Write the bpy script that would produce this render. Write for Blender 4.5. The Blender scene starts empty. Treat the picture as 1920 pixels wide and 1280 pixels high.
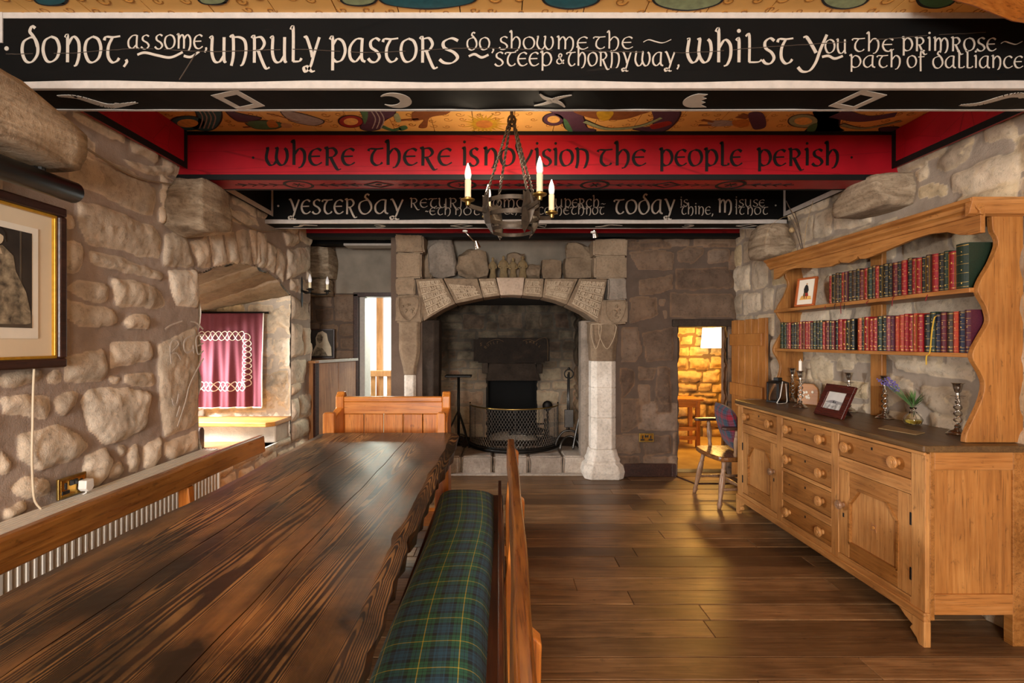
import bpy, bmesh, math, random
import numpy as np
from mathutils import Vector, Matrix

S = bpy.context.scene
COL = S.collection
PI = math.pi

# ---------------------------------------------------------------- camera, sky, exposure
FPX, U0, V0, EYE = 960.0, 935.0, 640.0, 1.40        # focal length / vanishing point (1920 x 1280 frame), eye height
cam = bpy.data.cameras.new('camera')
cam.sensor_width = 36.0
cam.lens = 36.0 * FPX / 1920.0
cam.shift_x = (960.0 - U0) / 1920.0
cam.clip_start = 0.05
camo = bpy.data.objects.new('camera', cam)
COL.objects.link(camo)
camo.location = (0, 0, EYE)
camo.rotation_euler = (PI / 2, 0, 0)
S.camera = camo

S.view_settings.view_transform = 'Standard'
S.view_settings.look = 'None'
S.view_settings.gamma = 1.0
S.view_settings.use_curve_mapping = False
S.view_settings.exposure = 0.0
try:
    S.cycles.max_bounces = 10
    S.cycles.diffuse_bounces = 6
    S.cycles.use_denoising = True
    S.cycles.sample_clamp_indirect = 6.0
    S.cycles.caustics_reflective = False
    S.cycles.caustics_refractive = False
except Exception:
    pass

W = bpy.data.worlds.new('world')
S.world = W
W.use_nodes = True
bgn = W.node_tree.nodes['Background']
bgn.inputs[0].default_value = (0.93, 0.98, 0.95, 1)
bgn.inputs[1].default_value = 3.0

def area_light(name, loc, rot, sx, sy, power, col):
    l = bpy.data.lights.new(name, 'AREA')
    l.shape = 'RECTANGLE'; l.size = sx; l.size_y = sy
    l.energy = power; l.color = col
    o = bpy.data.objects.new(name, l)
    COL.objects.link(o)
    o.location = loc; o.rotation_euler = rot
    return o

def point_light(name, loc, power, col, r=0.03, parent=None):
    l = bpy.data.lights.new(name, 'POINT')
    l.energy = power; l.color = col; l.shadow_soft_size = r
    o = bpy.data.objects.new(name, l)
    COL.objects.link(o)
    o.location = loc
    if parent: o.parent = parent
    return o

# fill added behind the camera, unseen; daylight by niche window and garden door
area_light('added_rear_fill', (-0.9, -3.17, 1.60), (PI / 2, 0, 0), 1.0, 1.4, 330, (1.0, 0.97, 0.93))
area_light('added_rear_fill', (1.1, -3.17, 1.60), (PI / 2, 0, 0), 1.0, 1.4, 72, (1.0, 0.95, 0.88))
area_light('window_daylight_niche', (-3.20, 4.05, 1.52), (0, -PI / 2 + 0.62, 0), .7, 0.9, 470, (1.0, 0.99, 0.97))
area_light('door_daylight', (-1.45, 6.75, 2.35), (-PI / 2 + 0.75, 0, 0.15), 1.0, 0.9, 150, (0.90, 1.0, 0.82))
# ---------------------------------------------------------------- helpers: measuring, meshes, objects
def P(u, v, Y):
    """point of the place at depth Y that a tape along the photograph's sight line gives"""
    return Vector(((u - U0) / FPX * Y, Y, EYE - (v - V0) / FPX * Y))

def hexc(h, a=1.0):
    h = h.lstrip('#')
    c = [int(h[i:i + 2], 16) / 255 for i in (0, 2, 4)]
    c = [x / 12.92 if x <= 0.04045 else ((x + 0.055) / 1.055) ** 2.4 for x in c]
    return (c[0], c[1], c[2], a)

class MB:
    def __init__(self):
        self.v = []; self.f = []
    def add(self, verts, faces):
        b = len(self.v)
        self.v += [tuple(x) for x in verts]
        self.f += [tuple(b + i for i in f) for f in faces]
        return self
    def box(self, x0, x1, y0, y1, z0, z1, M=None):
        vs = [Vector((x, y, z)) for x in (x0, x1) for y in (y0, y1) for z in (z0, z1)]
        if M is not None: vs = [M @ v for v in vs]
        return self.add(vs, [(0, 1, 3, 2), (4, 6, 7, 5), (0, 4, 5, 1), (2, 3, 7, 6), (0, 2, 6, 4), (1, 5, 7, 3)])
    def prism(self, poly, axis, a0, a1, M=None):
        """poly: 2D outline; axis 'X': (y,z), 'Y': (x,z), 'Z': (x,y)"""
        def mk(p, a):
            if axis == 'X': return Vector((a, p[0], p[1]))
            if axis == 'Y': return Vector((p[0], a, p[1]))
            return Vector((p[0], p[1], a))
        n = len(poly)
        vs = [mk(p, a0) for p in poly] + [mk(p, a1) for p in poly]
        if M is not None: vs = [M @ v for v in vs]
        fs = [(i, (i + 1) % n, n + (i + 1) % n, n + i) for i in range(n)]
        fs += [tuple(range(n))[::-1], tuple(range(n, 2 * n))]
        return self.add(vs, fs)
    def strip(self, top, bot, axis, a0, a1):
        """slab between two polylines with equal counts (for long wavy boards)"""
        def mk(p, a):
            if axis == 'X': return (a, p[0], p[1])
            if axis == 'Y': return (p[0], a, p[1])
            return (p[0], p[1], a)
        n = len(top)
        vs = []
        for i in range(n):
            vs += [mk(top[i], a0), mk(bot[i], a0), mk(bot[i], a1), mk(top[i], a1)]
        fs = []
        for i in range(n - 1):
            a, b = 4 * i, 4 * i + 4
            for k in range(4):
                fs.append((a + k, a + (k + 1) % 4, b + (k + 1) % 4, b + k))
        fs += [(0, 3, 2, 1), (4 * n - 4, 4 * n - 3, 4 * n - 2, 4 * n - 1)]
        return self.add(vs, fs)
    def lathe(self, prof, c=(0, 0, 0), M=None, seg=20, a0=0.0, caps=True):
        """prof: (radius, height) list, axis Z"""
        n = len(prof)
        vs = []
        for r, z in prof:
            for k in range(seg):
                a = a0 + 2 * PI * k / seg
                vs.append(Vector((r * math.cos(a), r * math.sin(a), z)))
        M4 = Matrix.Translation(Vector(c)) @ (M if M is not None else Matrix.Identity(4))
        vs = [M4 @ v for v in vs]
        fs = []
        for i in range(n - 1):
            for k in range(seg):
                fs.append((i * seg + k, i * seg + (k + 1) % seg, (i + 1) * seg + (k + 1) % seg, (i + 1) * seg + k))
        if caps and prof[0][0] > 1e-5: fs.append(tuple(range(seg))[::-1])
        if caps and prof[-1][0] > 1e-5: fs.append(tuple((n - 1) * seg + k for k in range(seg)))
        return self.add(vs, fs)
    def tube(self, pts, r, seg=8, closed=False):
        pts = [Vector(p) for p in pts]
        n = len(pts)
        rs = r if isinstance(r, (list, tuple)) else [r] * n
        up = Vector((0, 0, 1)); vs = []; prev = None
        for i in range(n):
            if closed: t = pts[(i + 1) % n] - pts[i - 1]
            else: t = pts[min(i + 1, n - 1)] - pts[max(i - 1, 0)]
            if t.length < 1e-9: t = Vector((0, 0, 1))
            t.normalize()
            if prev is None:
                a = t.cross(up)
                if a.length < 1e-3: a = t.cross(Vector((1, 0, 0)))
            else:
                a = prev - t * prev.dot(t)
                if a.length < 1e-4: a = t.cross(up)
            a.normalize(); prev = a
            b = t.cross(a)
            for k in range(seg):
                an = 2 * PI * k / seg
                vs.append(pts[i] + (a * math.cos(an) + b * math.sin(an)) * rs[i])
        fs = []
        m = n if closed else n - 1
        for i in range(m):
            j = (i + 1) % n
            for k in range(seg):
                fs.append((i * seg + k, i * seg + (k + 1) % seg, j * seg + (k + 1) % seg, j * seg + k))
        if not closed:
            fs.append(tuple(range(seg))[::-1]); fs.append(tuple((n - 1) * seg + k for k in range(seg)))
        return self.add(vs, fs)
    def flatbar(self, pts, w, t, wdir):
        """bar of section w (along wdir) x t swept along pts"""
        pts = [Vector(p) for p in pts]; wd = Vector(wdir).normalized()
        vs = []; n = len(pts)
        for i in range(n):
            tg = (pts[min(i + 1, n - 1)] - pts[max(i - 1, 0)]).normalized()
            b = tg.cross(wd).normalized()
            for (a, c) in ((-1, -1), (1, -1), (1, 1), (-1, 1)):
                vs.append(pts[i] + wd * (a * w / 2) + b * (c * t / 2))
        fs = []
        for i in range(n - 1):
            for k in range(4):
                fs.append((4 * i + k, 4 * i + (k + 1) % 4, 4 * i + 4 + (k + 1) % 4, 4 * i + 4 + k))
        fs += [(3, 2, 1, 0), (4 * n - 4, 4 * n - 3, 4 * n - 2, 4 * n - 1)]
        return self.add(vs, fs)
    def ball(self, c, r, seg=12, rings=8, sc=(1, 1, 1)):
        prof = [(r * math.sin(PI * i / rings), -r * math.cos(PI * i / rings)) for i in range(rings + 1)]
        M = Matrix.Diagonal((sc[0], sc[1], sc[2], 1))
        prof[0] = (1e-6, -r); prof[-1] = (1e-6, r)
        return self.lathe(prof, c, M, seg)
    def build(self, name, mat, parent=None, smooth=False, bevel=0, bseg=2, loc=None, recalc=True):
        me = bpy.data.meshes.new(name)
        me.from_pydata(self.v, [], self.f)
        if recalc:
            bm = bmesh.new(); bm.from_mesh(me)
            bmesh.ops.recalc_face_normals(bm, faces=bm.faces)
            bm.to_mesh(me); bm.free()
        return link(name, me, mat, parent, smooth, bevel, bseg, loc)

def link(name, me, mat, parent=None, smooth=False, bevel=0, bseg=2, loc=None):
    o = bpy.data.objects.new(name, me)
    COL.objects.link(o)
    if mat is not None: me.materials.append(mat)
    if smooth:
        if smooth is True:
            me.polygons.foreach_set('use_smooth', [True] * len(me.polygons))
        else:
            me.polygons.foreach_set('use_smooth', [True] * len(me.polygons))
            try: me.set_sharp_from_angle(angle=smooth)
            except Exception: pass
    if bevel:
        m = o.modifiers.new('bevel', 'BEVEL'); m.width = bevel; m.segments = bseg
        m.limit_method = 'ANGLE'; m.angle_limit = math.radians(35)
    if parent is not None: o.parent = parent
    if loc is not None: o.location = loc
    return o

SM = math.radians(40)

def tag(o, label=None, cat=None, group=None, kind=None):
    if label: o['label'] = label
    if cat: o['category'] = cat
    if group: o['group'] = group
    if kind: o['kind'] = kind
    return o

def each(name, mat, parent, boxes, bevel=0, **k):
    return [MB().box(*b).build(name, mat, parent, bevel=bevel, **k) for b in boxes]

def thing(name, label, cat, loc=(0, 0, 0), rz=0, group=None):
    o = bpy.data.objects.new(name, None)
    COL.objects.link(o)
    o.empty_display_size = 0.05
    o.location = loc; o.rotation_euler = (0, 0, rz)
    return tag(o, label, cat, group)

def struct(o, label=None, cat=None):
    o['kind'] = 'structure'
    if label: o['label'] = label
    if cat: o['category'] = cat
    return o

def dup(root, loc, rz=None, label=None):
    r = root.copy(); COL.objects.link(r); r.location = loc
    if rz is not None: r.rotation_euler = (0, 0, rz)
    if label: r['label'] = label
    for ch in list(root.children):
        c = ch.copy(); COL.objects.link(c); c.parent = r
        for g in ch.children:
            d = g.copy(); COL.objects.link(d); d.parent = c
    return r

def catmull(pts, n=8, closed=False):
    out = []; m = len(pts)
    segs = m if closed else m - 1
    for i in range(segs):
        if closed:
            p0, p1, p2, p3 = pts[i - 1], pts[i], pts[(i + 1) % m], pts[(i + 2) % m]
        else:
            p0, p1, p2, p3 = pts[max(i - 1, 0)], pts[i], pts[i + 1], pts[min(i + 2, m - 1)]
        for k in range(n):
            t = k / n
            out.append(tuple(0.5 * ((2 * b) + (-a + c) * t + (2 * a - 5 * b + 4 * c - d) * t * t + (-a + 3 * b - 3 * c + d) * t ** 3)
                             for a, b, c, d in zip(p0, p1, p2, p3)))
    if not closed: out.append(tuple(pts[-1]))
    return out

# ---------------------------------------------------------------- noise and masonry height fields
def _hash(ix, iy, seed):
    h = (ix.astype(np.int64) * 374761393 + iy.astype(np.int64) * 668265263 + seed * 1442695041) & 0xffffffff
    h = ((h ^ (h >> 13)) * 1274126177) & 0xffffffff
    return ((h ^ (h >> 16)) & 0xffff) / 65535.0

def vnoise(x, y, seed=0):
    ix = np.floor(x); iy = np.floor(y); fx = x - ix; fy = y - iy
    fx = fx * fx * (3 - 2 * fx); fy = fy * fy * (3 - 2 * fy)
    a = _hash(ix, iy, seed); b = _hash(ix + 1, iy, seed); c = _hash(ix, iy + 1, seed); d = _hash(ix + 1, iy + 1, seed)
    return (a * (1 - fx) + b * fx) * (1 - fy) + (c * (1 - fx) + d * fx) * fy

def fbm(x, y, seed=0, oct=4):
    s = 0; a = 0.5
    for k in range(oct):
        s = s + a * (vnoise(x * 2 ** k, y * 2 ** k, seed + k) - 0.5); a *= 0.55
    return s

def courses(s0, s1, t0, t1, hs, ws, seed, gap=0.012, skew=0.02):
    """irregular coursed rubble as convex quads"""
    rng = random.Random(seed); out = []
    t = t0
    while t < t1:
        h = rng.uniform(*hs)
        s = s0 - rng.uniform(0, ws[1])
        while s < s1:
            w = rng.uniform(*ws)
            if rng.random() < 0.18 and h > hs[0] * 1.3:
                k = rng.uniform(.4, .6) * h
                parts = [(s, s + w, t, t + k), (s, s + w, t + k, t + h)]
            else:
                parts = [(s, s + w, t, t + h)]
            for (a, b, c, d) in parts:
                j = lambda: rng.uniform(-skew, skew) * min(1, (d - c) / .2)
                out.append([(a + gap + j(), c + gap + j()), (b - gap + j(), c + gap + j()), (b - gap + j(), d - gap + j()), (a + gap + j(), d - gap + j())])
            s += w
        t += h
    return out

def inside(poly, p):
    n = len(poly); c = False
    for i in range(n):
        a, b = poly[i], poly[i - 1]
        if (a[1] > p[1]) != (b[1] > p[1]) and p[0] < (b[0] - a[0]) * (p[1] - a[1]) / (b[1] - a[1]) + a[0]: c = not c
    return c

def masonry(name, O, U, V, N, w, h, res, polys, mat, auto=None, seed=1, bulge=0.03, hole=None, rough=0.012, edge=0.03,
            warp=0.012, soot=None, parent=None, k=150.0, curve=None, attr_stain=None):
    """one wall skin: grid over (s,t), stones raised from the mortar bed, random tone per stone"""
    O = np.array(O, float); U = np.array(U, float); V = np.array(V, float); N = np.array(N, float)
    ns, nt = max(2, int(w / res) + 1), max(2, int(h / res) + 1)
    s = np.linspace(0, w, ns); t = np.linspace(0, h, nt)
    Sg, Tg = np.meshgrid(s, t, indexing='ij')
    ws = Sg + warp * 2 * (vnoise(Sg * 9, Tg * 9, seed) - .5) + warp * (vnoise(Sg * 23, Tg * 23, seed + 5) - .5)
    wt = Tg + warp * 2 * (vnoise(Sg * 9, Tg * 9, seed + 9) - .5) + warp * (vnoise(Sg * 23, Tg * 23, seed + 7) - .5)
    allp = [(p, True) for p in polys]
    if auto:
        for p in auto:
            cx = sum(q[0] for q in p) / len(p); cy = sum(q[1] for q in p) / len(p)
            test = [(cx, cy)] + [(q[0] * .5 + cx * .5, q[1] * .5 + cy * .5) for q in p]
            if not any(inside(e, q) for e in polys for q in test): allp.append((p, False))
    H = np.zeros_like(Sg); M = np.zeros_like(Sg); RM = np.zeros_like(Sg); R = np.full_like(Sg, .5)
    rng = random.Random(seed * 7 + 3)
    for p, ex in allp:
        ar = sum(p[i - 1][0] * p[i][1] - p[i][0] * p[i - 1][1] for i in range(len(p)))
        if ar < 0: p = p[::-1]
        xs = [q[0] for q in p]; ys = [q[1] for q in p]
        i0, i1 = np.searchsorted(s, [min(xs) - .04, max(xs) + .04]); j0, j1 = np.searchsorted(t, [min(ys) - .04, max(ys) + .04])
        r = rng.random(); b = bulge * rng.uniform(.55, 1.25); tx, ty = rng.uniform(-.12, .12), rng.uniform(-.12, .12)
        if i1 - i0 < 2 or j1 - j0 < 2: continue
        A, B = ws[i0:i1, j0:j1], wt[i0:i1, j0:j1]
        acc = 0
        for q in range(len(p)):
            (ax, ay), (bx, by) = p[q - 1], p[q]
            L = math.hypot(bx - ax, by - ay)
            if L < 1e-6: continue
            d = ((A - ax) * (-(by - ay)) + (B - ay) * (bx - ax)) / L
            acc = acc + np.exp(np.clip(-k * d, -60, 40))
        D = -np.log(acc) / k
        m = np.clip(D / .011 + .3, 0, 1); m = m * m * (3 - 2 * m)
        cx = (min(xs) + max(xs)) / 2; cy = (min(ys) + max(ys)) / 2
        prof = b * (1 - np.exp(-np.clip(D, 0, 9) / edge)) + (A - cx) * tx * .4 + (B - cy) * ty * .4
        hh = prof * m
        sub = M[i0:i1, j0:j1]; upd = m > sub
        H[i0:i1, j0:j1] = np.where(upd, hh, H[i0:i1, j0:j1]); R[i0:i1, j0:j1] = np.where(upd & (m > .25), r, R[i0:i1, j0:j1])
        M[i0:i1, j0:j1] = np.maximum(sub, m)
        RM[i0:i1, j0:j1] = np.maximum(RM[i0:i1, j0:j1], np.exp(-((D - .007) / .008) ** 2))
    H = H + rough * M * (2.2 * fbm(Sg * 11, Tg * 11, seed + 20, 5)) + (1 - M) * .006 * fbm(Sg * 20, Tg * 20, seed + 30, 3)
    hol = np.zeros((ns - 1, nt - 1), bool)
    if hole:
        for (a, b, c, d) in hole:
            dt = d(Sg) if callable(d) else d
            dist = np.maximum(np.maximum(a - Sg, Sg - b), np.maximum(c - Tg, Tg - dt))
            H = H * np.clip(dist / .02, 0, 1)
            cs = (Sg[:-1, :-1] + Sg[1:, 1:]) / 2; ct = (Tg[:-1, :-1] + Tg[1:, 1:]) / 2
            hol |= (cs > a) & (cs < b) & (ct > c) & (ct < (d(cs) if callable(d) else d))
    if curve is not None: H = H + curve(Sg, Tg)
    pts = O + Sg[..., None] * U + Tg[..., None] * V + H[..., None] * N
    idx = np.arange(ns * nt).reshape(ns, nt)
    q = np.stack([idx[:-1, :-1], idx[1:, :-1], idx[1:, 1:], idx[:-1, 1:]], -1)[~hol]
    if np.dot(np.cross(U, V), N) < 0: q = q[:, ::-1]
    me = bpy.data.meshes.new(name)
    me.vertices.add(ns * nt); me.vertices.foreach_set('co', pts.reshape(-1))
    nf = len(q)
    me.loops.add(nf * 4); me.loops.foreach_set('vertex_index', q.reshape(-1))
    me.polygons.add(nf); me.polygons.foreach_set('loop_start', np.arange(nf) * 4); me.polygons.foreach_set('loop_total', np.full(nf, 4))
    me.update(calc_edges=True)
    for nm, arr in (('rim', RM), ('stone', M), ('tone', R), ('soot', soot(Sg, Tg) if soot is not None else np.zeros_like(Sg))):
        at = me.attributes.new(nm, 'FLOAT', 'POINT'); at.data.foreach_set('value', arr.reshape(-1).astype(np.float32))
    o = link(name, me, mat, parent, True)
    return o

def rock(mb, c, size, seed, n=3, amp=.18, cuts=5, rnd=.22):
    """rough block: subdivided box, chipped by random planes, noised"""
    bm = bmesh.new()
    bmesh.ops.create_cube(bm, size=1.0)
    bmesh.ops.subdivide_edges(bm, edges=bm.edges[:], cuts=cuts, use_grid_fill=True)
    rng = random.Random(seed)
    planes = []
    for k in range(n):
        d = Vector((rng.uniform(-1, 1), rng.uniform(-1, 1), rng.uniform(-1, 1))).normalized()
        planes.append((d, rng.uniform(.38, .55)))
    o = Vector((rng.uniform(0, 50), rng.uniform(0, 50), rng.uniform(0, 50)))
    from mathutils import noise
    for v in bm.verts:
        p = v.co.copy()
        L = max(abs(p.x), abs(p.y), abs(p.z)); r = p.length
        p = p.lerp(p / max(r, 1e-6) * .56, rnd)
        for d, off in planes:
            dd = p.dot(d) - off
            if dd > 0: p -= d * dd
        p += noise.noise_vector(p * 2.6 + o) * amp * .35 + noise.noise_vector(p * 8 + o) * amp * .08
        v.co = Vector((p.x * size[0], p.y * size[1], p.z * size[2])) + Vector(c)
    bm.verts.ensure_lookup_table()
    b = len(mb.v)
    mb.v += [tuple(v.co) for v in bm.verts]
    mb.f += [tuple(b + v.index for v in f.verts) for f in bm.faces]
    bm.free()
    return mb
# ---------------------------------------------------------------- materials
class NT:
    def __init__(self, name):
        self.m = bpy.data.materials.new(name); self.m.use_nodes = True
        self.t = self.m.node_tree
        self.b = self.t.nodes['Principled BSDF']
    def n(self, typ, ins=None, **kw):
        x = self.t.nodes.new('ShaderNode' + typ)
        for k_, v_ in kw.items(): setattr(x, k_, v_)
        if ins:
            for k_, v_ in ins.items():
                if isinstance(v_, bpy.types.NodeSocket): self.t.links.new(v_, x.inputs[k_])
                else: x.inputs[k_].default_value = v_
        return x
    def set(self, **kw):
        mp = dict(col='Base Color', rough='Roughness', metal='Metallic', normal='Normal', spec='Specular IOR Level',
                  emit='Emission Color', estr='Emission Strength', trans='Transmission Weight', alpha='Alpha', ior='IOR', coat='Coat Weight',
                  coat_r='Coat Roughness', sheen='Sheen Weight', sss='Subsurface Weight')
        for k_, v_ in kw.items():
            s = self.b.inputs[mp[k_]]
            if isinstance(v_, bpy.types.NodeSocket): self.t.links.new(v_, s)
            else: s.default_value = v_
        return self.m
    def coord(self, which='Object', scale=(1, 1, 1), loc=(0, 0, 0), rot=(0, 0, 0)):
        tc = self.n('TexCoord')
        return self.n('Mapping', {'Vector': tc.outputs[which], 'Scale': scale, 'Location': loc, 'Rotation': rot}).outputs[0]
    def noise(self, vec, scale, detail=4, dist=0.0, rough=.55):
        return self.n('TexNoise', {'Vector': vec, 'Scale': scale, 'Detail': detail, 'Distortion': dist, 'Roughness': rough}).outputs['Fac']
    def ramp(self, fac, stops, interp='LINEAR'):
        r = self.n('ValToRGB', {'Fac': fac}); cr = r.color_ramp; cr.interpolation = interp
        cr.elements[0].position = stops[0][0]; cr.elements[0].color = stops[0][1]
        cr.elements[1].position = stops[-1][0]; cr.elements[1].color = stops[-1][1]
        for p_, c_ in stops[1:-1]:
            e = cr.elements.new(p_); e.color = c_
        return r.outputs['Color']
    def mix(self, fac, a, b, mode='MIX'):
        x = self.n('Mix', data_type='RGBA', blend_type=mode)
        for i, v_ in ((0, fac), (6, a), (7, b)):
            if isinstance(v_, bpy.types.NodeSocket): self.t.links.new(v_, x.inputs[i])
            else: x.inputs[i].default_value = v_
        return x.outputs[2]
    def math(self, op, a, b=None, c=None):
        x = self.n('Math', operation=op)
        for i, v_ in enumerate((a, b, c)):
            if v_ is None: continue
            if isinstance(v_, bpy.types.NodeSocket): self.t.links.new(v_, x.inputs[i])
            else: x.inputs[i].default_value = v_
        return x.outputs[0]
    def attr(self, name):
        return self.n('Attribute', attribute_name=name).outputs['Fac']
    def bump(self, h, strength=.3, dist=.01):
        return self.n('Bump', {'Height': h, 'Strength': strength, 'Distance': dist}).outputs[0]

def G(v): return (v, v, v, 1)

def plain(name, col, rough=.5, metal=0.0, var=.15, scale=20, bump=0.0, spec=.5):
    m = NT(name); c = m.coord()
    n = m.noise(c, scale, 5)
    col4 = col if len(col) == 4 else (*col, 1)
    dark = tuple(x * (1 - var) for x in col4[:3]) + (1,); light = tuple(min(1, x * (1 + var)) for x in col4[:3]) + (1,)
    kw = dict(col=m.ramp(n, [(.3, dark), (.7, light)]), rough=rough, metal=metal, spec=spec)
    if bump: kw['normal'] = m.bump(m.noise(c, scale * 3, 5), bump, .004)
    return m.set(**kw)

def wood(name, dark, mid, light, axis='Y', scale=1.0, rough=.45, bump=.25, knots=True, spec=.4, tone=False, ring=.10, pore=.5):
    m = NT(name)
    long_ = .07
    sc = {'X': (long_, 1, 1), 'Y': (1, long_, 1), 'Z': (1, 1, long_)}[axis]
    c = m.coord('Object', tuple(x * scale for x in sc))
    if tone:
        a = m.attr('tone')
        cc = m.n('CombineXYZ', {'X': m.math('MULTIPLY', a, 13.0), 'Y': m.math('MULTIPLY', a, 7.0), 'Z': 0.0}).outputs[0]
        c = m.n('VectorMath', {0: c, 1: cc}, operation='ADD').outputs[0]
    big = m.noise(c, 5, 3, .4)
    rings = m.math('SINE', m.math('MULTIPLY', big, 70.0))
    rings = m.math('MULTIPLY_ADD', rings, .5, .5)
    fine = m.noise(c, 70, 5, .2)
    f = m.math('ADD', m.math('MULTIPLY', rings, ring), m.math('MULTIPLY', fine, .5))
    f = m.math('ADD', f, m.math('MULTIPLY', big, .58 - ring))
    col = m.ramp(f, [(.22, dark), (.52, mid), (.82, light)])
    if knots:
        ck = m.coord('Object', tuple((x if x == 1 else .35) * scale for x in sc))
        vo = m.n('TexVoronoi', {'Vector': ck, 'Scale': 4.5}).outputs['Distance']
        kf = m.ramp(vo, [(.03, G(1)), (.09, G(0))])
        col = m.mix(m.math('MULTIPLY', kf, .55), col, dark)
    cg = m.coord('Object', (1, 1, 1))
    gr = m.noise(cg, 3.5, 4)
    col = m.mix(m.ramp(gr, [(.42, G(0)), (.75, G(.6))]), col, dark, 'MIX')
    deep = tuple(x * .30 for x in dark[:3]) + (1,)
    cp_ = m.coord('Object', tuple((x if x == 1 else .035) * scale for x in sc))
    col = m.mix(m.ramp(m.noise(cp_, 190, 3), [(.56, G(0)), (.68, G(pore))]), col, deep)
    col = m.mix(m.ramp(m.noise(m.coord('Object', tuple((x if x == 1 else .5) for x in sc)), 38, 5, 0, .65), [(.62, G(0)), (.70, G(pore))]), col, deep)
    col = m.mix(m.ramp(m.noise(cp_, 60, 4), [(.52, G(0)), (.72, G(.35))]), col, light)
    if tone:
        a = m.attr('tone')
        col = m.mix(m.math('MULTIPLY', a, .75), col, dark)
    r = m.math('MULTIPLY_ADD', fine, .25, rough - .12)
    return m.set(col=col, rough=r, spec=spec, normal=m.bump(f, bump, .003))

def stone_mat(name, cols, mortar, soot=False, bump=.5, lich=True, sc=1.0, rim=.55):
    m = NT(name)
    c = m.coord('Object', (sc, sc, sc))
    st, tn = m.attr('stone'), m.attr('tone')
    n1 = m.noise(c, 7, 8, .3, .62); n2 = m.noise(c, 34, 7, .2, .7); n3 = m.noise(c, 160, 3)
    base = m.ramp(tn, [(0, cols[0]), (.35, cols[1]), (.7, cols[2]), (1, cols[3])])
    mott = m.ramp(n1, [(.28, G(.68)), (.5, G(1.0)), (.72, G(1.25))])
    col = m.mix(1.0, base, mott, 'MULTIPLY')
    col = m.mix(m.ramp(n2, [(.52, G(0)), (.72, G(.5))]), col, tuple(x * .18 for x in cols[0][:3]) + (1,))
    if lich:
        col = m.mix(m.ramp(m.noise(c, 15, 7, .6), [(.58, G(0)), (.72, G(.45))]), col, tuple(min(1, x * 1.55) for x in cols[3][:3]) + (1,))
    col = m.mix(m.math('MULTIPLY', m.attr('rim'), m.ramp(n1, [(.3, G(.15)), (.65, G(rim))])), col, tuple(min(1, x * 1.45) for x in cols[3][:3]) + (1,))
    mo = m.mix(m.ramp(n1, [(.3, G(0)), (.7, G(1))]), tuple(x * .72 for x in mortar[:3]) + (1,), mortar)
    stn = m.ramp(m.math('ADD', st, m.math('MULTIPLY', m.math('SUBTRACT', n2, .5), .5)), [(.3, G(0)), (.62, G(1))])
    col = m.mix(stn, mo, col)
    if soot:
        sf = m.math('MULTIPLY', m.attr('soot'), m.ramp(m.noise(c, 6, 6, .4), [(.25, G(1)), (.75, G(.72))]))
        col = m.mix(sf, col, (.010, .008, .006, 1))
    h = m.math('ADD', m.math('MULTIPLY', n2, .7), m.math('MULTIPLY', n3, .3))
    return m.set(col=col, rough=.88, spec=.25, normal=m.bump(h, bump, .012))

def tartan(name, base_stops, sett, rot=(0, 0, 0), axes=('X', 'Y'), rough=.85):
    """woven check: the same stripe sequence in both directions, mixed thread by thread"""
    m = NT(name)
    tc = m.n('TexCoord').outputs['UV']
    sp = m.n('SeparateXYZ', {'Vector': tc})
    fx = m.math('FRACT', m.math('MULTIPLY', sp.outputs[0], 1.0 / sett)); fy = m.math('FRACT', m.math('MULTIPLY', sp.outputs[1], 1.0 / sett))
    a = m.ramp(fx, base_stops, 'CONSTANT'); b = m.ramp(fy, base_stops, 'CONSTANT')
    tw = m.math('FRACT', m.math('MULTIPLY', m.math('ADD', sp.outputs[0], sp.outputs[1]), 420.0))
    col = m.mix(m.math('MULTIPLY_ADD', tw, .2, .4), a, b)
    n = m.noise(m.coord('Object'), 300, 2)
    col = m.mix(m.math('MULTIPLY', n, .2), col, (.01, .012, .012, 1))
    return m.set(col=col, rough=rough, spec=.2, sheen=.15, normal=m.bump(tw, .12, .001))

MAT = {}
sand = [hexc('#6f604f'), hexc('#8f7d68'), hexc('#a8957d'), hexc('#9c8163')]
MAT['stone_left'] = stone_mat('rubble_sandstone', [hexc('#b3a28e'), hexc('#c6b59f'), hexc('#d3c4b0'), hexc('#c8b299')], hexc('#ab998b'), rim=.3)
MAT['stone_right'] = stone_mat('rubble_sandstone_grey', [hexc('#988773'), hexc('#b9a892'), hexc('#cebda6'), hexc('#b6a17d')], hexc('#a79888'), rim=.3)
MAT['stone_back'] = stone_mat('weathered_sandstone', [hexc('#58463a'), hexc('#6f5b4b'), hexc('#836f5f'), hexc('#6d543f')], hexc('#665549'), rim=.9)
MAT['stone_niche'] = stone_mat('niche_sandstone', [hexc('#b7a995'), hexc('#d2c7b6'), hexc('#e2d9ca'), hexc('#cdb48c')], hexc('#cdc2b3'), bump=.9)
MAT['stone_soffit'] = stone_mat('shade_toned_lintel_slabs', [hexc('#4f4236'), hexc('#63543f'), hexc('#73634f'), hexc('#66523c')], hexc('#8d7c6a'), rim=.9)  # slab colours darkened to stand in for shade under the niche arch
MAT['stone_soot'] = stone_mat('sooty_rubble', [hexc('#8a7863'), hexc('#a8967c'), hexc('#c9b89a'), hexc('#a3816a')], hexc('#a09280'), soot=True, bump=.6)
MAT['stone_warm'] = stone_mat('rough_rubble', [hexc('#8a7048'), hexc('#a5885a'), hexc('#c0a26c'), hexc('#a88650')], hexc('#6f5838'), bump=.7)

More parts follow.
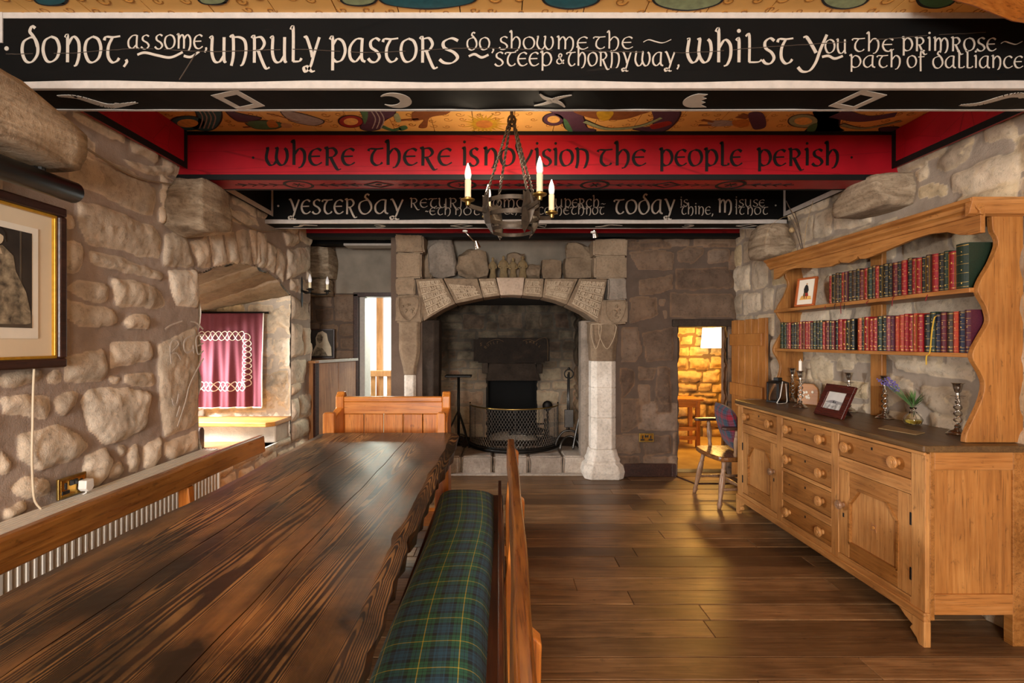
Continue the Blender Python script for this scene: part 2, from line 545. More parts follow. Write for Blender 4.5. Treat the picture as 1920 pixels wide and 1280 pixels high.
def block_stone(name, a, b, c, bump=.5, sc=1.0, pale=True):
    m = NT(name); co = m.coord('Object', (sc,) * 3)
    n1 = m.noise(co, 6, 8, .4, .62); n2 = m.noise(co, 45, 6, 0, .65)
    oi = m.n('ObjectInfo').outputs['Random']
    col = m.ramp(m.math('ADD', m.math('MULTIPLY', n1, .75), m.math('MULTIPLY', oi, .2)), [(.25, a), (.5, b), (.75, c)])
    col = m.mix(m.ramp(n2, [(.48, G(0)), (.8, G(.5))]), col, tuple(x * .25 for x in a[:3]) + (1,))
    return m.set(col=col, rough=.85, spec=.25, normal=m.bump(m.math('ADD', m.math('MULTIPLY', n2, .8), m.math('MULTIPLY', n1, .6)), bump, .012))

MAT['corbel'] = block_stone('corbel_sandstone', hexc('#7f6b56'), hexc('#9c8870'), hexc('#b5a088'), bump=.8)
def striated(name, a, b, c):
    m = NT(name); co = m.coord('Object', (1.2, .5, 3.2)); n1 = m.noise(co, 6, 8, .9, .6); n2 = m.noise(m.coord(), 45, 6, 0, .68)
    col = m.ramp(n1, [(.28, a), (.5, b), (.72, c)])
    col = m.mix(m.ramp(n2, [(.50, G(0)), (.74, G(.5))]), col, tuple(x * .3 for x in a[:3]) + (1,))
    return m.set(col=col, rough=.88, spec=.25, normal=m.bump(m.math('ADD', m.math('MULTIPLY', n2, .5), m.math('MULTIPLY', n1, 1.2)), .8, .02))
MAT['corbel'] = striated('striated_corbel_sandstone', hexc('#6f5b47'), hexc('#9c8870'), hexc('#bda98f'))
MAT['worn_letter'] = block_stone('worn_letter_relief', hexc('#a08b73'), hexc('#b7a389'), hexc('#c4b199'), bump=.2)
MAT['ashlar'] = block_stone('carved_sandstone', hexc('#6c5947'), hexc('#8a7660'), hexc('#a08b74'))
MAT['ashlar_pale'] = block_stone('pale_column_stone', hexc('#b5aa9d'), hexc('#d6ccbf'), hexc('#efe7dc'))  # even pale stone for column shafts and bases
MAT['keystone'] = block_stone('smooth_keystone', hexc('#a58f7b'), hexc('#b29c88'), hexc('#bfa995'), bump=.12)
MAT['ashlar_grey'] = block_stone('grey_sandstone', hexc('#6c6156'), hexc('#8a7d70'), hexc('#a39789'))
MAT['hearthstone'] = block_stone('hearth_sandstone', hexc('#8f8378'), hexc('#b3a79a'), hexc('#d4cabd'))
MAT['fragment'] = block_stone('stone_fragment', hexc('#6e5c49'), hexc('#8d7963'), hexc('#a08b73'))
MAT['clay'] = block_stone('carved_figure_stone', hexc('#6b5a42'), hexc('#85714f'), hexc('#94805f'), bump=.2)
MAT['dark_stone'] = block_stone('smoke_blackened_stone', hexc('#231c17'), hexc('#3a3028'), hexc('#4d4238'))
MAT['soot_plaque'] = block_stone('sooted_carved_stone', hexc('#1c1612'), hexc('#2b221b'), hexc('#4a3a2c'))
MAT['plaster'] = plain('grey_plaster', hexc('#84796b'), .9, var=.22, scale=4, bump=.3)
MAT['chalk'] = plain('chalk', hexc('#bfb3a6'), .95, var=.15, scale=60)

MAT['pine'] = wood('honey_pine', hexc('#7c4a20'), hexc('#ad743a'), hexc('#c68f52'), 'Y', 1.0, .42)
MAT['pine_z'] = wood('honey_pine_upright', hexc('#744620'), hexc('#a46c34'), hexc('#bc874b'), 'Z', 1.0, .42)
MAT['pine_x'] = wood('honey_pine_cross', hexc('#7c4a22'), hexc('#a97038'), hexc('#c08a52'), 'X', 1.0, .42)
MAT['old_pine'] = wood('worn_oak', hexc('#774820'), hexc('#b27c44'), hexc('#cc9a5e'), 'Y', 1.0, .5)
MAT['old_pine_z'] = wood('worn_oak_upright', hexc('#774820'), hexc('#b27c44'), hexc('#cc9a5e'), 'Z', 1.0, .5)
MAT['drawer_oak'] = wood('drawer_oak', hexc('#61390f'), hexc('#99642e'), hexc('#b58046'), 'Y', 1.0, .5)
MAT['worktop'] = wood('dark_worktop', hexc('#302010'), hexc('#5a4126'), hexc('#7d6038'), 'Y', 1.0, .38, spec=.5)
MAT['orange_oak'] = wood('orange_oak', hexc('#8f4a16'), hexc('#c87a30'), hexc('#e09a4a'), 'X', 1.0, .35, knots=False)
MAT['orange_oak_z'] = wood('orange_oak_upright', hexc('#8a4614'), hexc('#c0722a'), hexc('#dc9446'), 'Z', 1.0, .35, knots=False)
MAT['rail_oak'] = wood('rail_oak', hexc('#4f2c10'), hexc('#8c5927'), hexc('#ad7839'), 'Y', 1.0, .3, spec=.5)
MAT['rail_worn'] = wood('worn_rail', hexc('#351a09'), hexc('#7c4719'), hexc('#b27a34'), 'Y', 1.0, .3, spec=.5)
MAT['bench_dark'] = wood('dark_bench_wood', hexc('#1d0e07'), hexc('#4a2612'), hexc('#74401e'), 'Y', 1.0, .32, spec=.5)
MAT['cupboard'] = wood('brown_panelling', hexc('#643d22'), hexc('#a37148'), hexc('#bf9068'), 'Z', 1.0, .42)
MAT['dark_wood'] = wood('dark_stained_wood', hexc('#1c100a'), hexc('#38211a'), hexc('#553428'), 'Y', 1.0, .35)
MAT['door_plank'] = wood('door_pine', hexc('#7a4519'), hexc('#b87a3e'), hexc('#cc9152'), 'Z', 1.0, .45)
MAT['chair_wood'] = wood('chair_elm', hexc('#4f321f'), hexc('#8d6a4e'), hexc('#b09072'), 'Z', 1.5, .35, knots=False)
MAT['chair_seat'] = wood('polished_seat', hexc('#3a200f'), hexc('#6e4522'), hexc('#8a5b30'), 'X', 1.5, .25, knots=False)
MAT['fence'] = wood('fence_wood', hexc('#8a5a34'), hexc('#b98354'), hexc('#d09a6a'), 'Z', 1.0, .6, knots=False)
MAT['sill_pine'] = wood('pale_pine', hexc('#a0652a'), hexc('#c48a48'), hexc('#d6a463'), 'X', 1.0, .4)

# floor boards
def floor_mat():
    return wood('oak_floorboards', hexc('#3d2817'), hexc('#86623f'), hexc('#b08a62'), 'X', 1.0, .42, bump=.35, spec=.45, tone=True)
MAT['floor'] = floor_mat()

def table_mat():
    m = NT('scorched_pine_tabletop')
    a = m.attr('tone')
    off = m.n('CombineXYZ', {'X': m.math('MULTIPLY', a, 9.0), 'Y': m.math('MULTIPLY', a, 5.0), 'Z': 0.0}).outputs[0]
    c = m.n('VectorMath', {0: m.coord('Object', (1, .032, 1)), 1: off}, operation='ADD').outputs[0]
    big = m.noise(c, 3.0, 2, .35)
    rings = m.math('MULTIPLY_ADD', m.math('SINE', m.math('MULTIPLY', big, 900.0)), .5, .5)
    fine = m.noise(m.coord('Object', (1, .03, 1)), 150, 4)
    worn = m.noise(m.coord('Object', (1, .5, 1)), 3.0, 8, .4, .62)
    wear = m.ramp(worn, [(.42, G(0)), (.62, G(1))])
    line = m.ramp(m.math('MULTIPLY', rings, m.math('ADD', fine, .25)), [(.28, G(0)), (.55, G(1))])
    patch = m.ramp(m.noise(m.coord('Object', (1, .35, 1)), 7, 7, .6), [(.52, G(0)), (.70, G(.8))])
    mod = m.ramp(m.noise(m.coord('Object', (1, .12, 1)), 9, 6, .5), [(.36, G(.25)), (.62, G(1))])
    f = m.math('MULTIPLY', m.math('MULTIPLY', line, mod), m.math('MULTIPLY_ADD', wear, .85, .10))
    base = m.mix(wear, hexc('#150d08'), hexc('#3a2516'))
    base = m.mix(m.math('MULTIPLY', patch, wear), base, hexc('#80532a'))
    col = m.mix(f, base, hexc('#bd9058'))
    blk = m.ramp(m.noise(m.coord('Object', (1, .25, 1)), 2.1, 7, .8), [(.53, G(0)), (.66, G(.9))])
    col = m.mix(blk, col, hexc('#0e0806'))
    r = m.math('MULTIPLY_ADD', worn, .30, .22)
    return m.set(col=col, rough=r, spec=.42, normal=m.bump(f, .10, .003))
MAT['table'] = table_mat()
MAT['table_edge'] = wood('raw_table_edge', hexc('#0d0704'), hexc('#2f1a0c'), hexc('#6e421e'), 'Y', 1.0, .4, bump=.6)

def painted(name, col, chip, rough=.5, spec=.35):
    m = NT(name); c = m.coord('Object', (.25, 1, 1))
    n = m.noise(c, 14, 6, .4)
    col2 = tuple(x * .72 for x in col[:3]) + (1,)
    cl = m.mix(m.ramp(m.noise(m.coord(), 4, 4), [(.35, G(0)), (.7, G(1))]), col2, col)
    cl = m.mix(m.ramp(n, [(.70, G(0)), (.74, G(.6))]), cl, chip)
    cr = m.n('TexVoronoi', {'Vector': m.coord('Object', (.35, 4, 5)), 'Scale': 1.3}, feature='DISTANCE_TO_EDGE').outputs['Distance']
    cl = m.mix(m.ramp(cr, [(.004, G(.6)), (.010, G(0))]), cl, tuple(x * .35 for x in col[:3]) + (1,))
    return m.set(col=cl, rough=rough, spec=spec, normal=m.bump(n, .15, .004))
MAT['black_paint'] = painted('black_beam_paint', hexc('#0b0a09'), hexc('#2a241e'), .65, .10)
MAT['red_paint'] = painted('red_beam_paint', hexc('#a50f1e'), hexc('#7c1018'), .42)
MAT['white_paint'] = plain('white_beam_paint', hexc('#aea69e'), .6, var=.1, scale=25, bump=.4)
MAT['letter_white'] = plain('white_lettering', hexc('#aca295'), .6, var=.06, scale=40)
MAT['letter_black'] = plain('black_lettering', hexc('#0c0908'), .6, var=.1, scale=40, spec=.25)
MAT['ceil'] = plain('ochre_ceiling_paint', hexc('#dba658'), .6, var=.08, scale=6)
MAT['scroll'] = plain('brown_scroll_paint', hexc('#a06a24'), .6)
for nm, hx in (('p_black', '#171310'), ('p_teal', '#1f5a63'), ('p_green', '#3f6a45'), ('p_purple', '#4a3040'), ('p_red', '#8e2418'), ('p_sage', '#8d9870'),
               ('p_gold', '#b58c1c'), ('p_brown', '#7a4720'), ('p_grey', '#9a8f88'), ('p_orange', '#b5702a'), ('p_skin', '#b98a5c'), ('p_sand', '#dba658')):
    MAT[nm] = plain('ceiling_' + nm[2:] + '_paint', hexc(hx), .6, var=.2, scale=40)

MAT['iron'] = plain('black_iron', hexc('#1e1b18'), .5, .6, .3, 30, .15)
MAT['iron_brown'] = plain('aged_iron', hexc('#4a4036'), .5, .7, .35, 25, .2)
MAT['wire'] = plain('screen_wire', hexc('#8d8780'), .4, .7, .2, 30)
MAT['steel_iron'] = plain('polished_iron', hexc('#4a4744'), .35, .8, .2, 30)
MAT['brass'] = plain('aged_brass', hexc('#a98d4e'), .32, .95, .2, 30)
MAT['bright_brass'] = plain('polished_brass', hexc('#c99a45'), .2, .95, .1, 20)
MAT['silver'] = plain('silver_plate', hexc('#cfc9c0'), .24, 1.0, .08, 20)
MAT['candle'] = plain('ivory_candle_tube', hexc('#e8dcb8'), .5, 0, .05, 15)
MAT['wax'] = plain('white_wax', hexc('#eee8dc'), .45, 0, .03, 15)
MAT['black_plastic'] = plain('black_plastic', hexc('#121110'), .35, 0, .1, 20)
MAT['white_plastic'] = plain('white_plastic', hexc('#e2ded6'), .4, 0, .04, 20)
MAT['cable'] = plain('cream_cable', hexc('#c9b79b'), .5, 0, .05, 20)
MAT['old_cable'] = plain('dusty_cable', hexc('#8f7d68'), .7, 0, .05, 20)
MAT['enamel'] = plain('cream_enamel', hexc('#d8d2c6'), .4, 0, .04, 20)
MAT['black_void'] = plain('black_hole_soot', hexc('#060504'), .95, 0, .2, 20)
MAT['ash'] = plain('wood_ash', hexc('#b5a999'), .95, 0, .3, 40, .8)
MAT['log'] = plain('charred_log', hexc('#2c241e'), .9, 0, .4, 20, .8)
MAT['gilt_frame'] = plain('gilt_slip', hexc('#c4932f'), .35, .5, .15, 40)
MAT['paper_cream'] = plain('aged_mount', hexc('#d9c6a8'), .8, 0, .06, 4)
MAT['paper'] = plain('paper', hexc('#e4dccb'), .8, 0, .05, 8)
MAT['pages'] = plain('page_edges', hexc('#c9a95a'), .6, .2, .12, 80)
MAT['gold_leaf'] = plain('gold_leaf', hexc('#c09a4e'), .34, .85, .1, 60)
MAT['lavender'] = plain('lavender_flower', hexc('#6d5f9d'), .8, 0, .3, 80)
MAT['leaf'] = plain('green_leaf', hexc('#4d6f38'), .6, 0, .3, 40)
MAT['bright_leaf'] = plain('garden_leaf', hexc('#7fb03c'), .6, 0, .3, 30)
MAT['ribbon_white'] = plain('white_ribbon', hexc('#e6dfd2'), .5, 0, .05, 20)
MAT['ribbon_red'] = plain('red_ribbon', hexc('#7a1420'), .5, 0, .1, 20)
MAT['ribbon_black'] = plain('dark_ribbon', hexc('#1c1616'), .5, 0, .1, 20)
MAT['ribbon_yellow'] = plain('yellow_ribbon', hexc('#d9b03a'), .5, 0, .1, 20)
MAT['reed'] = plain('dry_reed', hexc('#a58a62'), .7, 0, .3, 60)
MAT['quill'] = plain('striped_quill', hexc('#57473a'), .5, 0, .6, 70)
MAT['braid'] = plain('cream_braid', hexc('#e9e0cc'), .7, 0, .08, 60)
MAT['braid_gold'] = plain('gold_braid', hexc('#d8b878'), .7, 0, .1, 60)
MAT['gravel'] = plain('pale_garden_ground', hexc('#b9b79f'), .9, 0, .2, 6)
MAT['hem'] = plain('white_lining', hexc('#e8e2d8'), .8, 0, .04, 30)

def cloth_mat():
    m = NT('crimson_cloth')
    c = m.coord('Object', (60, 60, 60)); n = m.noise(c, 8, 3)
    col = m.ramp(n, [(.3, hexc('#692f3b')), (.7, hexc('#80464f'))])
    m.set(col=col, rough=.8, spec=.2)
    tr = m.n('BsdfTranslucent', {'Color': col}); mx = m.n('MixShader', {0: .25})
    m.t.links.new(m.b.outputs[0], mx.inputs[1]); m.t.links.new(tr.outputs[0], mx.inputs[2])
    m.t.links.new(mx.outputs[0], m.t.nodes['Material Output'].inputs[0])
    return m.m
MAT['cloth'] = cloth_mat()

def glass_mat(name, col=(1, 1, 1, 1), rough=.02):
    m = NT(name)
    return m.set(col=col, rough=rough, trans=1.0, ior=1.45)
MAT['glass'] = glass_mat('clear_glass')
MAT['oil'] = glass_mat('yellow_liquid', (.85, .75, .15, 1))

def bulb_mat():
    m = NT('frosted_bulb'); sp = m.n('SeparateXYZ', {'Vector': m.n('TexCoord').outputs['Generated']})
    f = m.ramp(sp.outputs[2], [(.15, G(1.0)), (.5, G(.35)), (1, G(.22))])
    return m.set(col=(.75, .73, .74, 1), rough=.25, emit=(1, .97, .92, 1), estr=m.math('MULTIPLY', f, .36))
MAT['bulb'] = bulb_mat()
def shade_mat():
    m = NT('lit_lampshade')
    return m.set(col=(.9, .8, .6, 1), rough=.8, emit=(1, .80, .45, 1), estr=9.0)
MAT['lampshade'] = shade_mat()

Y_, Gn, Nv, Bk = hexc('#e0cf3a'), hexc('#25684a'), hexc('#25597a'), hexc('#101a1e')
MAT['tartan_green'] = tartan('green_blue_tartan', [(0, Gn), (.085, Bk), (.105, Gn), (.21, Y_), (.235, Gn), (.34, Bk), (.36, Gn), (.445, Bk), (.56, Nv), (.62, Bk), (.635, Nv), (.655, Bk), (.67, Nv),
                                                   (.80, Bk), (.815, Nv), (.835, Bk), (.85, Nv), (.90, Bk)], .128)
r_, b_, k_ = hexc('#8a2230'), hexc('#33475a'), hexc('#1a1c24')
MAT['tartan_red'] = tartan('red_blue_tartan', [(0, r_), (.30, k_), (.36, r_), (.42, b_), (.62, k_), (.67, b_), (.86, k_), (.92, b_)], .105)

def leather(name, hx):
    m = NT(name); c = m.coord('Object')
    n = m.noise(c, 180, 4)
    a = hexc(hx); d = tuple(x * .6 for x in a[:3]) + (1,)
    return m.set(col=m.ramp(n, [(.3, d), (.6, a)]), rough=.45, spec=.4, normal=m.bump(n, .1, .001))
BOOKCOL = {'R': ('crimson', '#8e0d18'), 'D': ('dark red', '#5c1019'), 'K': ('black', '#14130f'), 'G': ('dark green', '#1f2f22'), 'B': ('brown', '#3b271b'),
           'P': ('purple', '#4c1c2e'), 'N': ('navy', '#161a33'), 'M': ('maroon', '#571626'), 'O': ('russet red', '#a5381f'), 'I': ('dusty pink', '#84404a')}
for k_2, (nm, hx) in BOOKCOL.items(): MAT['book_' + k_2] = leather(nm.replace(' ', '_') + '_leather', hx)

def print_mat(name, stops, sc=6):
    """grey-brown engraving tones"""
    m = NT(name); n = m.noise(m.coord('Object'), sc, 8, .3)
    return m.set(col=m.ramp(n, stops), rough=.7)
MAT['engraving_dark'] = print_mat('engraving_dark', [(.3, hexc('#1a1512')), (.7, hexc('#3a3129'))], 5)
MAT['engraving_mid'] = print_mat('engraving_gown', [(.3, hexc('#3f372c')), (.5, hexc('#7d705b')), (.72, hexc('#b0a185'))], 30)
MAT['engraving_floor'] = print_mat('engraving_floor', [(.3, hexc('#3d342a')), (.7, hexc('#5e5242'))], 8)
MAT['engraving_skin'] = print_mat('engraving_pale', [(.3, hexc('#b5a48a')), (.7, hexc('#d2c2a6'))], 10)
MAT['photo_sky'] = print_mat('photo_sky', [(.3, hexc('#b8b6b2')), (.7, hexc('#d8d6d2'))], 6)
MAT['photo_ground'] = print_mat('photo_ground', [(.35, hexc('#6e6c69')), (.6, hexc('#c9c7c3'))], 40)
MAT['photo_hill'] = print_mat('photo_hill', [(.3, hexc('#77757a')), (.7, hexc('#9a9894'))], 15)
# ---------------------------------------------------------------- the room shell
XL, XR, YB = -1.97, 2.47, 5.33          # left wall, right wall, far wall
ZC, ZBEAM = 2.685, 2.39                 # painted ceiling, underside of the beams
YN = -3.2                              # wall behind the viewer

def lw(u, v):                            # measured spot on the left wall -> (s along y from YN, t height)
    Y = XL * FPX / (u - U0)
    return (Y - YN, EYE - (v - V0) / FPX * Y)
def rw(u, v, X=None):
    Y = (X or XR) * FPX / (u - U0)
    return (Y - YN, EYE - (v - V0) / FPX * Y)
def bw(u, v, Y=YB):
    return ((u - U0) / FPX * Y - XL, EYE - (v - V0) / FPX * Y)

A = lambda zs: [lw(x / 3.764, 300 + y / 3.764) for x, y in zs]
B = lambda zs: [lw(x / 2.0, 640 + y / 2.0) for x, y in zs]
C = lambda zs: [lw(330 + x / 4.267, 420 + y / 4.267) for x, y in zs]
left_polys = [A(z) for z in (
    [(480, 0), (720, -20), (1010, 130), (1100, 220), (1080, 410), (900, 350), (480, 130)],
    [(545, 290), (760, 330), (1090, 480), (1140, 560), (1130, 715), (900, 660), (600, 590), (545, 480)],
    [(615, 620), (780, 650), (1000, 730), (1145, 790), (1135, 855), (1000, 820), (640, 745)],
    [(440, 570), (560, 570), (595, 640), (580, 790), (500, 820), (440, 800)],
    [(450, 920), (560, 840), (680, 850), (770, 900), (760, 990), (720, 1015), (560, 970)],
    [(780, 830), (930, 835), (1090, 890), (1165, 980), (1160, 1045), (1060, 1050), (800, 1030)],
    [(440, 970), (640, 1000), (790, 1060), (830, 1150), (780, 1180), (600, 1190), (520, 1160), (440, 1060)],
    [(850, 1150), (900, 1090), (1050, 1090), (1050, 1190), (900, 1195)],
    [(1115, 200), (1175, 200), (1175, 290), (1120, 300)], [(1115, 320), (1175, 330), (1170, 460), (1120, 450)],
    [(450, 380), (520, 400), (530, 480), (470, 495), (440, 470)],
    [(1150, 510), (1310, 510), (1370, 760), (1150, 750)], [(1180, 770), (1380, 780), (1390, 1040), (1250, 1040), (1190, 900)],
    [(1330, 560), (1470, 540), (1490, 755), (1390, 770)], [(1480, 540), (1570, 520), (1600, 750), (1500, 760)],
    [(1580, 510), (1650, 500), (1690, 740), (1610, 750)], [(1660, 500), (1740, 490), (1780, 740), (1700, 745)],
    [(1750, 490), (1810, 490), (1810, 750), (1790, 740)], [(1820, 500), (1880, 520), (1875, 760), (1820, 760)],
    [(830, 0), (1000, 20), (1090, 60), (1090, 110), (900, 60)], [(1000, 40), (1220, 20), (1215, 110), (1110, 110)],
    [(1590, 330), (1700, 360), (1850, 470), (1700, 460), (1600, 400)], [(1660, 370), (1800, 410), (1840, 460), (1740, 430)],
)]
left_polys += [B(z) for z in (
    [(235, 60), (390, 30), (405, 130), (370, 160), (245, 150)], [(415, 0), (560, 0), (570, 70), (500, 90), (415, 110)],
    [(170, 120), (215, 100), (240, 140), (210, 170), (170, 165)], [(465, 120), (575, 110), (580, 165), (540, 175), (465, 160)],
    [(195, 210), (260, 175), (297, 185), (290, 240), (240, 280), (205, 255)], [(0, 205), (185, 200), (190, 260), (170, 290), (0, 285)],
    [(285, 250), (320, 175), (480, 170), (560, 190), (540, 330), (460, 375), (350, 400), (330, 330), (290, 290)],
    [(55, 350), (210, 300), (290, 330), (335, 395), (280, 450), (130, 490), (60, 450)], [(0, 385), (45, 460), (40, 505), (0, 510)],
    [(310, 430), (400, 395), (425, 450), (395, 520), (330, 570), (300, 490)], [(405, 470), (450, 440), (465, 480), (440, 515), (405, 520)],
    [(435, 390), (475, 385), (470, 425), (440, 430)], [(475, 400), (515, 380), (530, 440), (520, 490), (475, 490)],
    [(535, 390), (600, 360), (605, 430), (570, 480), (535, 480)], [(610, 380), (740, 330), (745, 400), (640, 450), (610, 430)],
    [(35, 550), (90, 500), (180, 510), (185, 570), (100, 590)], [(60, 105), (160, 110), (150, 150), (80, 180), (0, 170), (0, 120)],
    [(0, 620), (100, 590), (110, 630), (20, 680), (0, 680)], [(405, 130), (455, 128), (450, 158), (410, 160)],
    [(585, 10), (742, -60), (744, 310), (612, 365), (592, 250)],
)]
left_polys += [C(z) for z in (
    [(650, 60), (720, 150), (700, 360), (640, 310)], [(725, 150), (800, 180), (790, 400), (705, 350)],
    [(810, 180), (880, 250), (860, 470), (800, 410)], [(890, 200), (1070, 180), (1060, 380), (960, 420), (880, 460)],
    [(900, 560), (1060, 640), (1070, 770), (910, 760)], [(910, 790), (1000, 800), (1010, 1050), (915, 1080)],
    [(1010, 820), (1075, 830), (1075, 1040), (1020, 1050)], [(915, 1100), (1040, 1080), (1030, 1270), (915, 1280)],
    [(850, 60), (960, 60), (990, 160), (880, 180)],
)]
NY0, NY1, NZ0, NZ1 = 3.36, 4.85, 0.50, 1.84       # niche opening
arch_top = lambda s: NZ1 + .165 * np.clip(1 - ((s + YN - 4.105) / .745) ** 2, 0, 1)
hole_left = [(NY0 - YN, NY1 - YN, NZ0, arch_top)]
auto_l = courses(0, YB + .1 - YN, -.05, 2.75, (.14, .30), (.16, .48), 11)
wl = masonry('wall_left', (XL, YN, 0), (0, 1, 0), (0, 0, 1), (1, 0, 0), YB + .03 - YN, 2.72, .0115, left_polys, MAT['stone_left'], auto_l, seed=4,
             bulge=.034, hole=hole_left, warp=.010)
struct(wl)
struct(MB().box(-2.2, XL - .022, YN, NY0, 0, 2.72).box(-2.2, XL - .022, NY1, YB + .02, 0, 2.72).box(-2.2, XL - .022, NY0, NY1, 0, NZ0).box(-3.0, XL - .022, NY0, NY1, 2.03, 2.72).build('wall_core', MAT['stone_niche']))
struct(MB().box(XR + .02, XR + .2, YN, YB + .4, 0, 2.72).build('wall_core', MAT['stone_niche']))
# niche behind the left wall
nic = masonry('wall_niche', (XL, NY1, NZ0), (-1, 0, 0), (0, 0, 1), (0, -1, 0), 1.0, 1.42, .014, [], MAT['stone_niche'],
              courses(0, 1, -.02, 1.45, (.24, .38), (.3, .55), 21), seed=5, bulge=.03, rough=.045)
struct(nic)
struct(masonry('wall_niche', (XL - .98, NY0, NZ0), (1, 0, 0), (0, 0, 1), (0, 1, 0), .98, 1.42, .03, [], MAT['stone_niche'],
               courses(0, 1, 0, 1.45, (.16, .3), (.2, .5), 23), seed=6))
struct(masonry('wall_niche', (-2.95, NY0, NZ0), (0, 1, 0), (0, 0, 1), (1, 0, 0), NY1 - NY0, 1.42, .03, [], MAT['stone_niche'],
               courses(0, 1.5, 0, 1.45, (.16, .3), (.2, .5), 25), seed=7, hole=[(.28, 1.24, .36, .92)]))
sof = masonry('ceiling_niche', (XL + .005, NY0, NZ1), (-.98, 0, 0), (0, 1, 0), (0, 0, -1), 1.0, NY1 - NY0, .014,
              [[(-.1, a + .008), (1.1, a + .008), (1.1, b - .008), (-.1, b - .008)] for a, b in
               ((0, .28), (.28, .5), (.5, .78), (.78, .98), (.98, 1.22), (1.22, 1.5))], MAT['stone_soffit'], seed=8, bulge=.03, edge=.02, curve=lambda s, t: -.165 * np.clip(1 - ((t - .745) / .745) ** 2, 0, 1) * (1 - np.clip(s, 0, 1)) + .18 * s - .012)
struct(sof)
mb = MB().box(-2.97, XL, NY0, NY1, NZ0 - .06, NZ0)
struct(mb.build('floor_niche', MAT['stone_niche']))
mb = MB()   # window frame in the outer wall of the niche
for a in (3.64, 4.10, 4.56): mb.box(-2.99, -2.95, a - .02, a + .02, .86, 1.43)
for z in (.87, 1.14, 1.415): mb.box(-2.99, -2.95, 3.62, 4.58, z - .02, z + .02)
struct(mb.build('window_1', MAT['white_paint'], bevel=.004))

# right wall
R3 = lambda zs: [rw(1280 + x / 2.977, y / 2.977) for x, y in zs]
R7 = lambda zs: [rw(1400 + x / 4.364, 660 + y / 4.364) for x, y in zs]
right_polys = [R3(z) for z in (
    [(1420, 950), (1440, 870), (1560, 760), (1640, 770), (1590, 880), (1500, 960)], [(1680, 700), (1840, 640), (1880, 760), (1700, 800)],
    [(1310, 1050), (1400, 1020), (1490, 1030), (1480, 1080), (1320, 1110)], [(1290, 960), (1380, 900), (1385, 1000), (1310, 1030)],
    [(1500, 980), (1650, 900), (1900, 830), (1900, 1000), (1600, 1100), (1500, 1060)])]
right_polys += [R7(z) for z in (
    [(525, 40), (640, 30), (725, 90), (710, 230), (620, 260), (530, 240)], [(1220, 60), (1600, 60), (1850, 100), (1850, 250), (1500, 190), (1230, 140)],
    [(1000, 190), (1180, 180), (1370, 230), (1380, 330), (1100, 480), (1000, 450)], [(1440, 260), (1700, 280), (1850, 300), (1800, 560), (1520, 500), (1430, 400)],
    [(740, 60), (790, 40), (880, 60), (880, 150), (740, 160)])]
struct(masonry('wall_right', (XR, YN, 0), (0, 1, 0), (0, 0, 1), (-1, 0, 0), YB + .03 - YN, 2.72, .0145, right_polys, MAT['stone_right'],
               courses(0, YB + .1 - YN, -.05, 2.75, (.18, .34), (.22, .55), 31), seed=9, bulge=.03))

# far wall with the low doorway
Bz = lambda zs: [bw(1180 + x / 6.4, 440 + y / 6.4) for x, y in zs]
Bc = lambda zs: [bw(640 + x / 2.909, 420 + y / 2.909) for x, y in zs]
back_polys = [Bz(z) for z in (
    [(560, 200), (700, 130), (890, 160), (880, 240), (760, 350), (580, 340)], [(930, 190), (1190, 170), (1210, 340), (940, 350)],
    [(550, 400), (1160, 390), (1250, 480), (1240, 650), (560, 660)], [(480, 700), (1240, 700), (1290, 1000), (490, 990)],
    [(0, 220), (300, 180), (530, 220), (520, 430), (100, 420)], [(110, 540), (520, 480), (530, 660), (120, 740)],
    [(0, 740), (330, 740), (340, 960), (0, 1080)], [(355, 755), (440, 755), (435, 845), (360, 845)], [(385, 890), (445, 900), (450, 1010), (400, 1000)],
    [(920, 100), (1200, 90), (1200, 150), (930, 165)], [(0, 90), (500, 80), (500, 170), (0, 200)])]
back_polys += [Bc(z) for z in (
    [(1520, 570), (1620, 560), (1640, 700), (1610, 750), (1525, 760)], [(1640, 590), (1810, 560), (1810, 740), (1660, 750)],
    [(1520, 780), (1600, 800), (1600, 880), (1520, 960)], [(1610, 770), (1720, 780), (1700, 850), (1620, 850)],
    [(1620, 870), (1690, 870), (1690, 980), (1620, 990)], [(1520, 940), (1640, 960), (1640, 1080), (1560, 1140), (1520, 1140)],
    [(1720, 770), (1800, 780), (1800, 1030), (1710, 1040)])]
DX0, DX1, DZ1 = 1.862, 2.385, 1.555          # low doorway
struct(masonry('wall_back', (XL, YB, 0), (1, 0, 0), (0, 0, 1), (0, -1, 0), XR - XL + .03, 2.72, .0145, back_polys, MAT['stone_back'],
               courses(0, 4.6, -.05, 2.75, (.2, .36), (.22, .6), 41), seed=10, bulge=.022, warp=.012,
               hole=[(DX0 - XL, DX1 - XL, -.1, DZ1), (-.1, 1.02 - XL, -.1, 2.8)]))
# doorway reveals
for nm, O, U, w in (('wall_doorway', (DX0, YB, 0), (-.1, .995, 0), .42), ('wall_doorway', (DX1, YB, 0), (.33, .944, 0), .45)):
    struct(masonry(nm, O, U, (0, 0, 1), (1 if O[0] == DX0 else -1, 0, 0), w, DZ1, .02, [], MAT['stone_back'], courses(0, .5, 0, 1.6, (.2, .4), (.3, .5), 43), seed=12, bulge=.015))
mb = MB().box(DX0 - .06, DX1 + .04, YB - .045, YB + .46, DZ1, DZ1 + .075)
struct(mb.build('trim_lintel', MAT['dark_stone'], bevel=.008))
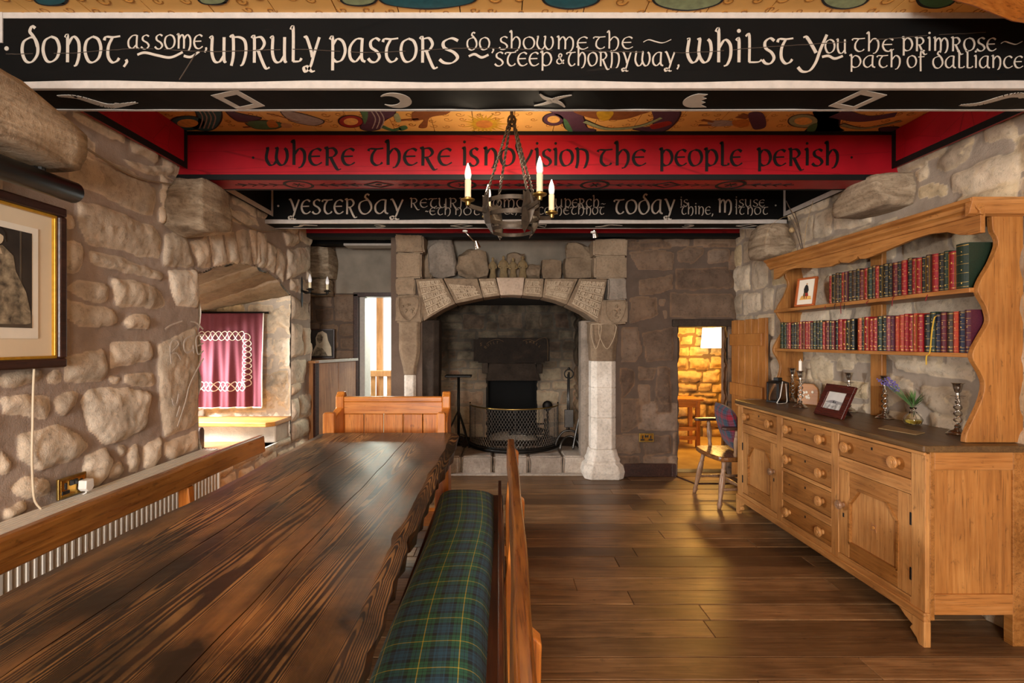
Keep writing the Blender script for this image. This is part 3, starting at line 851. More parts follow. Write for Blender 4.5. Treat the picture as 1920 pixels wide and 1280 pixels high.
# room beyond the low doorway
struct(masonry('wall_inner', (1.0, 7.35, 0), (1, 0, 0), (0, 0, 1), (0, -1, 0), 2.6, 2.3, .02, [], MAT['stone_warm'],
               courses(0, 2.6, 0, 2.3, (.12, .26), (.16, .42), 47), seed=13, bulge=.075, rough=.05, edge=.04))
struct(MB().box(1.0, 1.04, YB + .42, 7.4, 0, 2.3).build('wall_inner', MAT['stone_warm']))
struct(MB().box(3.5, 3.54, YB + .42, 7.4, 0, 2.3).build('wall_inner', MAT['stone_warm']))
struct(MB().box(1.0, 3.54, YB + .05, 7.4, 2.2, 2.26).build('ceiling_inner', MAT['plaster']))
struct(MB().box(1.0, DX0 - .03, YB + .40, YB + .44, 0, 2.3).box(DX1 + .13, 3.54, YB + .40, YB + .44, 0, 2.3).box(DX0, DX1 + .13, YB + .40, YB + .44, DZ1 + .07, 2.3).build('wall_inner', MAT['stone_warm']))
fi = NT('stone_flags'); fi.set(col=fi.ramp(fi.noise(fi.coord(), 5, 6), [(.3, hexc('#a98a4f')), (.7, hexc('#c4a567'))]), rough=.8)
struct(MB().box(1.0, 3.54, YB + .16, 7.4, -.04, .035).build('floor_inner', fi.m, bevel=.01))

# recess with the garden door, left of the chimney
YD = 6.10
rec_polys = []
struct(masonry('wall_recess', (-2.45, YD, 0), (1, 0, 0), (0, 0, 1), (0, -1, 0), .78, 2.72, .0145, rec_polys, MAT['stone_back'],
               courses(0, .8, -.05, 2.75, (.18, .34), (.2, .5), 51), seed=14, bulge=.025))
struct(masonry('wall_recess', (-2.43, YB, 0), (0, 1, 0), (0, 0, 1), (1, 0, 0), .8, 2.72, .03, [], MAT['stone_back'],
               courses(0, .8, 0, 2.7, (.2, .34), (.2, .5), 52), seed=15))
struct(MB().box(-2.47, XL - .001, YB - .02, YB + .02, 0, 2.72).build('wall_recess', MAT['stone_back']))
struct(MB().box(-1.93, -.90, YD - .05, YD + .12, 1.965, 2.72).build('wall_lintel', MAT['plaster'], bevel=.012))
mb = MB()
rock(mb, (-2.13, 5.92, 2.30), (.46, .34, .36), 3, 2, .12)
tag(mb.build('stone_corbel', MAT['corbel'], smooth=SM), 'upper corbel stone left of the plastered lintel of the garden door', 'corbel')
tag(rock(MB(), (-2.14, 5.94, 2.02), (.40, .26, .20), 8, 2, .12).build('stone_corbel', MAT['corbel'], smooth=SM), 'lower corbel stone above the picture of the hooded woman', 'corbel')
# garden door frame
d1 = thing('door_1', None, None); d1['kind'] = 'structure'
mb = MB().box(-1.72, -1.665, YD - .05, YD + .14, 0, 1.965).box(-.98, -.93, YD - .05, YD + .14, 0, 1.965).box(-1.72, -.93, YD - .05, YD + .14, 1.93, 1.985)
mb.build('door_frame', MAT['dark_wood'], d1, bevel=.006)
MB().box(-1.663, -1.60, YD + .02, YD + .30, 0, 1.93).build('door_reveal', MAT['white_paint'], d1, bevel=.004)
struct(MB().box(-1.10, -.78, YB - .1, YD + .14, 0, 2.72).build('wall_chimney', MAT['stone_back']))
# black timber with a white edge over the recess
MB_ = MB().box(-2.43, -.92, 5.62, 5.80, 2.47, 2.68)
o = tag(MB_.build('ceiling_beam', MAT['black_paint'], bevel=.004), 'short black beam with white lower edge over the garden door recess', 'beam')
MB().box(-1.70, -.92, 5.612, 5.80, 2.452, 2.475).build('white_edge', MAT['white_paint'], o)
ws_ = thing('motion_sensor', 'small white sensor box on the black beam above the garden door', 'sensor', (-1.29, 5.60, 2.545))
MB().box(-.052, .052, -.02, .012, -.035, .05).build('housing', MAT['white_plastic'], ws_, bevel=.006)
MB().box(-.02, .02, -.024, -.018, -.012, .012).build('lens', plain('sensor_lens', hexc('#b9a9a4'), .3), ws_, bevel=.003)

# wall behind the viewer, with two unseen openings added for the fill
mb = MB()
for x0, x1, z0, z1 in ((XL - .05, -1.45, 0, 2.7), (-.35, .55, 0, 2.7), (1.65, XR + .05, 0, 2.7), (-1.45, -.35, 0, .85), (-1.45, -.35, 2.25, 2.7), (.55, 1.65, 0, .85), (.55, 1.65, 2.25, 2.7)):
    mb.box(x0, x1, YN - .3, YN, z0, z1)
struct(mb.build('wall_rear', MAT['stone_left']))

# floor boards
rng = random.Random(5)
mb = MB(); tones = []
y = YN
while y < YB + .9:
    x = XL - .5 - rng.uniform(0, 1.0); wv = .152
    while x < XR + .1:
        L = rng.uniform(1.1, 2.6); dz = rng.uniform(-.002, .0015)
        x0, x1 = max(x, XL - .5), min(x + L, XR + .1)
        if x1 - x0 > .05:
            mb.box(x0 + .0012, x1 - .0012, y + .0022, y + wv - .0022, -.03, dz); tones.append(rng.random() ** 1.6)
        x += L
    y += wv
fl = mb.build('floor', MAT['floor'], bevel=.0025, bseg=1, recalc=False)
at = fl.data.attributes.new('tone', 'FLOAT', 'POINT'); at.data.foreach_set('value', np.repeat(np.array(tones, np.float32), 8))
struct(fl)
struct(MB().box(XL - .6, XR + .2, YN - .1, 6.9, -.08, -.028).build('floor_base', MAT['black_void']))
# threshold edge of the low doorway and the skirting board
mb = MB().prism([(1.83, 5.33), (1.855, 5.33), (1.94, 5.06), (2.47, 5.06), (2.47, 5.03), (1.925, 5.03)], 'Z', -.002, .012)
struct(mb.build('trim_threshold', MAT['dark_wood']))
struct(MB().prism([(1.30, YB - .035), (1.795, YB - .035), (1.83, YB - .06), (1.83, YB + .02), (1.30, YB + .02)], 'Z', 0, .135).build('baseboard_back', MAT['dark_wood'], bevel=.004))

# painted ceiling boards
mb = MB(); x = XL - .1; k = 0
while x < XR + .1:
    mb.box(x + .002, x + .238, YN, YB + 1.0, ZC - (.0012 if k % 2 else 0), ZC + .02); x += .24; k += 1
ceil_o = struct(mb.build('ceiling', MAT['ceil'], recalc=False))
struct(MB().box(XL - .6, XR + .3, YN - .1, 6.4, ZC + .02, ZC + .06).build('ceiling_base', MAT['p_black']))
# ---------------------------------------------------------------- hand-painted uncial lettering (broad pen strokes)
GL = {   # glyph: (advance, [stroke, ...]); baseline 0, x-height 1
 'a': (1.0, [[(.78, .98), (.42, .95), (.08, .62), (.10, .18), (.40, .03), (.74, .30)], [(.80, 1.0), (.76, .5), (.78, .12), (.98, .02)]]),
 'c': (.86, [[(.80, .84), (.55, .98), (.20, .82), (.06, .45), (.22, .10), (.52, .02), (.84, .18)]]),
 'd': (1.05, [[(.50, .95), (.14, .78), (.06, .40), (.26, .05), (.60, .02), (.90, .32), (.88, .72), (.64, 1.02), (.48, 1.18), (.60, 1.38), (.78, 1.30)], [(.50, .95), (.74, .92), (.90, .60)]]),
 'e': (.86, [[(.80, .86), (.55, .98), (.20, .82), (.06, .45), (.22, .10), (.52, .02), (.84, .18)], [(.10, .52), (.72, .54)]]),
 'f': (.72, [[(.70, 1.36), (.42, 1.40), (.28, 1.1), (.28, -.30)], [(.02, .86), (.66, .90)]]),
 'g': (.9, [[(.05, .95), (.8, .98)], [(.42, .95), (.12, .6), (.55, .5), (.75, .1), (.45, -.3), (.08, -.2)]]),
 'h': (1.0, [[(.02, 1.32), (.18, 1.40), (.18, .02)], [(.20, .62), (.52, .98), (.82, .78), (.84, .30), (.66, -.06), (.46, -.14)]]),
 'i': (.40, [[(.04, .95), (.20, 1.0), (.20, .02)]]),
 'I': (.40, [[(.04, .95), (.20, 1.0), (.20, .02)], [(.06, .02), (.36, .02)]]),
 'l': (.42, [[(.02, 1.32), (.18, 1.40), (.18, .10), (.24, .01), (.42, .04)]]),
 'L': (.66, [[(.04, 1.30), (.18, 1.36), (.18, .03)], [(.16, .03), (.52, .04), (.66, .16)]]),
 'm': (1.42, [[(.05, .95), (.18, 1.0), (.18, .02)], [(.20, .66), (.45, .98), (.66, .76), (.66, .02)], [(.68, .66), (.95, .98), (1.22, .76), (1.24, .25), (1.10, -.08), (.98, -.14)]]),
 'n': (1.0, [[(.05, .95), (.18, 1.0), (.18, .02)], [(.20, .66), (.50, .98), (.80, .78), (.82, .28), (.68, -.06), (.54, -.12)]]),
 'N': (1.12, [[(.02, 1.0), (.20, 1.04), (.22, .3), (.10, -.14)], [(.12, .98), (.55, 1.0), (.88, .84), (.94, .40), (.78, -.04), (.62, -.14)]]),
 'o': (1.02, [[(.50, .98), (.16, .82), (.06, .45), (.24, .08), (.52, .02), (.84, .20), (.95, .56), (.80, .88), (.50, .98)]]),
 'p': (1.02, [[(.02, .95), (.18, 1.0), (.18, -.34)], [(.20, .72), (.45, .97), (.78, .86), (.92, .48), (.74, .12), (.42, .02), (.20, .14)]]),
 'r': (.98, [[(.04, .97), (.20, 1.0), (.20, .02)], [(.20, .96), (.55, 1.0), (.76, .76), (.58, .52), (.30, .46)], [(.42, .48), (.62, .20), (.82, -.02), (1.0, -.02)]]),
 'R': (1.0, [[(.04, .97), (.20, 1.0), (.20, -.02)], [(.20, .96), (.58, 1.0), (.78, .76), (.60, .52), (.30, .46)], [(.42, .48), (.62, .10), (.86, -.24), (1.08, -.20)]]),
 's': (.78, [[(.72, .90), (.48, 1.0), (.20, .86), (.22, .62), (.56, .44), (.70, .22), (.50, .02), (.22, .02), (.04, .16)]]),
 't': (.92, [[(.02, .84), (.12, .97), (.50, .96), (.92, 1.0)], [(.48, .94), (.26, .62), (.24, .24), (.46, .02), (.72, .06), (.86, .18)]]),
 'u': (1.05, [[(.02, .95), (.16, 1.0), (.14, .40), (.30, .04), (.58, .02), (.82, .26)], [(.84, 1.0), (.84, .10), (.98, .02)]]),
 'v': (.95, [[(.10, 1.45), (.02, 1.2), (.18, .7), (.42, .02)], [(.42, .02), (.74, .60), (.88, .98)]]),
 'w': (1.5, [[(.05, .98), (.14, 1.0), (.05, .42), (.26, .04), (.52, .06), (.72, .34)], [(.60, .98), (.74, 1.0), (.68, .40), (.92, .03), (1.20, .10), (1.36, .46), (1.32, .86), (1.18, 1.0)]]),
 'W': (1.6, [[(.20, 1.0), (.05, .66), (.10, .20), (.36, .02), (.66, .14), (.76, .40)], [(.74, 1.0), (.74, .30), (.95, .03), (1.25, .06)], [(1.30, 1.0), (1.30, .02)]]),
 'y': (.98, [[(.04, .98), (.18, 1.0), (.42, .52), (.52, .20)], [(.92, 1.0), (.62, .34), (.42, -.14), (.14, -.38), (.02, -.22), (.22, -.16), (.46, -.36), (.66, -.34)]]),
 'Y': (1.0, [[(.04, .98), (.18, 1.0), (.42, .62), (.56, .36)], [(1.0, 1.1), (.74, .50), (.55, -.02), (.30, -.36), (.0, -.40), (-.18, -.22)]]),
 '&': (.86, [[(.80, .02), (.50, .42), (.30, .72), (.42, .96), (.60, .84), (.50, .62), (.16, .38), (.14, .12), (.40, .0), (.70, .18), (.80, .40)]]),
 ',': (.34, [[(.16, .10), (.20, -.02), (.06, -.24)]]),
 '.': (.36, [[(.12, .44), (.22, .54)], [(.22, .44), (.12, .54)], [(.10, .49), (.24, .49)]]),
 '-': (.5, [[(.04, .44), (.16, .54), (.32, .44), (.46, .54)]]),
 '~': (1.6, [[(.0, .40), (.30, .60), (.70, .44), (1.10, .34), (1.55, .62)]]),
 ' ': (.45, []),
}
_pc = [0]
def pen(mb, pts, place, w, wmin, ang=.35, depth=.0012):
    """sweep a broad pen; place(x, y, d) -> world point, d lifts off the surface"""
    pts = [Vector((p[0], p[1])) for p in pts]
    _pc[0] += 1; depth = depth * (1 + .05 * (_pc[0] % 11))
    n = len(pts); L = []; Rr = []
    nib = Vector((math.cos(ang), math.sin(ang)))
    for i in range(n):
        t = pts[min(i + 1, n - 1)] - pts[max(i - 1, 0)]
        if t.length < 1e-9: t = Vector((1, 0))
        t.normalize(); nr = Vector((-t.y, t.x))
        hw = .5 * (wmin + (w - wmin) * abs(nr.dot(nib)))
        L.append(pts[i] + nr * hw); Rr.append(pts[i] - nr * hw)
    vs = []
    for a, b in zip(L, Rr): vs += [place(a.x, a.y, depth), place(b.x, b.y, depth), place(a.x, a.y, -.001), place(b.x, b.y, -.001)]
    fs = []
    for i in range(n - 1):
        p, q = 4 * i, 4 * i + 4
        fs += [(p, p + 1, q + 1, q), (p, q, q + 2, p + 2), (p + 1, p + 3, q + 3, q + 1)]
    mb.add(vs, fs)

def write(mb, text, x0, x1, base, xh, place, w=.135, wmin=.05, depth=.0012, n=5):
    tot = sum(GL[c][0] + .10 for c in text) - .10
    kx = (x1 - x0) / tot
    x = x0
    for c in text:
        adv, st = GL[c]
        if c == '.':
            flat(mb, [(x + .17 * kx + .16 * xh * math.cos(t), base + .5 * xh + .16 * xh * math.sin(t)) for t in np.linspace(0, 2 * PI, 15)[:-1]], place)
            st = []
        if c == 'i':
            flat(mb, [(x + .20 * kx + .085 * xh * math.cos(t), base + 1.36 * xh + .085 * xh * math.sin(t)) for t in np.linspace(0, 2 * PI, 13)[:-1]], place)
        for s in st:
            pts = s if len(s) == 2 else catmull(s, n)
            pen(mb, [(x + p[0] * kx, base + p[1] * xh) for p in pts], place, w * min(xh, kx * 1.3), wmin * xh, depth=depth)
        x += (adv + .10) * kx

def flat(mb, poly, place, d=.0012):
    n = len(poly)
    vs = [place(p[0], p[1], d) for p in poly] + [place(p[0], p[1], -.001) for p in poly]
    mb.add(vs, [tuple(range(n))] + [(i, n + i, n + (i + 1) % n, (i + 1) % n) for i in range(n)])
# ---------------------------------------------------------------- painted beams
def beam(y0, y1, x0, x1, z0, z1, mat, label, seed):
    rng = random.Random(seed); n = 40
    mb = MB(); vs = []; fs = []
    for i in range(n + 1):
        x = x0 + (x1 - x0) * i / n
        j = lambda a: rng.uniform(-a, a)
        vs += [(x, y0, z1), (x, y0, z0 + .012 + j(.002)), (x, y0 + .012 + j(.003), z0 + j(.002)), (x, y1 - .01, z0 + j(.002)), (x, y1, z0 + .01), (x, y1, z1)]
    for i in range(n):
        for k in range(6): fs.append((6 * i + k, 6 * i + (k + 1) % 6, 6 * i + 6 + (k + 1) % 6, 6 * i + 6 + k))
    fs += [tuple(range(6)), tuple(6 * n + k for k in range(6))[::-1]]
    mb.add(vs, fs)
    return tag(mb.build('ceiling_beam', mat), label, 'beam')

def fx(u, Y): return (u - U0) / FPX * Y
def fz(v, Y): return EYE - (v - V0) / FPX * Y
def face(Y): return lambda x, z, d: (x, Y - d, z)
def under(z): return lambda x, y, d: (x, y, z - d)

# --- nearest black beam with white lettering
Y1, D1 = 2.00, 0.195
b1 = beam(Y1, Y1 + D1, XL - .02, XR + .02, ZBEAM, ZC, MAT['black_paint'], 'nearest ceiling beam, black with white edges and the long white sentence about unruly pastors', 1)
mb = MB()
T = face(Y1)
def row(text, u0, u1, vb, vx, Y, T, mb, **k): write(mb, text, fx(u0, Y), fx(u1, Y), fz(vb, Y), (vb - vx) / FPX * Y, T, **k)
for a in (('.', 8, 18, 104, 78), ('do', 40, 114, 117, 68), ('not', 121, 226, 118, 68), (',', 230, 244, 116, 76), ('as', 240, 281, 92, 66), ('some,', 290, 390, 92, 65),
          ('uNRuLy', 393, 601, 117, 70), ('pastoR', 618, 818, 117, 72), ('s', 822, 862, 119, 72), ('do,', 875, 928, 94, 70), ('show', 935, 1040, 93, 69), ('me', 1043, 1103, 93, 69), ('the', 1112, 1187, 92, 69), ('~', 1206, 1260, 88, 66),
          ('steep', 927, 1036, 124, 98), ('&', 1042, 1058, 120, 100), ('thoRNy', 1062, 1184, 124, 98), ('way,', 1190, 1275, 124, 98),
          ('whi', 1287, 1392, 118, 74), ('L', 1396, 1428, 118, 80), ('st', 1428, 1487, 120, 72), ('Y', 1504, 1550, 116, 70), ('ou', 1546, 1588, 100, 74), ('the', 1597, 1676, 97, 72), ('pRimRose', 1690, 1868, 96, 71), ('~', 1876, 1918, 90, 70),
          ('path', 1592, 1690, 127, 104), ('of', 1700, 1734, 127, 104), ('daLLiance', 1748, 1918, 128, 105)):
    row(*a, Y1, T, mb)
for pts in ([(258, 103), (272, 99), (295, 104), (320, 108), (343, 98)], [(345, 105), (358, 107), (374, 97)], [(879, 106), (890, 102), (903, 108), (916, 103)], [(1541, 107), (1553, 105), (1565, 110), (1580, 105)]):
    pen(mb, [(fx(u, Y1), fz(v, Y1)) for u, v in catmull(pts, 6)], T, .010, .004, ang=1.3)
mb.build('lettering', MAT['letter_white'], b1, recalc=False)
mb = MB(); rng = random.Random(2); cr_ = catmull([(12, 102), (130, 100), (260, 92), (400, 97), (560, 93), (700, 99), (880, 91), (1080, 96), (1290, 99), (1420, 90), (1600, 78), (1760, 66), (1915, 58)], 14)
for a in range(0, len(cr_) - 12, 11):
    pen(mb, [(fx(u, Y1), fz(v + rng.uniform(-.5, .5), Y1)) for u, v in cr_[a:a + rng.choice((8, 10, 12))]], T, .0035, .0022, depth=.0024)
pen(mb, [(fx(u, Y1), fz(v, Y1)) for u, v in ((368, 100), (352, 126), (337, 150))], T, .004, .004, depth=.0024)
mb.build('timber_crack', MAT['dark_stone'], b1, recalc=False)
mb = MB()
mb.strip([(x, ZBEAM + .024 + .004 * math.sin(x * 7)) for x in np.linspace(XL, XR, 30)], [(x, ZBEAM - .003) for x in np.linspace(XL, XR, 30)], 'Y', Y1 - .003, Y1 + .014)
mb.box(XL, XR, Y1 - .002, Y1 + .01, ZC - .024, ZC - .001)
mb.box(-1.965, -1.935, Y1 - .004, Y1 + .01, ZC - .12, ZC - .001)
mb.box(XL, XR, Y1 + D1 - .012, Y1 + D1 + .002, ZBEAM - .003, ZBEAM + .01)
mb.build('white_border', MAT['white_paint'], b1)
mb = MB(); T = under(ZBEAM - .001); yc = Y1 + D1 / 2 + .005
def at1(u, dy=0): return ((u - U0) / FPX * yc, yc + dy)
def sym_s(mb, x, y, T, k=1.0, fl=1):
    top = catmull([(-.13, .03 * fl), (-.06, .022 * fl), (-.005, -.03 * fl), (.04, -.035 * fl), (.15, -.012 * fl)], 6)
    tt = [(x + a * k, y + b * 1.3 * k) for a, b in top]; m_ = len(tt) - 1
    for q in range(m_): pen(mb, [tt[q], tt[q + 1]], T, (.008 + .034 * math.sin(PI * (q + .5) / m_)) * k, (.008 + .034 * math.sin(PI * (q + .5) / m_)) * k)
    for sx in (-1, 1): flat(mb, [(x + sx * .06 * k + .012 * k * math.cos(t), y + sx * fl * -.03 * k + .010 * k * math.sin(t)) for t in np.linspace(0, 2 * PI, 10)[:-1]], T)
def sym_rect(mb, x, y, T, a, w=.052, h=.058, ln=.030):
    c, s = math.cos(a), math.sin(a)
    q = [(-w, -h), (w, -h), (w, h), (-w, h)]
    for i in range(4):
        (ax, ay), (bx, by) = q[i], q[(i + 1) % 4]
        L = math.hypot(bx - ax, by - ay); ex, ey = (bx - ax) / L * ln / 2, (by - ay) / L * ln / 2
        pen(mb, [(x + (ax - ex) * c - (ay - ey) * s, y + (ax - ex) * s + (ay - ey) * c), (x + (bx + ex) * c - (by + ey) * s, y + (bx + ex) * s + (by + ey) * c)], T, ln, ln)
def sym_moon(mb, x, y, T, r=.062, fl=1, bite=False):
    o = [(x + fl * r * math.cos(t), y + r * math.sin(t)) for t in np.linspace(-2.55, 2.55, 26)]
    if bite:
        o = [(x + fl * r * math.cos(t), y + r * math.sin(t)) for t in np.linspace(-1.2, 1.5, 16)]
        i = [(x - fl * r * a, y + r * b) for a, b in ((.9, .95), (.35, .55), (.55, .25), (.15, .05), (.40, -.30), (.05, -.45), (.25, -.85))]
    else: i = [(x + fl * r * (-.40 + .66 * math.cos(t)), y + r * .62 * math.sin(t)) for t in np.linspace(2.2, -2.2, 18)]
    m = min(len(o), len(i)); O_ = [o[int(k * (len(o) - 1) / 23)] for k in range(24)]; I_ = [i[::-1][int(k * (len(i) - 1) / 23)] for k in range(24)]
    for k in range(23):
        if bite: continue
        flat(mb, [O_[k], O_[k + 1], I_[k + 1], I_[k]], T)
    if bite: flat(mb, o + i, T)
def sym_star4(mb, x, y, T, r=.085):
    for q in range(4):
        a = q * PI / 2 + .5
        pts = catmull([(0, 0), (.5, .1), (1, .42)], 5); m = len(pts)
        for i in range(m - 1):
            t0 = 1 - i / (m - 1) * .9
            (ax, ay), (bx, by) = pts[i], pts[i + 1]
            R2 = lambda p: (x + r * (p[0] * math.cos(a) - p[1] * math.sin(a)), y + r * .8 * (p[0] * math.sin(a) + p[1] * math.cos(a)))
            pen(mb, [R2((ax, ay)), R2((bx, by))], T, .032 * t0, .028 * t0)
for u, f in ((183, lambda x, y: sym_s(mb, x, y, T, 1.0, -1)), (447, lambda x, y: sym_rect(mb, x, y, T, -.35)), (742, lambda x, y: sym_moon(mb, x, y, T, .065)), (1036, lambda x, y: sym_star4(mb, x, y, T)),
             (1310, lambda x, y: sym_moon(mb, x, y, T, .062, -1, True)), (1607, lambda x, y: sym_rect(mb, x, y, T, .32)), (1875, lambda x, y: sym_s(mb, x, y, T, 1.0, 1))):
    f(*at1(u))
mb.build('painted_symbols', MAT['letter_white'], b1, recalc=False)

# --- red beam with black lettering
Y2, D2 = 3.13, 0.21
b2 = beam(Y2, Y2 + D2, XL - .02, XR + .02, ZBEAM, ZC, MAT['red_paint'], 'red ceiling beam with black lettering about vision and the people', 2)
mb = MB(); T = face(Y2)
for a in (('.', 470, 480, 303, 288), ('wheRe', 498, 666, 310, 278), ('theRe', 690, 848, 310, 278), ('is', 866, 898, 311, 278), ('no', 906, 966, 311, 278), ('v', 968, 1000, 311, 280), ('isioN', 1002, 1106, 311, 280),
          ('the', 1120, 1212, 311, 280), ('peopLe', 1236, 1392, 311, 280), ('peRish', 1419, 1574, 311, 280), ('.', 1593, 1601, 302, 288)):
    row(*a, Y2, T, mb, w=.19)
mb.build('lettering', MAT['letter_black'], b2, recalc=False)
mb = MB()
mb.box(XL, XR, Y2 - .003, Y2 + .006, ZC - .024, ZC - .001)
mb.box(XL, XR, Y2 - .003, Y2 + .008, ZBEAM - .002, ZBEAM + .030)
mb.box(XL, XR, Y2 + D2 - .016, Y2 + D2 + .003, ZBEAM - .003, ZBEAM + .016)
mb.box(-1.93, -1.905, Y2 - .004, Y2 + .004, 2.50, ZC - .001); mb.box(2.405, 2.43, Y2 - .004, Y2 + .004, 2.50, ZC - .001)
mb.build('black_border', MAT['letter_black'], b2)
mb = MB(); T = under(ZBEAM - .001); yc2 = Y2 + D2 / 2
for u in (560, 866, 1115, 1370):
    x = (u - U0) / FPX * yc2
    ring = [(x + .085 * math.cos(t), yc2 + .075 * math.sin(t)) for t in np.linspace(0, 2 * PI, 28)]
    pen(mb, ring, T, .018, .018)
    for q in range(3):
        a = q * PI / 3
        pen(mb, [(x + .04 * math.cos(a), yc2 + .04 * math.sin(a)), (x - .04 * math.cos(a), yc2 - .04 * math.sin(a))], T, .007, .007)
    for sx in (-1, 1):
        pen(mb, [(x + sx * .09, yc2), (x + sx * .40, yc2)], T, .005, .005)
        for k in range(4):
            xx = x + sx * (.13 + .065 * k)
            pen(mb, [(xx + sx * .045, yc2 - .03), (xx, yc2), (xx + sx * .045, yc2 + .03)], T, .006, .006)
for u in (710, 1000, 1250):
    x = (u - U0) / FPX * yc2
    pen(mb, [(x - .09, yc2), (x, yc2 + .055), (x + .09, yc2), (x, yc2 - .055), (x - .09, yc2)], T, .014, .014)
    flat(mb, [(x - .022, yc2), (x, yc2 + .014), (x + .022, yc2), (x, yc2 - .014)], T)
mb.build('painted_symbols', MAT['letter_black'], b2, recalc=False)

# --- far black beam
Y3, D3 = 4.32, 0.20
b3 = beam(Y3, Y3 + D3, -1.975, 2.44, ZBEAM + .008, ZC, MAT['black_paint'], 'far black ceiling beam with white lettering beginning with yesterday', 3)
mb = MB(); T = face(Y3)
for a in (('.', 518, 526, 392, 380), ('yesteR', 541, 668, 401, 374), ('day', 672, 757, 401, 374), ('RetuRN', 768, 880, 389, 372), ('-eth', 797, 846, 403, 389), ('not', 852, 900, 403, 389), ('como', 908, 985, 389, 373), ('aN', 945, 985, 402, 390),
          ('u', 1040, 1056, 388, 373), ('peRch', 1058, 1124, 388, 373), ('-', 1126, 1136, 388, 376), ('cometh', 1008, 1096, 402, 388), ('not', 1098, 1133, 402, 388),
          ('today', 1151, 1266, 401, 374), ('is', 1275, 1290, 386, 374), ('thine,', 1276, 1338, 402, 387), ('m', 1346, 1374, 399, 374), ('isuse', 1378, 1434, 387, 374), ('it', 1378, 1396, 402, 388), ('not', 1400, 1440, 402, 388), ('.', 1451, 1458, 390, 380)):
    row(*a, Y3, T, mb)
mb.build('lettering', MAT['letter_white'], b3, recalc=False)
mb = MB()
zb = ZBEAM + .008
mb.strip([(x, zb + .028 + .003 * math.sin(x * 9)) for x in np.linspace(-1.97, 2.43, 30)], [(x, zb - .003) for x in np.linspace(-1.97, 2.43, 30)], 'Y', Y3 - .003, Y3 + .012)
mb.box(-1.97, 2.43, Y3 + D3 - .01, Y3 + D3 + .003, zb - .003, zb + .012)
mb.build('white_border', MAT['white_paint'], b3)
mb = MB(); T = under(zb - .001); yc3 = Y3 + D3 / 2
for i, u in enumerate((570, 712, 865, 1010, 1140, 1290, 1400)):
    x = (u - U0) / FPX * yc3
    k = i % 4
    if k == 0: sym_s(mb, x, yc3, T, .8)
    elif k == 1: sym_moon(mb, x, yc3, T, .05)
    elif k == 2: pen(mb, [(x - .09, yc3), (x, yc3 + .05), (x + .09, yc3), (x, yc3 - .05), (x - .09, yc3)], T, .014, .014)
    else: pen(mb, [(x - .06, yc3 - .05), (x + .06, yc3 + .05), (x + .06, yc3 - .05), (x - .06, yc3 - .05)], T, .013, .013)
mb.build('painted_symbols', MAT['letter_white'], b3, recalc=False)

# --- dark red plate beam against the far wall
b4 = beam(5.20, 5.36, -1.97, 2.47, 2.468, ZC, MAT['red_paint'], 'dark red beam along the top of the far wall above the fireplace', 4)
MB().box(-1.97, 2.47, 5.197, 5.36, 2.462, 2.50).build('black_border', MAT['letter_black'], b4)

# --- boards along the side walls between the beams
def side_board(x, y0, y1, red, label, sg):
    o = tag(MB().box(min(x, x - sg * .03), max(x, x - sg * .03), y0, y1, 2.46, ZC).build('side_board', MAT['red_paint'] if red else MAT['black_paint'], bevel=.003), label, 'board')
    e = .003 * sg
    mbb = MB().box(min(x - .002 * sg, x + e), max(x - .002 * sg, x + e), y0, y1, 2.455, 2.49)
    mbb.box(min(x - .002 * sg, x + e), max(x - .002 * sg, x + e), y1 - .03, y1, 2.49, ZC)
    mbb.build('border', MAT['letter_black'] if red else MAT['white_paint'], o)
side_board(-1.905, Y1 + D1, Y2, True, 'red board along the left wall top between the nearest two beams', 1)
side_board(2.405, Y1 + D1, Y2, True, 'red board along the right wall top between the nearest two beams', -1)
side_board(-1.905, Y2 + D2, Y3, False, 'black board with white border at the left wall top behind the red beam', 1)
side_board(2.405, Y2 + D2, Y3, False, 'black board with white border at the right wall top behind the red beam', -1)

# --- beam end stones
for c, sz, sd, lb in (((-1.795, 1.69, 2.165), (.42, .60, .225), 5, 'huge rounded corbel stone under the nearest black beam, above the picture lamp'),
                      ((-1.87, 3.17, 2.21), (.28, .36, .33), 9, 'block corbel stone under the left end of the red beam'),
                      ((2.40, 3.24, 2.315), (.34, .42, .20), 12, 'corbel stone under the right end of the red beam, above the dresser'),
                      ((2.40, 4.42, 2.25), (.36, .34, .30), 15, 'corbel stone under the right end of the far black beam, behind the dried stems')):
    tag((rock(MB(), c, sz, sd, 1, .11, 10, .16) if sd == 5 else rock(MB(), c, sz, sd, 3, .13, 10, .38)).build('stone_corbel', MAT['corbel'], smooth=True), lb, 'corbel')

# curved timber at the top right
o = MB().prism([(1.50, 2.62), (1.66, 2.575), (1.80, 2.52), (1.90, 2.505), (2.47, 2.505), (2.47, 2.68), (1.50, 2.68)], 'Y', 1.70, 1.80)
tag(o.build('curved_brace', MAT['orange_oak'], bevel=.01), 'curved orange-brown timber in the upper right corner, in front of the nearest black beam', 'timber')

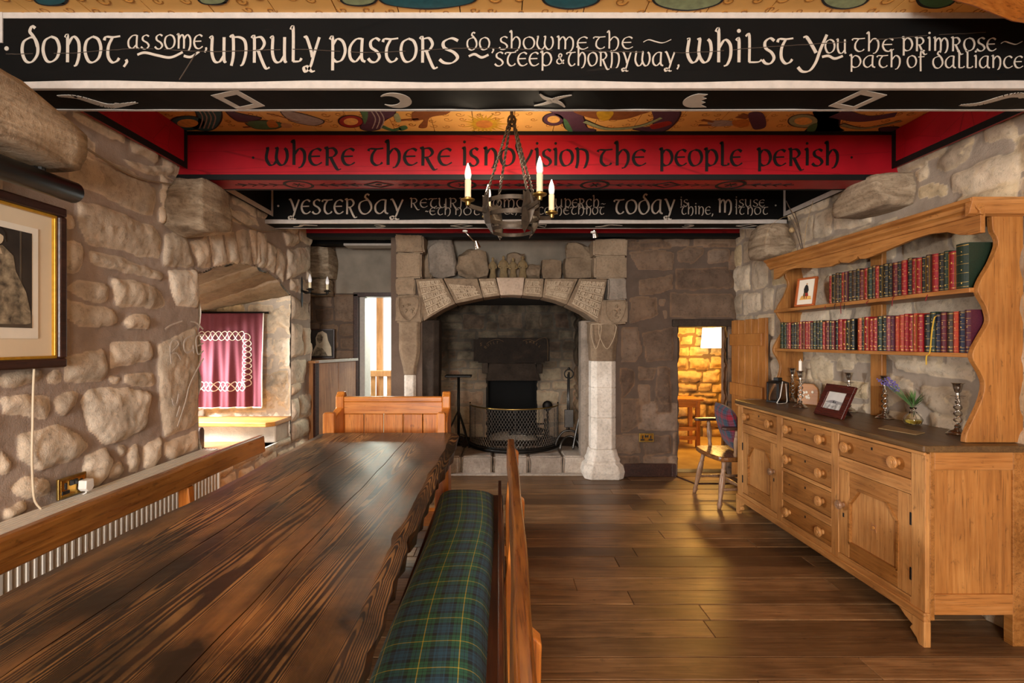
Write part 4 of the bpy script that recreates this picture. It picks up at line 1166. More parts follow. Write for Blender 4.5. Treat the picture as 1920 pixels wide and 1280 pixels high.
# ---------------------------------------------------------------- painted figures on the ceiling boards
TC = under(ZC - .0016)
def paint(name, shapes, label=None):
    """shapes: (material key, outline) -> one painted figure per material"""
    by = {}
    for mk, poly in shapes: by.setdefault(mk, []).append(poly)
    root = None
    lift = {'p_black': 0.0012}
    for q, (mk, polys) in enumerate(by.items()):
        mb = MB()
        for poly in polys: flat(mb, poly, TC, .0008 + .0003 * q)
        o = mb.build(name if root is None else name + '_detail', MAT[mk], ceil_o if root is None else root, recalc=False)
        if root is None: root = o
    return root
def cp(u, v): 
    Y = (ZC - EYE) * FPX / (V0 - v)
    return ((u - U0) / FPX * Y, Y)
def blob(pts): return catmull([cp(*p) for p in pts], 5, True)
def ribbon(pts, w, n=6):
    c = catmull([cp(*p) for p in pts], n); L = []; R_ = []
    for i in range(len(c)):
        a, b = c[max(i - 1, 0)], c[min(i + 1, len(c) - 1)]
        dx, dy = b[0] - a[0], b[1] - a[1]; l = math.hypot(dx, dy) or 1
        ww = w[0] + (w[1] - w[0]) * i / (len(c) - 1)
        L.append((c[i][0] - dy / l * ww, c[i][1] + dx / l * ww)); R_.append((c[i][0] + dy / l * ww, c[i][1] - dx / l * ww))
    return L + R_[::-1]
def grow(poly, d):
    cx = sum(p[0] for p in poly) / len(poly); cy = sum(p[1] for p in poly) / len(poly)
    return [(p[0] + d * (p[0] - cx) / (math.hypot(p[0] - cx, p[1] - cy) + 1e-6), p[1] + d * (p[1] - cy) / (math.hypot(p[0] - cx, p[1] - cy) + 1e-6)) for p in poly]
def wing(pts, cols, nl=4):
    """flowing striped shape: dark outline, fill, stripe lines"""
    f = blob(pts)
    return [('p_black', grow(f, .010)), (cols, f)]
def ringk(u, v, ru, rv, mk):
    o = [cp(u + ru * math.cos(t), v + rv * math.sin(t)) for t in np.linspace(0, 2 * PI, 24)[:-1]]
    i = [cp(u + ru * .62 * math.cos(t), v + rv * .60 * math.sin(t)) for t in np.linspace(0, 2 * PI, 24)[:-1]]
    return [('p_black', grow(o, .008)), (mk, o), ('p_sand', i)]
def lines(pts, dx, n, mk, w=.0035):
    return [(mk, ribbon([(p[0] + dx * k, p[1]) for p in pts], (w, w))) for k in range(n)]
# strip between the first and the red beam (left to right)
paint('painted_wyrm', ringk(352, 230, 32, 13, 'p_teal') + wing([(345, 190), (400, 190), (415, 214), (404, 238), (385, 244), (360, 238), (372, 225), (366, 208)], 'p_teal') + lines([(372, 205), (380, 220), (374, 240)], 8, 4, 'p_grey'))
paint('painted_birds', wing([(424, 206), (455, 214), (488, 220), (470, 226), (446, 226)], 'p_purple') + wing([(462, 228), (500, 226), (530, 232), (515, 240), (480, 240)], 'p_green')
      + [('p_orange', blob([(500, 228), (512, 224), (522, 236), (506, 238)])), ('p_brown', ribbon([(445, 227), (466, 229)], (.006, .006))), ('p_brown', ribbon([(456, 238), (472, 237)], (.006, .006))), ('p_skin', blob([(528, 230), (545, 232), (546, 238), (530, 238)]))])
paint('painted_fish', [('p_black', grow(blob([(528, 206), (570, 214), (606, 226), (590, 234), (560, 230), (540, 222)]), .008)), ('p_grey', blob([(528, 206), (570, 214), (606, 226), (590, 234), (560, 230), (540, 222)])),
                       ('p_brown', ribbon([(500, 212), (520, 216), (560, 228)], (.004, .004)))])
paint('painted_wyrm', ringk(658, 227, 22, 11, 'p_red') + wing([(668, 190), (735, 195), (738, 214), (718, 226), (712, 240), (690, 244), (676, 238), (684, 222), (676, 208)], 'p_purple')
      + [('p_green', blob([(672, 192), (686, 198), (690, 214), (684, 232), (678, 214)])), ('p_green', ribbon([(716, 236), (735, 243), (752, 240)], (.018, .012))), ('p_green', blob([(748, 238), (760, 235), (764, 240), (752, 244)]))]
      + lines([(694, 204), (704, 222), (698, 240)], 8, 3, 'p_grey'))
paint('painted_cloth', [('p_brown', blob([(778, 208), (840, 206), (836, 214), (806, 220), (800, 238), (785, 238), (795, 224), (775, 226)])), ('p_brown', ribbon([(750, 225), (785, 222)], (.010, .008))), ('p_sage', blob([(738, 216), (746, 212), (752, 226), (744, 228)]))])
sx, sy = cp(908, 232); sun = []
for k in range(44):
    a = 2 * PI * k / 44; r = (.155 if k % 4 == 0 else .12) if k % 2 == 0 else .07
    sun.append((sx + r * math.cos(a) * 0.9, sy + r * math.sin(a)))
paint('painted_sun', [('p_gold', sun), ('p_orange', [(sx + .05 * math.cos(t), sy + .055 * math.sin(t)) for t in np.linspace(0, 2 * PI, 20)[:-1]]), ('p_gold', [(sx + .042 * math.cos(t), sy + .047 * math.sin(t)) for t in np.linspace(0, 2 * PI, 20)[:-1]])])
paint('painted_wyrm', ringk(1038, 223, 19, 11, 'p_purple') + wing([(1030, 205), (1085, 206), (1094, 222), (1100, 238), (1116, 242), (1108, 247), (1080, 247), (1062, 240), (1054, 222)], 'p_purple')
      + [('p_green', blob([(1056, 222), (1064, 226), (1074, 246), (1062, 242)])), ('p_black', ribbon([(1094, 226), (1140, 241), (1200, 236), (1240, 220)], (.020, .014))), ('p_sage', ribbon([(1096, 227), (1140, 241), (1200, 236), (1240, 220)], (.014, .010)))]
      + wing([(1225, 204), (1272, 206), (1266, 228), (1240, 246), (1192, 242), (1196, 238), (1222, 236), (1226, 222)], 'p_purple') + [('p_red', blob([(1220, 234), (1252, 226), (1258, 232), (1226, 241)]))]
      + [('p_brown', blob([(1080, 204), (1215, 204), (1200, 214), (1172, 222), (1140, 224), (1100, 218)])), ('p_gold', blob([(1120, 208), (1150, 208), (1140, 224), (1124, 222)]))])
paint('painted_figure', [('p_grey', blob([(1330, 226), (1372, 226), (1376, 234), (1334, 236)])), ('p_brown', ribbon([(1310, 234), (1334, 234)], (.012, .010))), ('p_brown', ribbon([(1316, 224), (1338, 228)], (.012, .010))), ('p_orange', blob([(1374, 226), (1400, 224), (1402, 236), (1378, 236)])),
                         ('p_purple', blob([(1404, 212), (1430, 212), (1436, 236), (1416, 242), (1408, 232)])), ('p_brown', ribbon([(1386, 216), (1404, 220)], (.03, .02)))])
paint('painted_wyrm', ringk(1506, 226, 27, 12, 'p_sage') + wing([(1526, 208), (1570, 208), (1572, 236), (1580, 244), (1540, 246), (1512, 247), (1516, 240), (1532, 228)], 'p_black')
      + [('p_green', blob([(1516, 236), (1532, 230), (1528, 244), (1514, 247)])), ('p_purple', ribbon([(1570, 212), (1620, 222), (1680, 214)], (.05, .03))), ('p_black', ribbon([(1576, 232), (1620, 240), (1690, 226)], (.018, .012))), ('p_sage', ribbon([(1578, 233), (1620, 240), (1690, 226)], (.012, .008)))]
      + wing([(1650, 240), (1680, 238), (1684, 246), (1660, 250)], 'p_purple'))
# the edge of the strip in front of the first beam
for (u0, u1, d, mk) in ((65, 125, 8, 'p_teal'), (372, 425, 6, 'p_sage'), (640, 705, 8, 'p_sage'), (720, 885, 14, 'p_teal'), (1022, 1120, 14, 'p_teal'), (1230, 1350, 17, 'p_sage'), (1545, 1625, 14, 'p_sage'), (1722, 1790, 13, 'p_green')):
    m_ = (u0 + u1) / 2
    paint('painted_tail', wing([(u0, -14), (m_, -18), (u1, -14), (u1 - 6, d * .35), (m_, d), (u0 + 6, d * .45)], mk) + lines([(u0 + 18, -10), (m_ - 8, d * .4), (m_ + 6, d * .7)], 10, 3, 'p_black', .003))
# brown scrolls all over the boards
mb = MB(); rng = random.Random(3)
def spiral(x, y, r, fl):
    pts = [(x + fl * r * (1 - t) * math.cos(t * 8.5), y + r * (1 - t) * math.sin(t * 8.5)) for t in np.linspace(0, .85, 13)]
    pen(mb, pts, under(ZC - .0014), .0045, .004, depth=.0006)
x = XL
while x < XR:
    for yy in np.arange(1.62, 3.1, .075):
        if 2.05 < yy < 2.28: continue
        spiral(x + rng.uniform(-.02, .02), yy + rng.uniform(-.015, .015), rng.uniform(.020, .030), rng.choice((-1, 1)))
    x += .098
o = mb.build('painted_scrolls', MAT['scroll'], ceil_o, recalc=False); o['kind'] = 'stuff'
# ---------------------------------------------------------------- stone fireplace
YF = 5.17
def F(u, v, Y=YF): return ((u - U0) / FPX * Y, EYE - (v - V0) / FPX * Y)
fp = thing('fireplace', 'large carved sandstone fireplace with flat inscribed arch on two columns', 'fireplace', (0.13, YF, 0))
def fpart(name, mb, mat, **k):
    o = mb.build(name, mat, fp, **k)
    o.matrix_parent_inverse = Matrix.Translation((-0.13, -YF, 0))
    return o
def stone_block(mb, x0, x1, y0, y1, z0, z1, seed, cuts=7, amp=.006):
    from mathutils import noise
    bm = bmesh.new(); bmesh.ops.create_cube(bm, size=1.0)
    bmesh.ops.bevel(bm, geom=bm.edges[:], offset=.06, segments=2, affect='EDGES')
    bmesh.ops.subdivide_edges(bm, edges=bm.edges[:], cuts=2, use_grid_fill=True)
    sv = Vector((seed * 3.1, seed * 1.7, seed))
    cx, cy, cz = (x0 + x1) / 2, (y0 + y1) / 2, (z0 + z1) / 2
    m = min(x1 - x0, z1 - z0)
    for v in bm.verts:
        p = Vector((v.co.x * (x1 - x0), v.co.y * (y1 - y0), v.co.z * (z1 - z0)))
        p += noise.noise_vector(p * 9 + sv) * amp + noise.noise_vector(p * 28 + sv) * amp * .4
        v.co = p + Vector((cx, cy, cz))
    b = len(mb.v); bm.verts.ensure_lookup_table()
    mb.v += [tuple(v.co) for v in bm.verts]; mb.f += [tuple(b + v.index for v in f.verts) for f in bm.faces]
    bm.free(); return mb
def blk(u0, u1, v0, v1, y0=YF, y1=YF + .34, seed=1, amp=.006):
    x0, z1 = F(u0, v0, y0); x1, z0 = F(u1, v1, y0)
    return stone_block(MB(), x0, x1, y0, y1, z0, z1, seed, amp=amp)
# inscribed arch stones: outline in photo measures of the front plane
intr = [(794, 602), (812, 591), (832, 579), (854, 569), (880, 563.5), (906, 558), (938, 553.5), (959, 552.5), (980, 553.5), (1017, 557), (1042, 563), (1063, 571), (1095, 586), (1123, 606)]
def vous(name, outer, i0, i1, mat, seed):
    poly = [F(*p) for p in outer] + [F(*p) for p in intr[i0:i1 + 1][::-1]]
    n = len(poly)
    bm = bmesh.new()
    a = [bm.verts.new((p[0], YF, p[1])) for p in poly]; f = bm.faces.new(a)
    r = bmesh.ops.extrude_face_region(bm, geom=[f])
    for g in r['geom']:
        if isinstance(g, bmesh.types.BMVert): g.co.y += .34
    mb = MB(); bm.verts.index_update()
    mb.v = [tuple(v.co) for v in bm.verts]; mb.f = [tuple(v.index for v in q.verts) for q in bm.faces]; bm.free()
    return fpart(name, mb, mat, bevel=.010, bseg=2)
vs_ = []
vs_.append(vous('arch_stone', [(779, 523), (829, 521)], 0, 3, MAT['ashlar'], 1))
vs_.append(vous('arch_stone', [(831, 521), (895, 522)], 3, 5, MAT['ashlar'], 2))
vs_.append(vous('arch_stone', [(897, 522), (929, 521)], 5, 6, MAT['fragment'], 3))
key = vous('keystone', [(930.5, 520), (983.5, 520)], 6, 8, MAT['keystone'], 4)
vs_.append(vous('arch_stone', [(985, 521), (1020, 522)], 8, 9, MAT['fragment'], 5))
vs_.append(vous('arch_stone', [(1022, 522), (1084, 522)], 9, 11, MAT['ashlar'], 6))
vs_.append(vous('arch_stone', [(1086, 522), (1139, 523)], 11, 13, MAT['ashlar'], 7))
# raised, weathered inscription bands on the arch stones
def band_rows(v, quad, rows, seed):
    """quad: TL, TR, BR, BL of the inscribed field; worn letters as short raised nicks"""
    rng = random.Random(seed); mb = MB(); kw = .17 / max(.05, F(*quad[1])[0] - F(*quad[0])[0])
    Q = [F(*q) for q in quad]
    def L(a, b):
        t = (Q[0][0] * (1 - a) + Q[1][0] * a, Q[0][1] * (1 - a) + Q[1][1] * a); s = (Q[3][0] * (1 - a) + Q[2][0] * a, Q[3][1] * (1 - a) + Q[2][1] * a)
        return (t[0] * (1 - b) + s[0] * b, t[1] * (1 - b) + s[1] * b)
    pl = lambda x, z, d: (x, YF - d * 6, z)
    for r in range(rows):
        b0, b1 = (r + .12) / rows, (r + .78) / rows
        pen(mb, [L(0, (r + .95) / rows), L(.5, (r + .95) / rows), L(1, (r + .95) / rows)], pl, .009, .009)
        a = .03
        while a < .95:
            w = rng.uniform(.10, .16) * kw; k = rng.random()
            pen(mb, [L(a, b0), L(a + rng.uniform(-.01, .01), b1)], pl, .008, .007)
            if k < .6: pen(mb, [L(a, b0 + rng.uniform(0, .1) / rows), L(a + w * .6, b0 + rng.uniform(0, .6) / rows)], pl, .007, .007)
            if k > .35: pen(mb, [L(a + w * .55, b0), L(a + w * .6, b1)], pl, .007, .007)
            if rng.random() < .5: pen(mb, [L(a, b1), L(a + w * .6, b1)], pl, .007, .007)
            a += w
    o = mb.build('worn_inscription', MAT['worn_letter'], v, recalc=True)
    return o
band_rows(vs_[0], ((784, 526), (826, 524), (846, 566), (802, 592)), 5, 1)
band_rows(vs_[1], ((840, 531), (890, 536), (900, 552), (858, 562)), 3, 2)
band_rows(vs_[2], ((900, 526), (926, 525), (933, 549), (909, 552)), 2, 3)
band_rows(vs_[3], ((988, 525), (1016, 526), (1012, 551), (985, 549)), 2, 4)
band_rows(vs_[4], ((1026, 526), (1078, 526), (1061, 562), (1022, 552)), 3, 5)
band_rows(vs_[5], ((1090, 526), (1136, 527), (1120, 596), (1072, 568)), 5, 6)
# piers over the columns
fpart('pier_block', blk(741, 795, 440, 473, YF, YF + .36, 11, .02), MAT['ashlar'], smooth=SM)
fpart('pier_block', blk(742, 790, 473, 522, YF + .005, YF + .34, 12, .008), MAT['fragment'], smooth=SM)
fpart('pier_block', blk(742, 779, 522, 553, YF, YF + .34, 13, .012), MAT['ashlar'], smooth=SM)
shl = fpart('shield_block', blk(741, 792, 553, 605, YF - .015, YF + .34, 14, .012), MAT['ashlar'], smooth=SM)
fpart('pier_block', blk(1113, 1176, 448, 480, YF, YF + .36, 15, .012), MAT['fragment'], smooth=SM)
fpart('pier_block', blk(1114, 1176, 480, 522, YF + .005, YF + .34, 16, .008), MAT['fragment'], smooth=SM)
fpart('pier_block', blk(1140, 1176, 522, 562, YF, YF + .34, 17, .012), MAT['ashlar_grey'], smooth=SM)
shr = fpart('shield_block', blk(1124, 1178, 562, 607, YF - .015, YF + .34, 18, .010), MAT['ashlar'], smooth=SM)
for sh, cu, cv in ((shl, 766, 577), (shr, 1152, 583)):
    mb = MB(); pts = [(-17, -18), (17, -18), (17, 4), (9, 18), (0, 24), (-9, 18), (-17, 4), (-17, -18)]
    pen(mb, [F(cu + a, cv + b) for a, b in catmull(pts, 3)], lambda x, z, d: (x, YF - .012 - d * 12, z), .012, .012)
    rng = random.Random(int(cu))
    for k in range(9):
        a = rng.uniform(-12, 12); b = rng.uniform(-14, 12)
        x, z = F(cu + a, cv + b); mb.ball((x, YF - .015, z), rng.uniform(.010, .022), 8, 5, (1, .55, 1))
    mb.build('carved_shield', MAT['ashlar'], sh, smooth=True).matrix_parent_inverse = Matrix.Identity(4)

def octa(rx, ry, ch):  # chamfered rectangle outline
    return [(-rx + ch, -ry), (rx - ch, -ry), (rx, -ry + ch), (rx, ry - ch), (rx - ch, ry), (-rx + ch, ry), (-rx, ry - ch), (-rx, -ry + ch)]
def loft(mb, cx, cy, rings):
    n = 8; vs = []
    for (rx, ry, ch, z) in rings: vs += [(cx + a, cy + b, z) for a, b in octa(rx, ry, ch)]
    fs = []
    for i in range(len(rings) - 1):
        for k in range(n): fs.append((i * n + k, i * n + (k + 1) % n, (i + 1) * n + (k + 1) % n, (i + 1) * n + k))
    fs += [tuple(range(n))[::-1], tuple((len(rings) - 1) * n + k for k in range(n))]
    return mb.add(vs, fs)
def column(cx, mat_shaft, mat_cap, flare):
    cy = YF + .16
    base = loft(MB(), cx, cy, [(.20, .17, .06, 0), (.215, .18, .07, .07), (.20, .17, .07, .135), (.165, .145, .06, .16), (.175, .15, .06, .19), (.155, .135, .055, .225), (.135, .125, .05, .30)])
    fpart('column_base', base, mat_shaft, bevel=.012)
    zs = [.30, .62, .93, 1.20] if not flare else [.30, .55, .80, 1.06]; w = .128 if not flare else .07
    for i in range(3):
        z0, z1 = zs[i], zs[i + 1]
        fpart('column_drum', loft(MB(), cx, cy, [(w - .003, .12, .03 + .02 * (not flare), z0), (w, .122, .032 + .02 * (not flare), z0 + .012), (w, .122, .032 + .02 * (not flare), z1 - .012), (w - .003, .12, .03 + .02 * (not flare), z1)]), mat_shaft, bevel=.006)
    if flare:
        cap = loft(MB(), cx, cy, [(.07, .122, .03, 1.06), (.075, .13, .03, 1.14), (.100, .15, .03, 1.25), (.110, .16, .03, 1.32), (.110, .16, .03, 1.58), (.12, .17, .03, 1.60)])
    else:
        cap = loft(MB(), cx, cy, [(.128, .122, .05, 1.20), (.135, .128, .05, 1.36), (.145, .135, .05, 1.40), (.145, .135, .04, 1.585), (.16, .15, .04, 1.60)])
    c = fpart('column_capital', cap, mat_cap, bevel=.008)
    return c
cR = column(1.075, MAT['ashlar_pale'], MAT['ashlar'], False)
cL = column(-.905, MAT['ashlar_pale'], MAT['ashlar'], True)
mb = MB()
for cu, w in ((1118, 9), (1139, 15)):
    pts = [(-w, -26), (w, -26), (w, -8), (w * .6, 8), (0, 20), (-w * .6, 8), (-w, -8), (-w, -26)]
    pen(mb, [F(cu + a, 634 + b) for a, b in catmull(pts, 3)], lambda x, z, d: (x, YF + .026 - d * 5, z), .006, .006)
o = mb.build('carved_shield', MAT['worn_letter'], cR); o.matrix_parent_inverse = Matrix.Identity(4)
# inner jamb moulding, left side
fpart('inner_jamb', loft(MB(), -.735, YF + .25, [(.115, .16, .05, 0), (.115, .16, .05, 1.0), (.12, .17, .05, 1.15), (.12, .17, .05, 1.62)]), MAT['dark_stone'], bevel=.01)
fpart('inner_jamb', loft(MB(), .95, YF + .34, [(.08, .12, .04, 0), (.08, .12, .04, 1.62)]), MAT['ashlar_grey'], bevel=.01)
# mantel ledge behind the arch and the plaster back above it
fpart('mantel_ledge', MB().box(-1.0, 1.30, YF + .30, YF + .62, 1.90, 2.047), MAT['dark_stone'], bevel=.006)
struct(MB().box(-.98, 1.10, YF + .42, YF + .50, 2.02, 2.72).build('wall_plaster', MAT['plaster'], bevel=.004))
# hearth step of squared stones
hx = [-.66, -.52, -.33, .07, .46, .72, .915]
us = [853, 864, 924, 991, 1056, 1097]
xs = [-.72] + [(u - U0) / FPX * 5.42 for u in us[1:]]
for i in range(len(xs) - 1):
    fpart('hearth_stone', stone_block(MB(), xs[i] + .004, xs[i + 1] - .004, 5.40, 5.98, 0, .188, 40 + i, amp=.010), MAT['hearthstone'], smooth=SM)
fpart('hearth_floor', MB().box(-.74, 1.0, 5.96, 6.75, 0, .180), MAT['dark_stone'])
fpart('hearth_kerb', MB().box(-.74, .98, 5.33, 5.41, 0, .018), MAT['hearthstone'], bevel=.004)
# sooty chamber
sootf = lambda cx, z0, z1, w: (lambda s, t: np.clip(np.clip((t - .8) / .5, 0, 1) * .97 + np.exp(-((s - cx) / w) ** 2) * np.clip((t - .35) / .5, 0, 1) * 1.0, 0, .97))
ox0, ox1, oz1 = -.14, .475, .90
YK = 6.55
bk = masonry('chamber_back', (-.80, YK, 0), (1, 0, 0), (0, 0, 1), (0, -1, 0), 1.90, 2.05, .014, [], MAT['stone_soot'], courses(0, 1.9, .0, 2.05, (.10, .24), (.12, .36), 61), seed=16,
             bulge=.03, hole=[(ox0 + .80, ox1 + .80, .15, oz1)], soot=sootf(.97, 0, 0, .40), parent=fp, rough=.02)
bk.matrix_parent_inverse = Matrix.Translation((-0.13, -YF, 0))
for nm, O, U, N in (('chamber_side', (-.74, 5.45, 0), (-.02, 1, 0), (1, 0, 0)), ('chamber_side', (1.07, 5.45, 0), (-.08, 1, 0), (-1, 0, 0))):
    o = masonry(nm, O, U, (0, 0, 1), N, 1.15, 2.0, .018, [], MAT['stone_soot'], courses(0, 1.2, 0, 2.0, (.12, .24), (.14, .36), 63), seed=17, bulge=.03,
                soot=lambda s, t: np.clip((t - .85) / .5, 0, .97), parent=fp)
    o.matrix_parent_inverse = Matrix.Translation((-0.13, -YF, 0))
fpart('chamber_roof', MB().box(-.85, 1.15, 5.48, 6.7, 1.86, 1.92), MAT['black_void'])
fpart('fire_recess', MB().box(ox0 - .02, ox0, YK - .01, 6.95, .15, .95).box(ox1, ox1 + .02, YK - .01, 6.95, .15, .95).box(ox0, ox1, 6.93, 6.95, .15, .95).box(ox0, ox1, YK, 6.95, .93, .95), MAT['black_void'])
fpart('fire_recess_floor', MB().box(ox0, ox1, YK, 6.94, .14, .18), MAT['dark_stone'])
# hood stone, carved plaque, corbels
def FK(u, v): return ((u - U0) / FPX * 6.44, EYE - (v - V0) / FPX * 6.44)
a, b, c, d = FK(917, 681), FK(1004, 681), FK(1013, 713), FK(911, 713)
hood = MB().add([(a[0], 6.50, a[1]), (b[0], 6.50, b[1]), (c[0], 6.40, c[1]), (d[0], 6.40, d[1]), (a[0], 6.60, a[1]), (b[0], 6.60, b[1]), (c[0], 6.60, c[1]), (d[0], 6.60, d[1])],
                [(0, 1, 2, 3), (4, 7, 6, 5), (0, 4, 5, 1), (3, 2, 6, 7), (0, 3, 7, 4), (1, 5, 6, 2)])
fpart('hood_stone', hood, MAT['dark_stone'], bevel=.012)
x0, z1 = FK(888, 633); x1, z0 = FK(1030, 680)
pq = fpart('carved_plaque', stone_block(MB(), x0, x1, 6.46, 6.60, z0, z1, 71, amp=.006), MAT['soot_plaque'], smooth=SM)
# what can still be made out of the plaque's lettering
mb = MB(); PL = lambda x, z, d: (x, 6.455 - d, z)
def arc_write(text, cu, cv, r, a0, a1, h):
    n = len(text)
    for i, ch in enumerate(text):
        a = a0 + (a1 - a0) * i / max(1, n - 1)
        bx, bz = FK(cu + r * math.sin(a), cv - r * math.cos(a))
        T = lambda x, y, d, bx=bx, bz=bz, a=a: PL(bx + x * math.cos(a) + y * math.sin(a), bz - x * math.sin(a) + y * math.cos(a), d)
        for s in CAPS[ch]: pen(mb, [((p[0] - .35) * h, p[1] * h) for p in (s if len(s) == 2 else catmull(s, 4))], T, .006, .005)
CAPS = {'B': [[(0, 0), (0, 1)], [(0, 1), (.5, .95), (.5, .6), (0, .52)], [(0, .52), (.6, .45), (.55, .05), (0, 0)]], 'U': [[(0, 1), (0, .2), (.3, 0), (.6, .2), (.6, 1)]], 'I': [[(.3, 0), (.3, 1)]],
        'L': [[(.1, 1), (.1, 0)], [(.1, 0), (.6, 0)]], 'T': [[(.3, 0), (.3, 1)], [(0, 1), (.6, 1)]], 'S': [[(.6, .9), (.3, 1), (.05, .75), (.55, .3), (.3, 0), (0, .1)]],
        'M': [[(0, 0), (.05, 1)], [(.05, 1), (.35, .3)], [(.35, .3), (.65, 1)], [(.65, 1), (.7, 0)]], 'A': [[(0, 0), (.3, 1)], [(.3, 1), (.6, 0)], [(.12, .4), (.48, .4)]]}
arc_write('S', 902, 648, 0, 0, 0, .035)
arc_write('BUILT', 930, 668, 24, -.85, .1, .030)
arc_write('SMALL', 993, 668, 25, -.2, .8, .030)
pen(mb, [FK(u, v) for u, v in catmull([(912, 644), (922, 638), (934, 636), (944, 640)], 5)], PL, .006, .006)
pen(mb, [FK(u, v) for u, v in catmull([(980, 639), (992, 636), (1003, 640), (1012, 635), (1026, 636), (1027, 676)], 5)], PL, .006, .006)
o = mb.build('faint_lettering', block_stone('worn_letter_stone', hexc('#3b2d20'), hexc('#59452f'), hexc('#735a3c')), pq)
fpart('corbel_stone', MB().box(*sorted((FK(904, 0)[0], FK(915, 0)[0])), 6.44, 6.6, FK(0, 700)[1], FK(0, 680)[1]), MAT['dark_stone'], bevel=.01)
fpart('corbel_stone', MB().box(*sorted((FK(1006, 0)[0], FK(1017, 0)[0])), 6.44, 6.6, FK(0, 700)[1], FK(0, 681)[1]), MAT['dark_stone'], bevel=.01)
# ash heap and charred logs
mb = MB(); vs = []; n = 24
rng = random.Random(8)
for i in range(n + 1):
    for j in range(9):
        x = -.12 + .60 * i / n; yy = 6.32 + .40 * j / 8
        e = math.sin(PI * i / n) * math.sin(PI * j / 8)
        vs.append((x, yy, .178 + .075 * e ** .6 * rng.uniform(.8, 1.2)))
mb.add(vs, [(i * 9 + j, (i + 1) * 9 + j, (i + 1) * 9 + j + 1, i * 9 + j + 1) for i in range(n) for j in range(8)])
tag(mb.build('ash_heap', MAT['ash'], smooth=True), 'pale heap of wood ash on the hearth behind the mesh screen', 'ash')

# fire screen: half-round wire mesh
sc = thing('fire_screen', 'semicircular wire mesh fire screen with brass top rail on the hearth', 'fire screen', (.18, 6.02, .198))
R = .515; H = .47
arc = lambda a, z, r=R: (-r * math.cos(a), -r * math.sin(a), z)
A_ = np.linspace(0, PI, 49)
MB().tube([arc(a, H) for a in A_], .008, 8).build('top_rail', MAT['brass'], sc, smooth=True)
MB().tube([arc(a, .018, R + .012) for a in A_], .020, 8).tube([arc(a, .045, R) for a in A_], .008, 6).build('base_kerb', MAT['iron'], sc, smooth=True)
for a in (0, PI): MB().tube([arc(a, 0), arc(a, H + .02)], .008, 8).build('end_post', MAT['iron'], sc, smooth=True)
mb = MB()
for k in range(1, 6):
    a = PI * k / 6; mb.tube([arc(a, .02), arc(a, H)], .0035, 6)
mb.build('upright', MAT['steel_iron'], sc)
mb = MB(); NW = 46
for sgn in (-1, 1):
    for k in range(-20, NW + 20):
        pts = []
        for q in range(9):
            a = PI * (k + sgn * q / 8 * 8.0) / NW
            if 0 <= a <= PI: pts.append(arc(a, .03 + (H - .03) * q / 8, R - .002 * sgn))
        if len(pts) > 1: mb.tube(pts, .0019, 4)
mb.build('wire_mesh', MAT['wire'], sc)

# andirons
def andiron(x, label):
    t = thing('andiron', label, 'andiron', (x, 6.30, .18), 0, None)
    MB().lathe([(.012, .03), (.012, .10), (.022, .12), (.012, .14), (.012, .36), (.02, .37)], seg=12).build('standard', MAT['iron'], t, smooth=True)
    MB().ball((0, 0, .43), .062, 14, 10, (1, .5, 1)).build('finial', MAT['iron'], t, smooth=True)
    MB().tube([(-.09, -.01, 0), (-.06, 0, .05), (0, 0, .06), (.06, 0, .05), (.09, -.01, 0)], .010, 6).build('foot', MAT['iron'], t, smooth=True)
    MB().box(-.012, .012, 0, .33, .055, .08).box(-.012, .012, .31, .33, 0, .06).build('log_bar', MAT['iron'], t)
andiron(.60, 'iron andiron with round disc head, right side behind the fire screen')
gr = thing('fire_basket', 'low black iron fire basket standing on the ash behind the screen', 'fire basket', (.36, 6.42, .178))
mb = MB()
for z in (.06, .12, .19): mb.tube([(-.22, 0, z), (.22, 0, z)], .009, 6)
mb.build('front_bar', MAT['iron'], gr, smooth=True)
for x in (-.22, 0, .22): MB().tube([(x, 0, 0), (x, 0, .26)], .010, 6).build('leg', MAT['iron'], gr, smooth=True)
mb = MB()
for x in (-.16, -.06, .05, .15): mb.ball((x, .04, .10), .05, 8, 6, (1, .8, .8))
mb.build('coals', MAT['log'], gr, smooth=True)

# tool stands
t = thing('iron_trivet_stand', 'tall black iron stand with flat top plate and scrolled leg, left of the fire screen', 'fire iron stand', (-.46, 5.88, .194))
MB().tube([(0, 0, .02), (0, 0, .80)], .016, 8).build('post', MAT['iron'], t, smooth=True)
MB().box(-.15, .15, -.10, .10, .80, .822).build('top_plate', MAT['iron'], t, bevel=.006)
for k, pts in enumerate(([(0, 0, .42), (.05, -.05, .25), (.10, -.10, .10), (.13, -.14, .015)], [(0, 0, .42), (.06, .1, .2), (.1, .16, .012)], [(0, 0, .42), (-.10, -.02, .2), (-.16, -.04, .012)])):
    MB().tube(catmull(pts, 5), .009, 6).build('leg', MAT['iron'], t, smooth=True)
scr = [(.02 + .07 * math.cos(a) * (1 - a / 16), -.06, .10 + .06 * math.sin(a) * (1 - a / 16)) for a in np.linspace(0, 9, 40)]
MB().tube(scr, .006, 6).build('scroll', MAT['iron'], t, smooth=True)

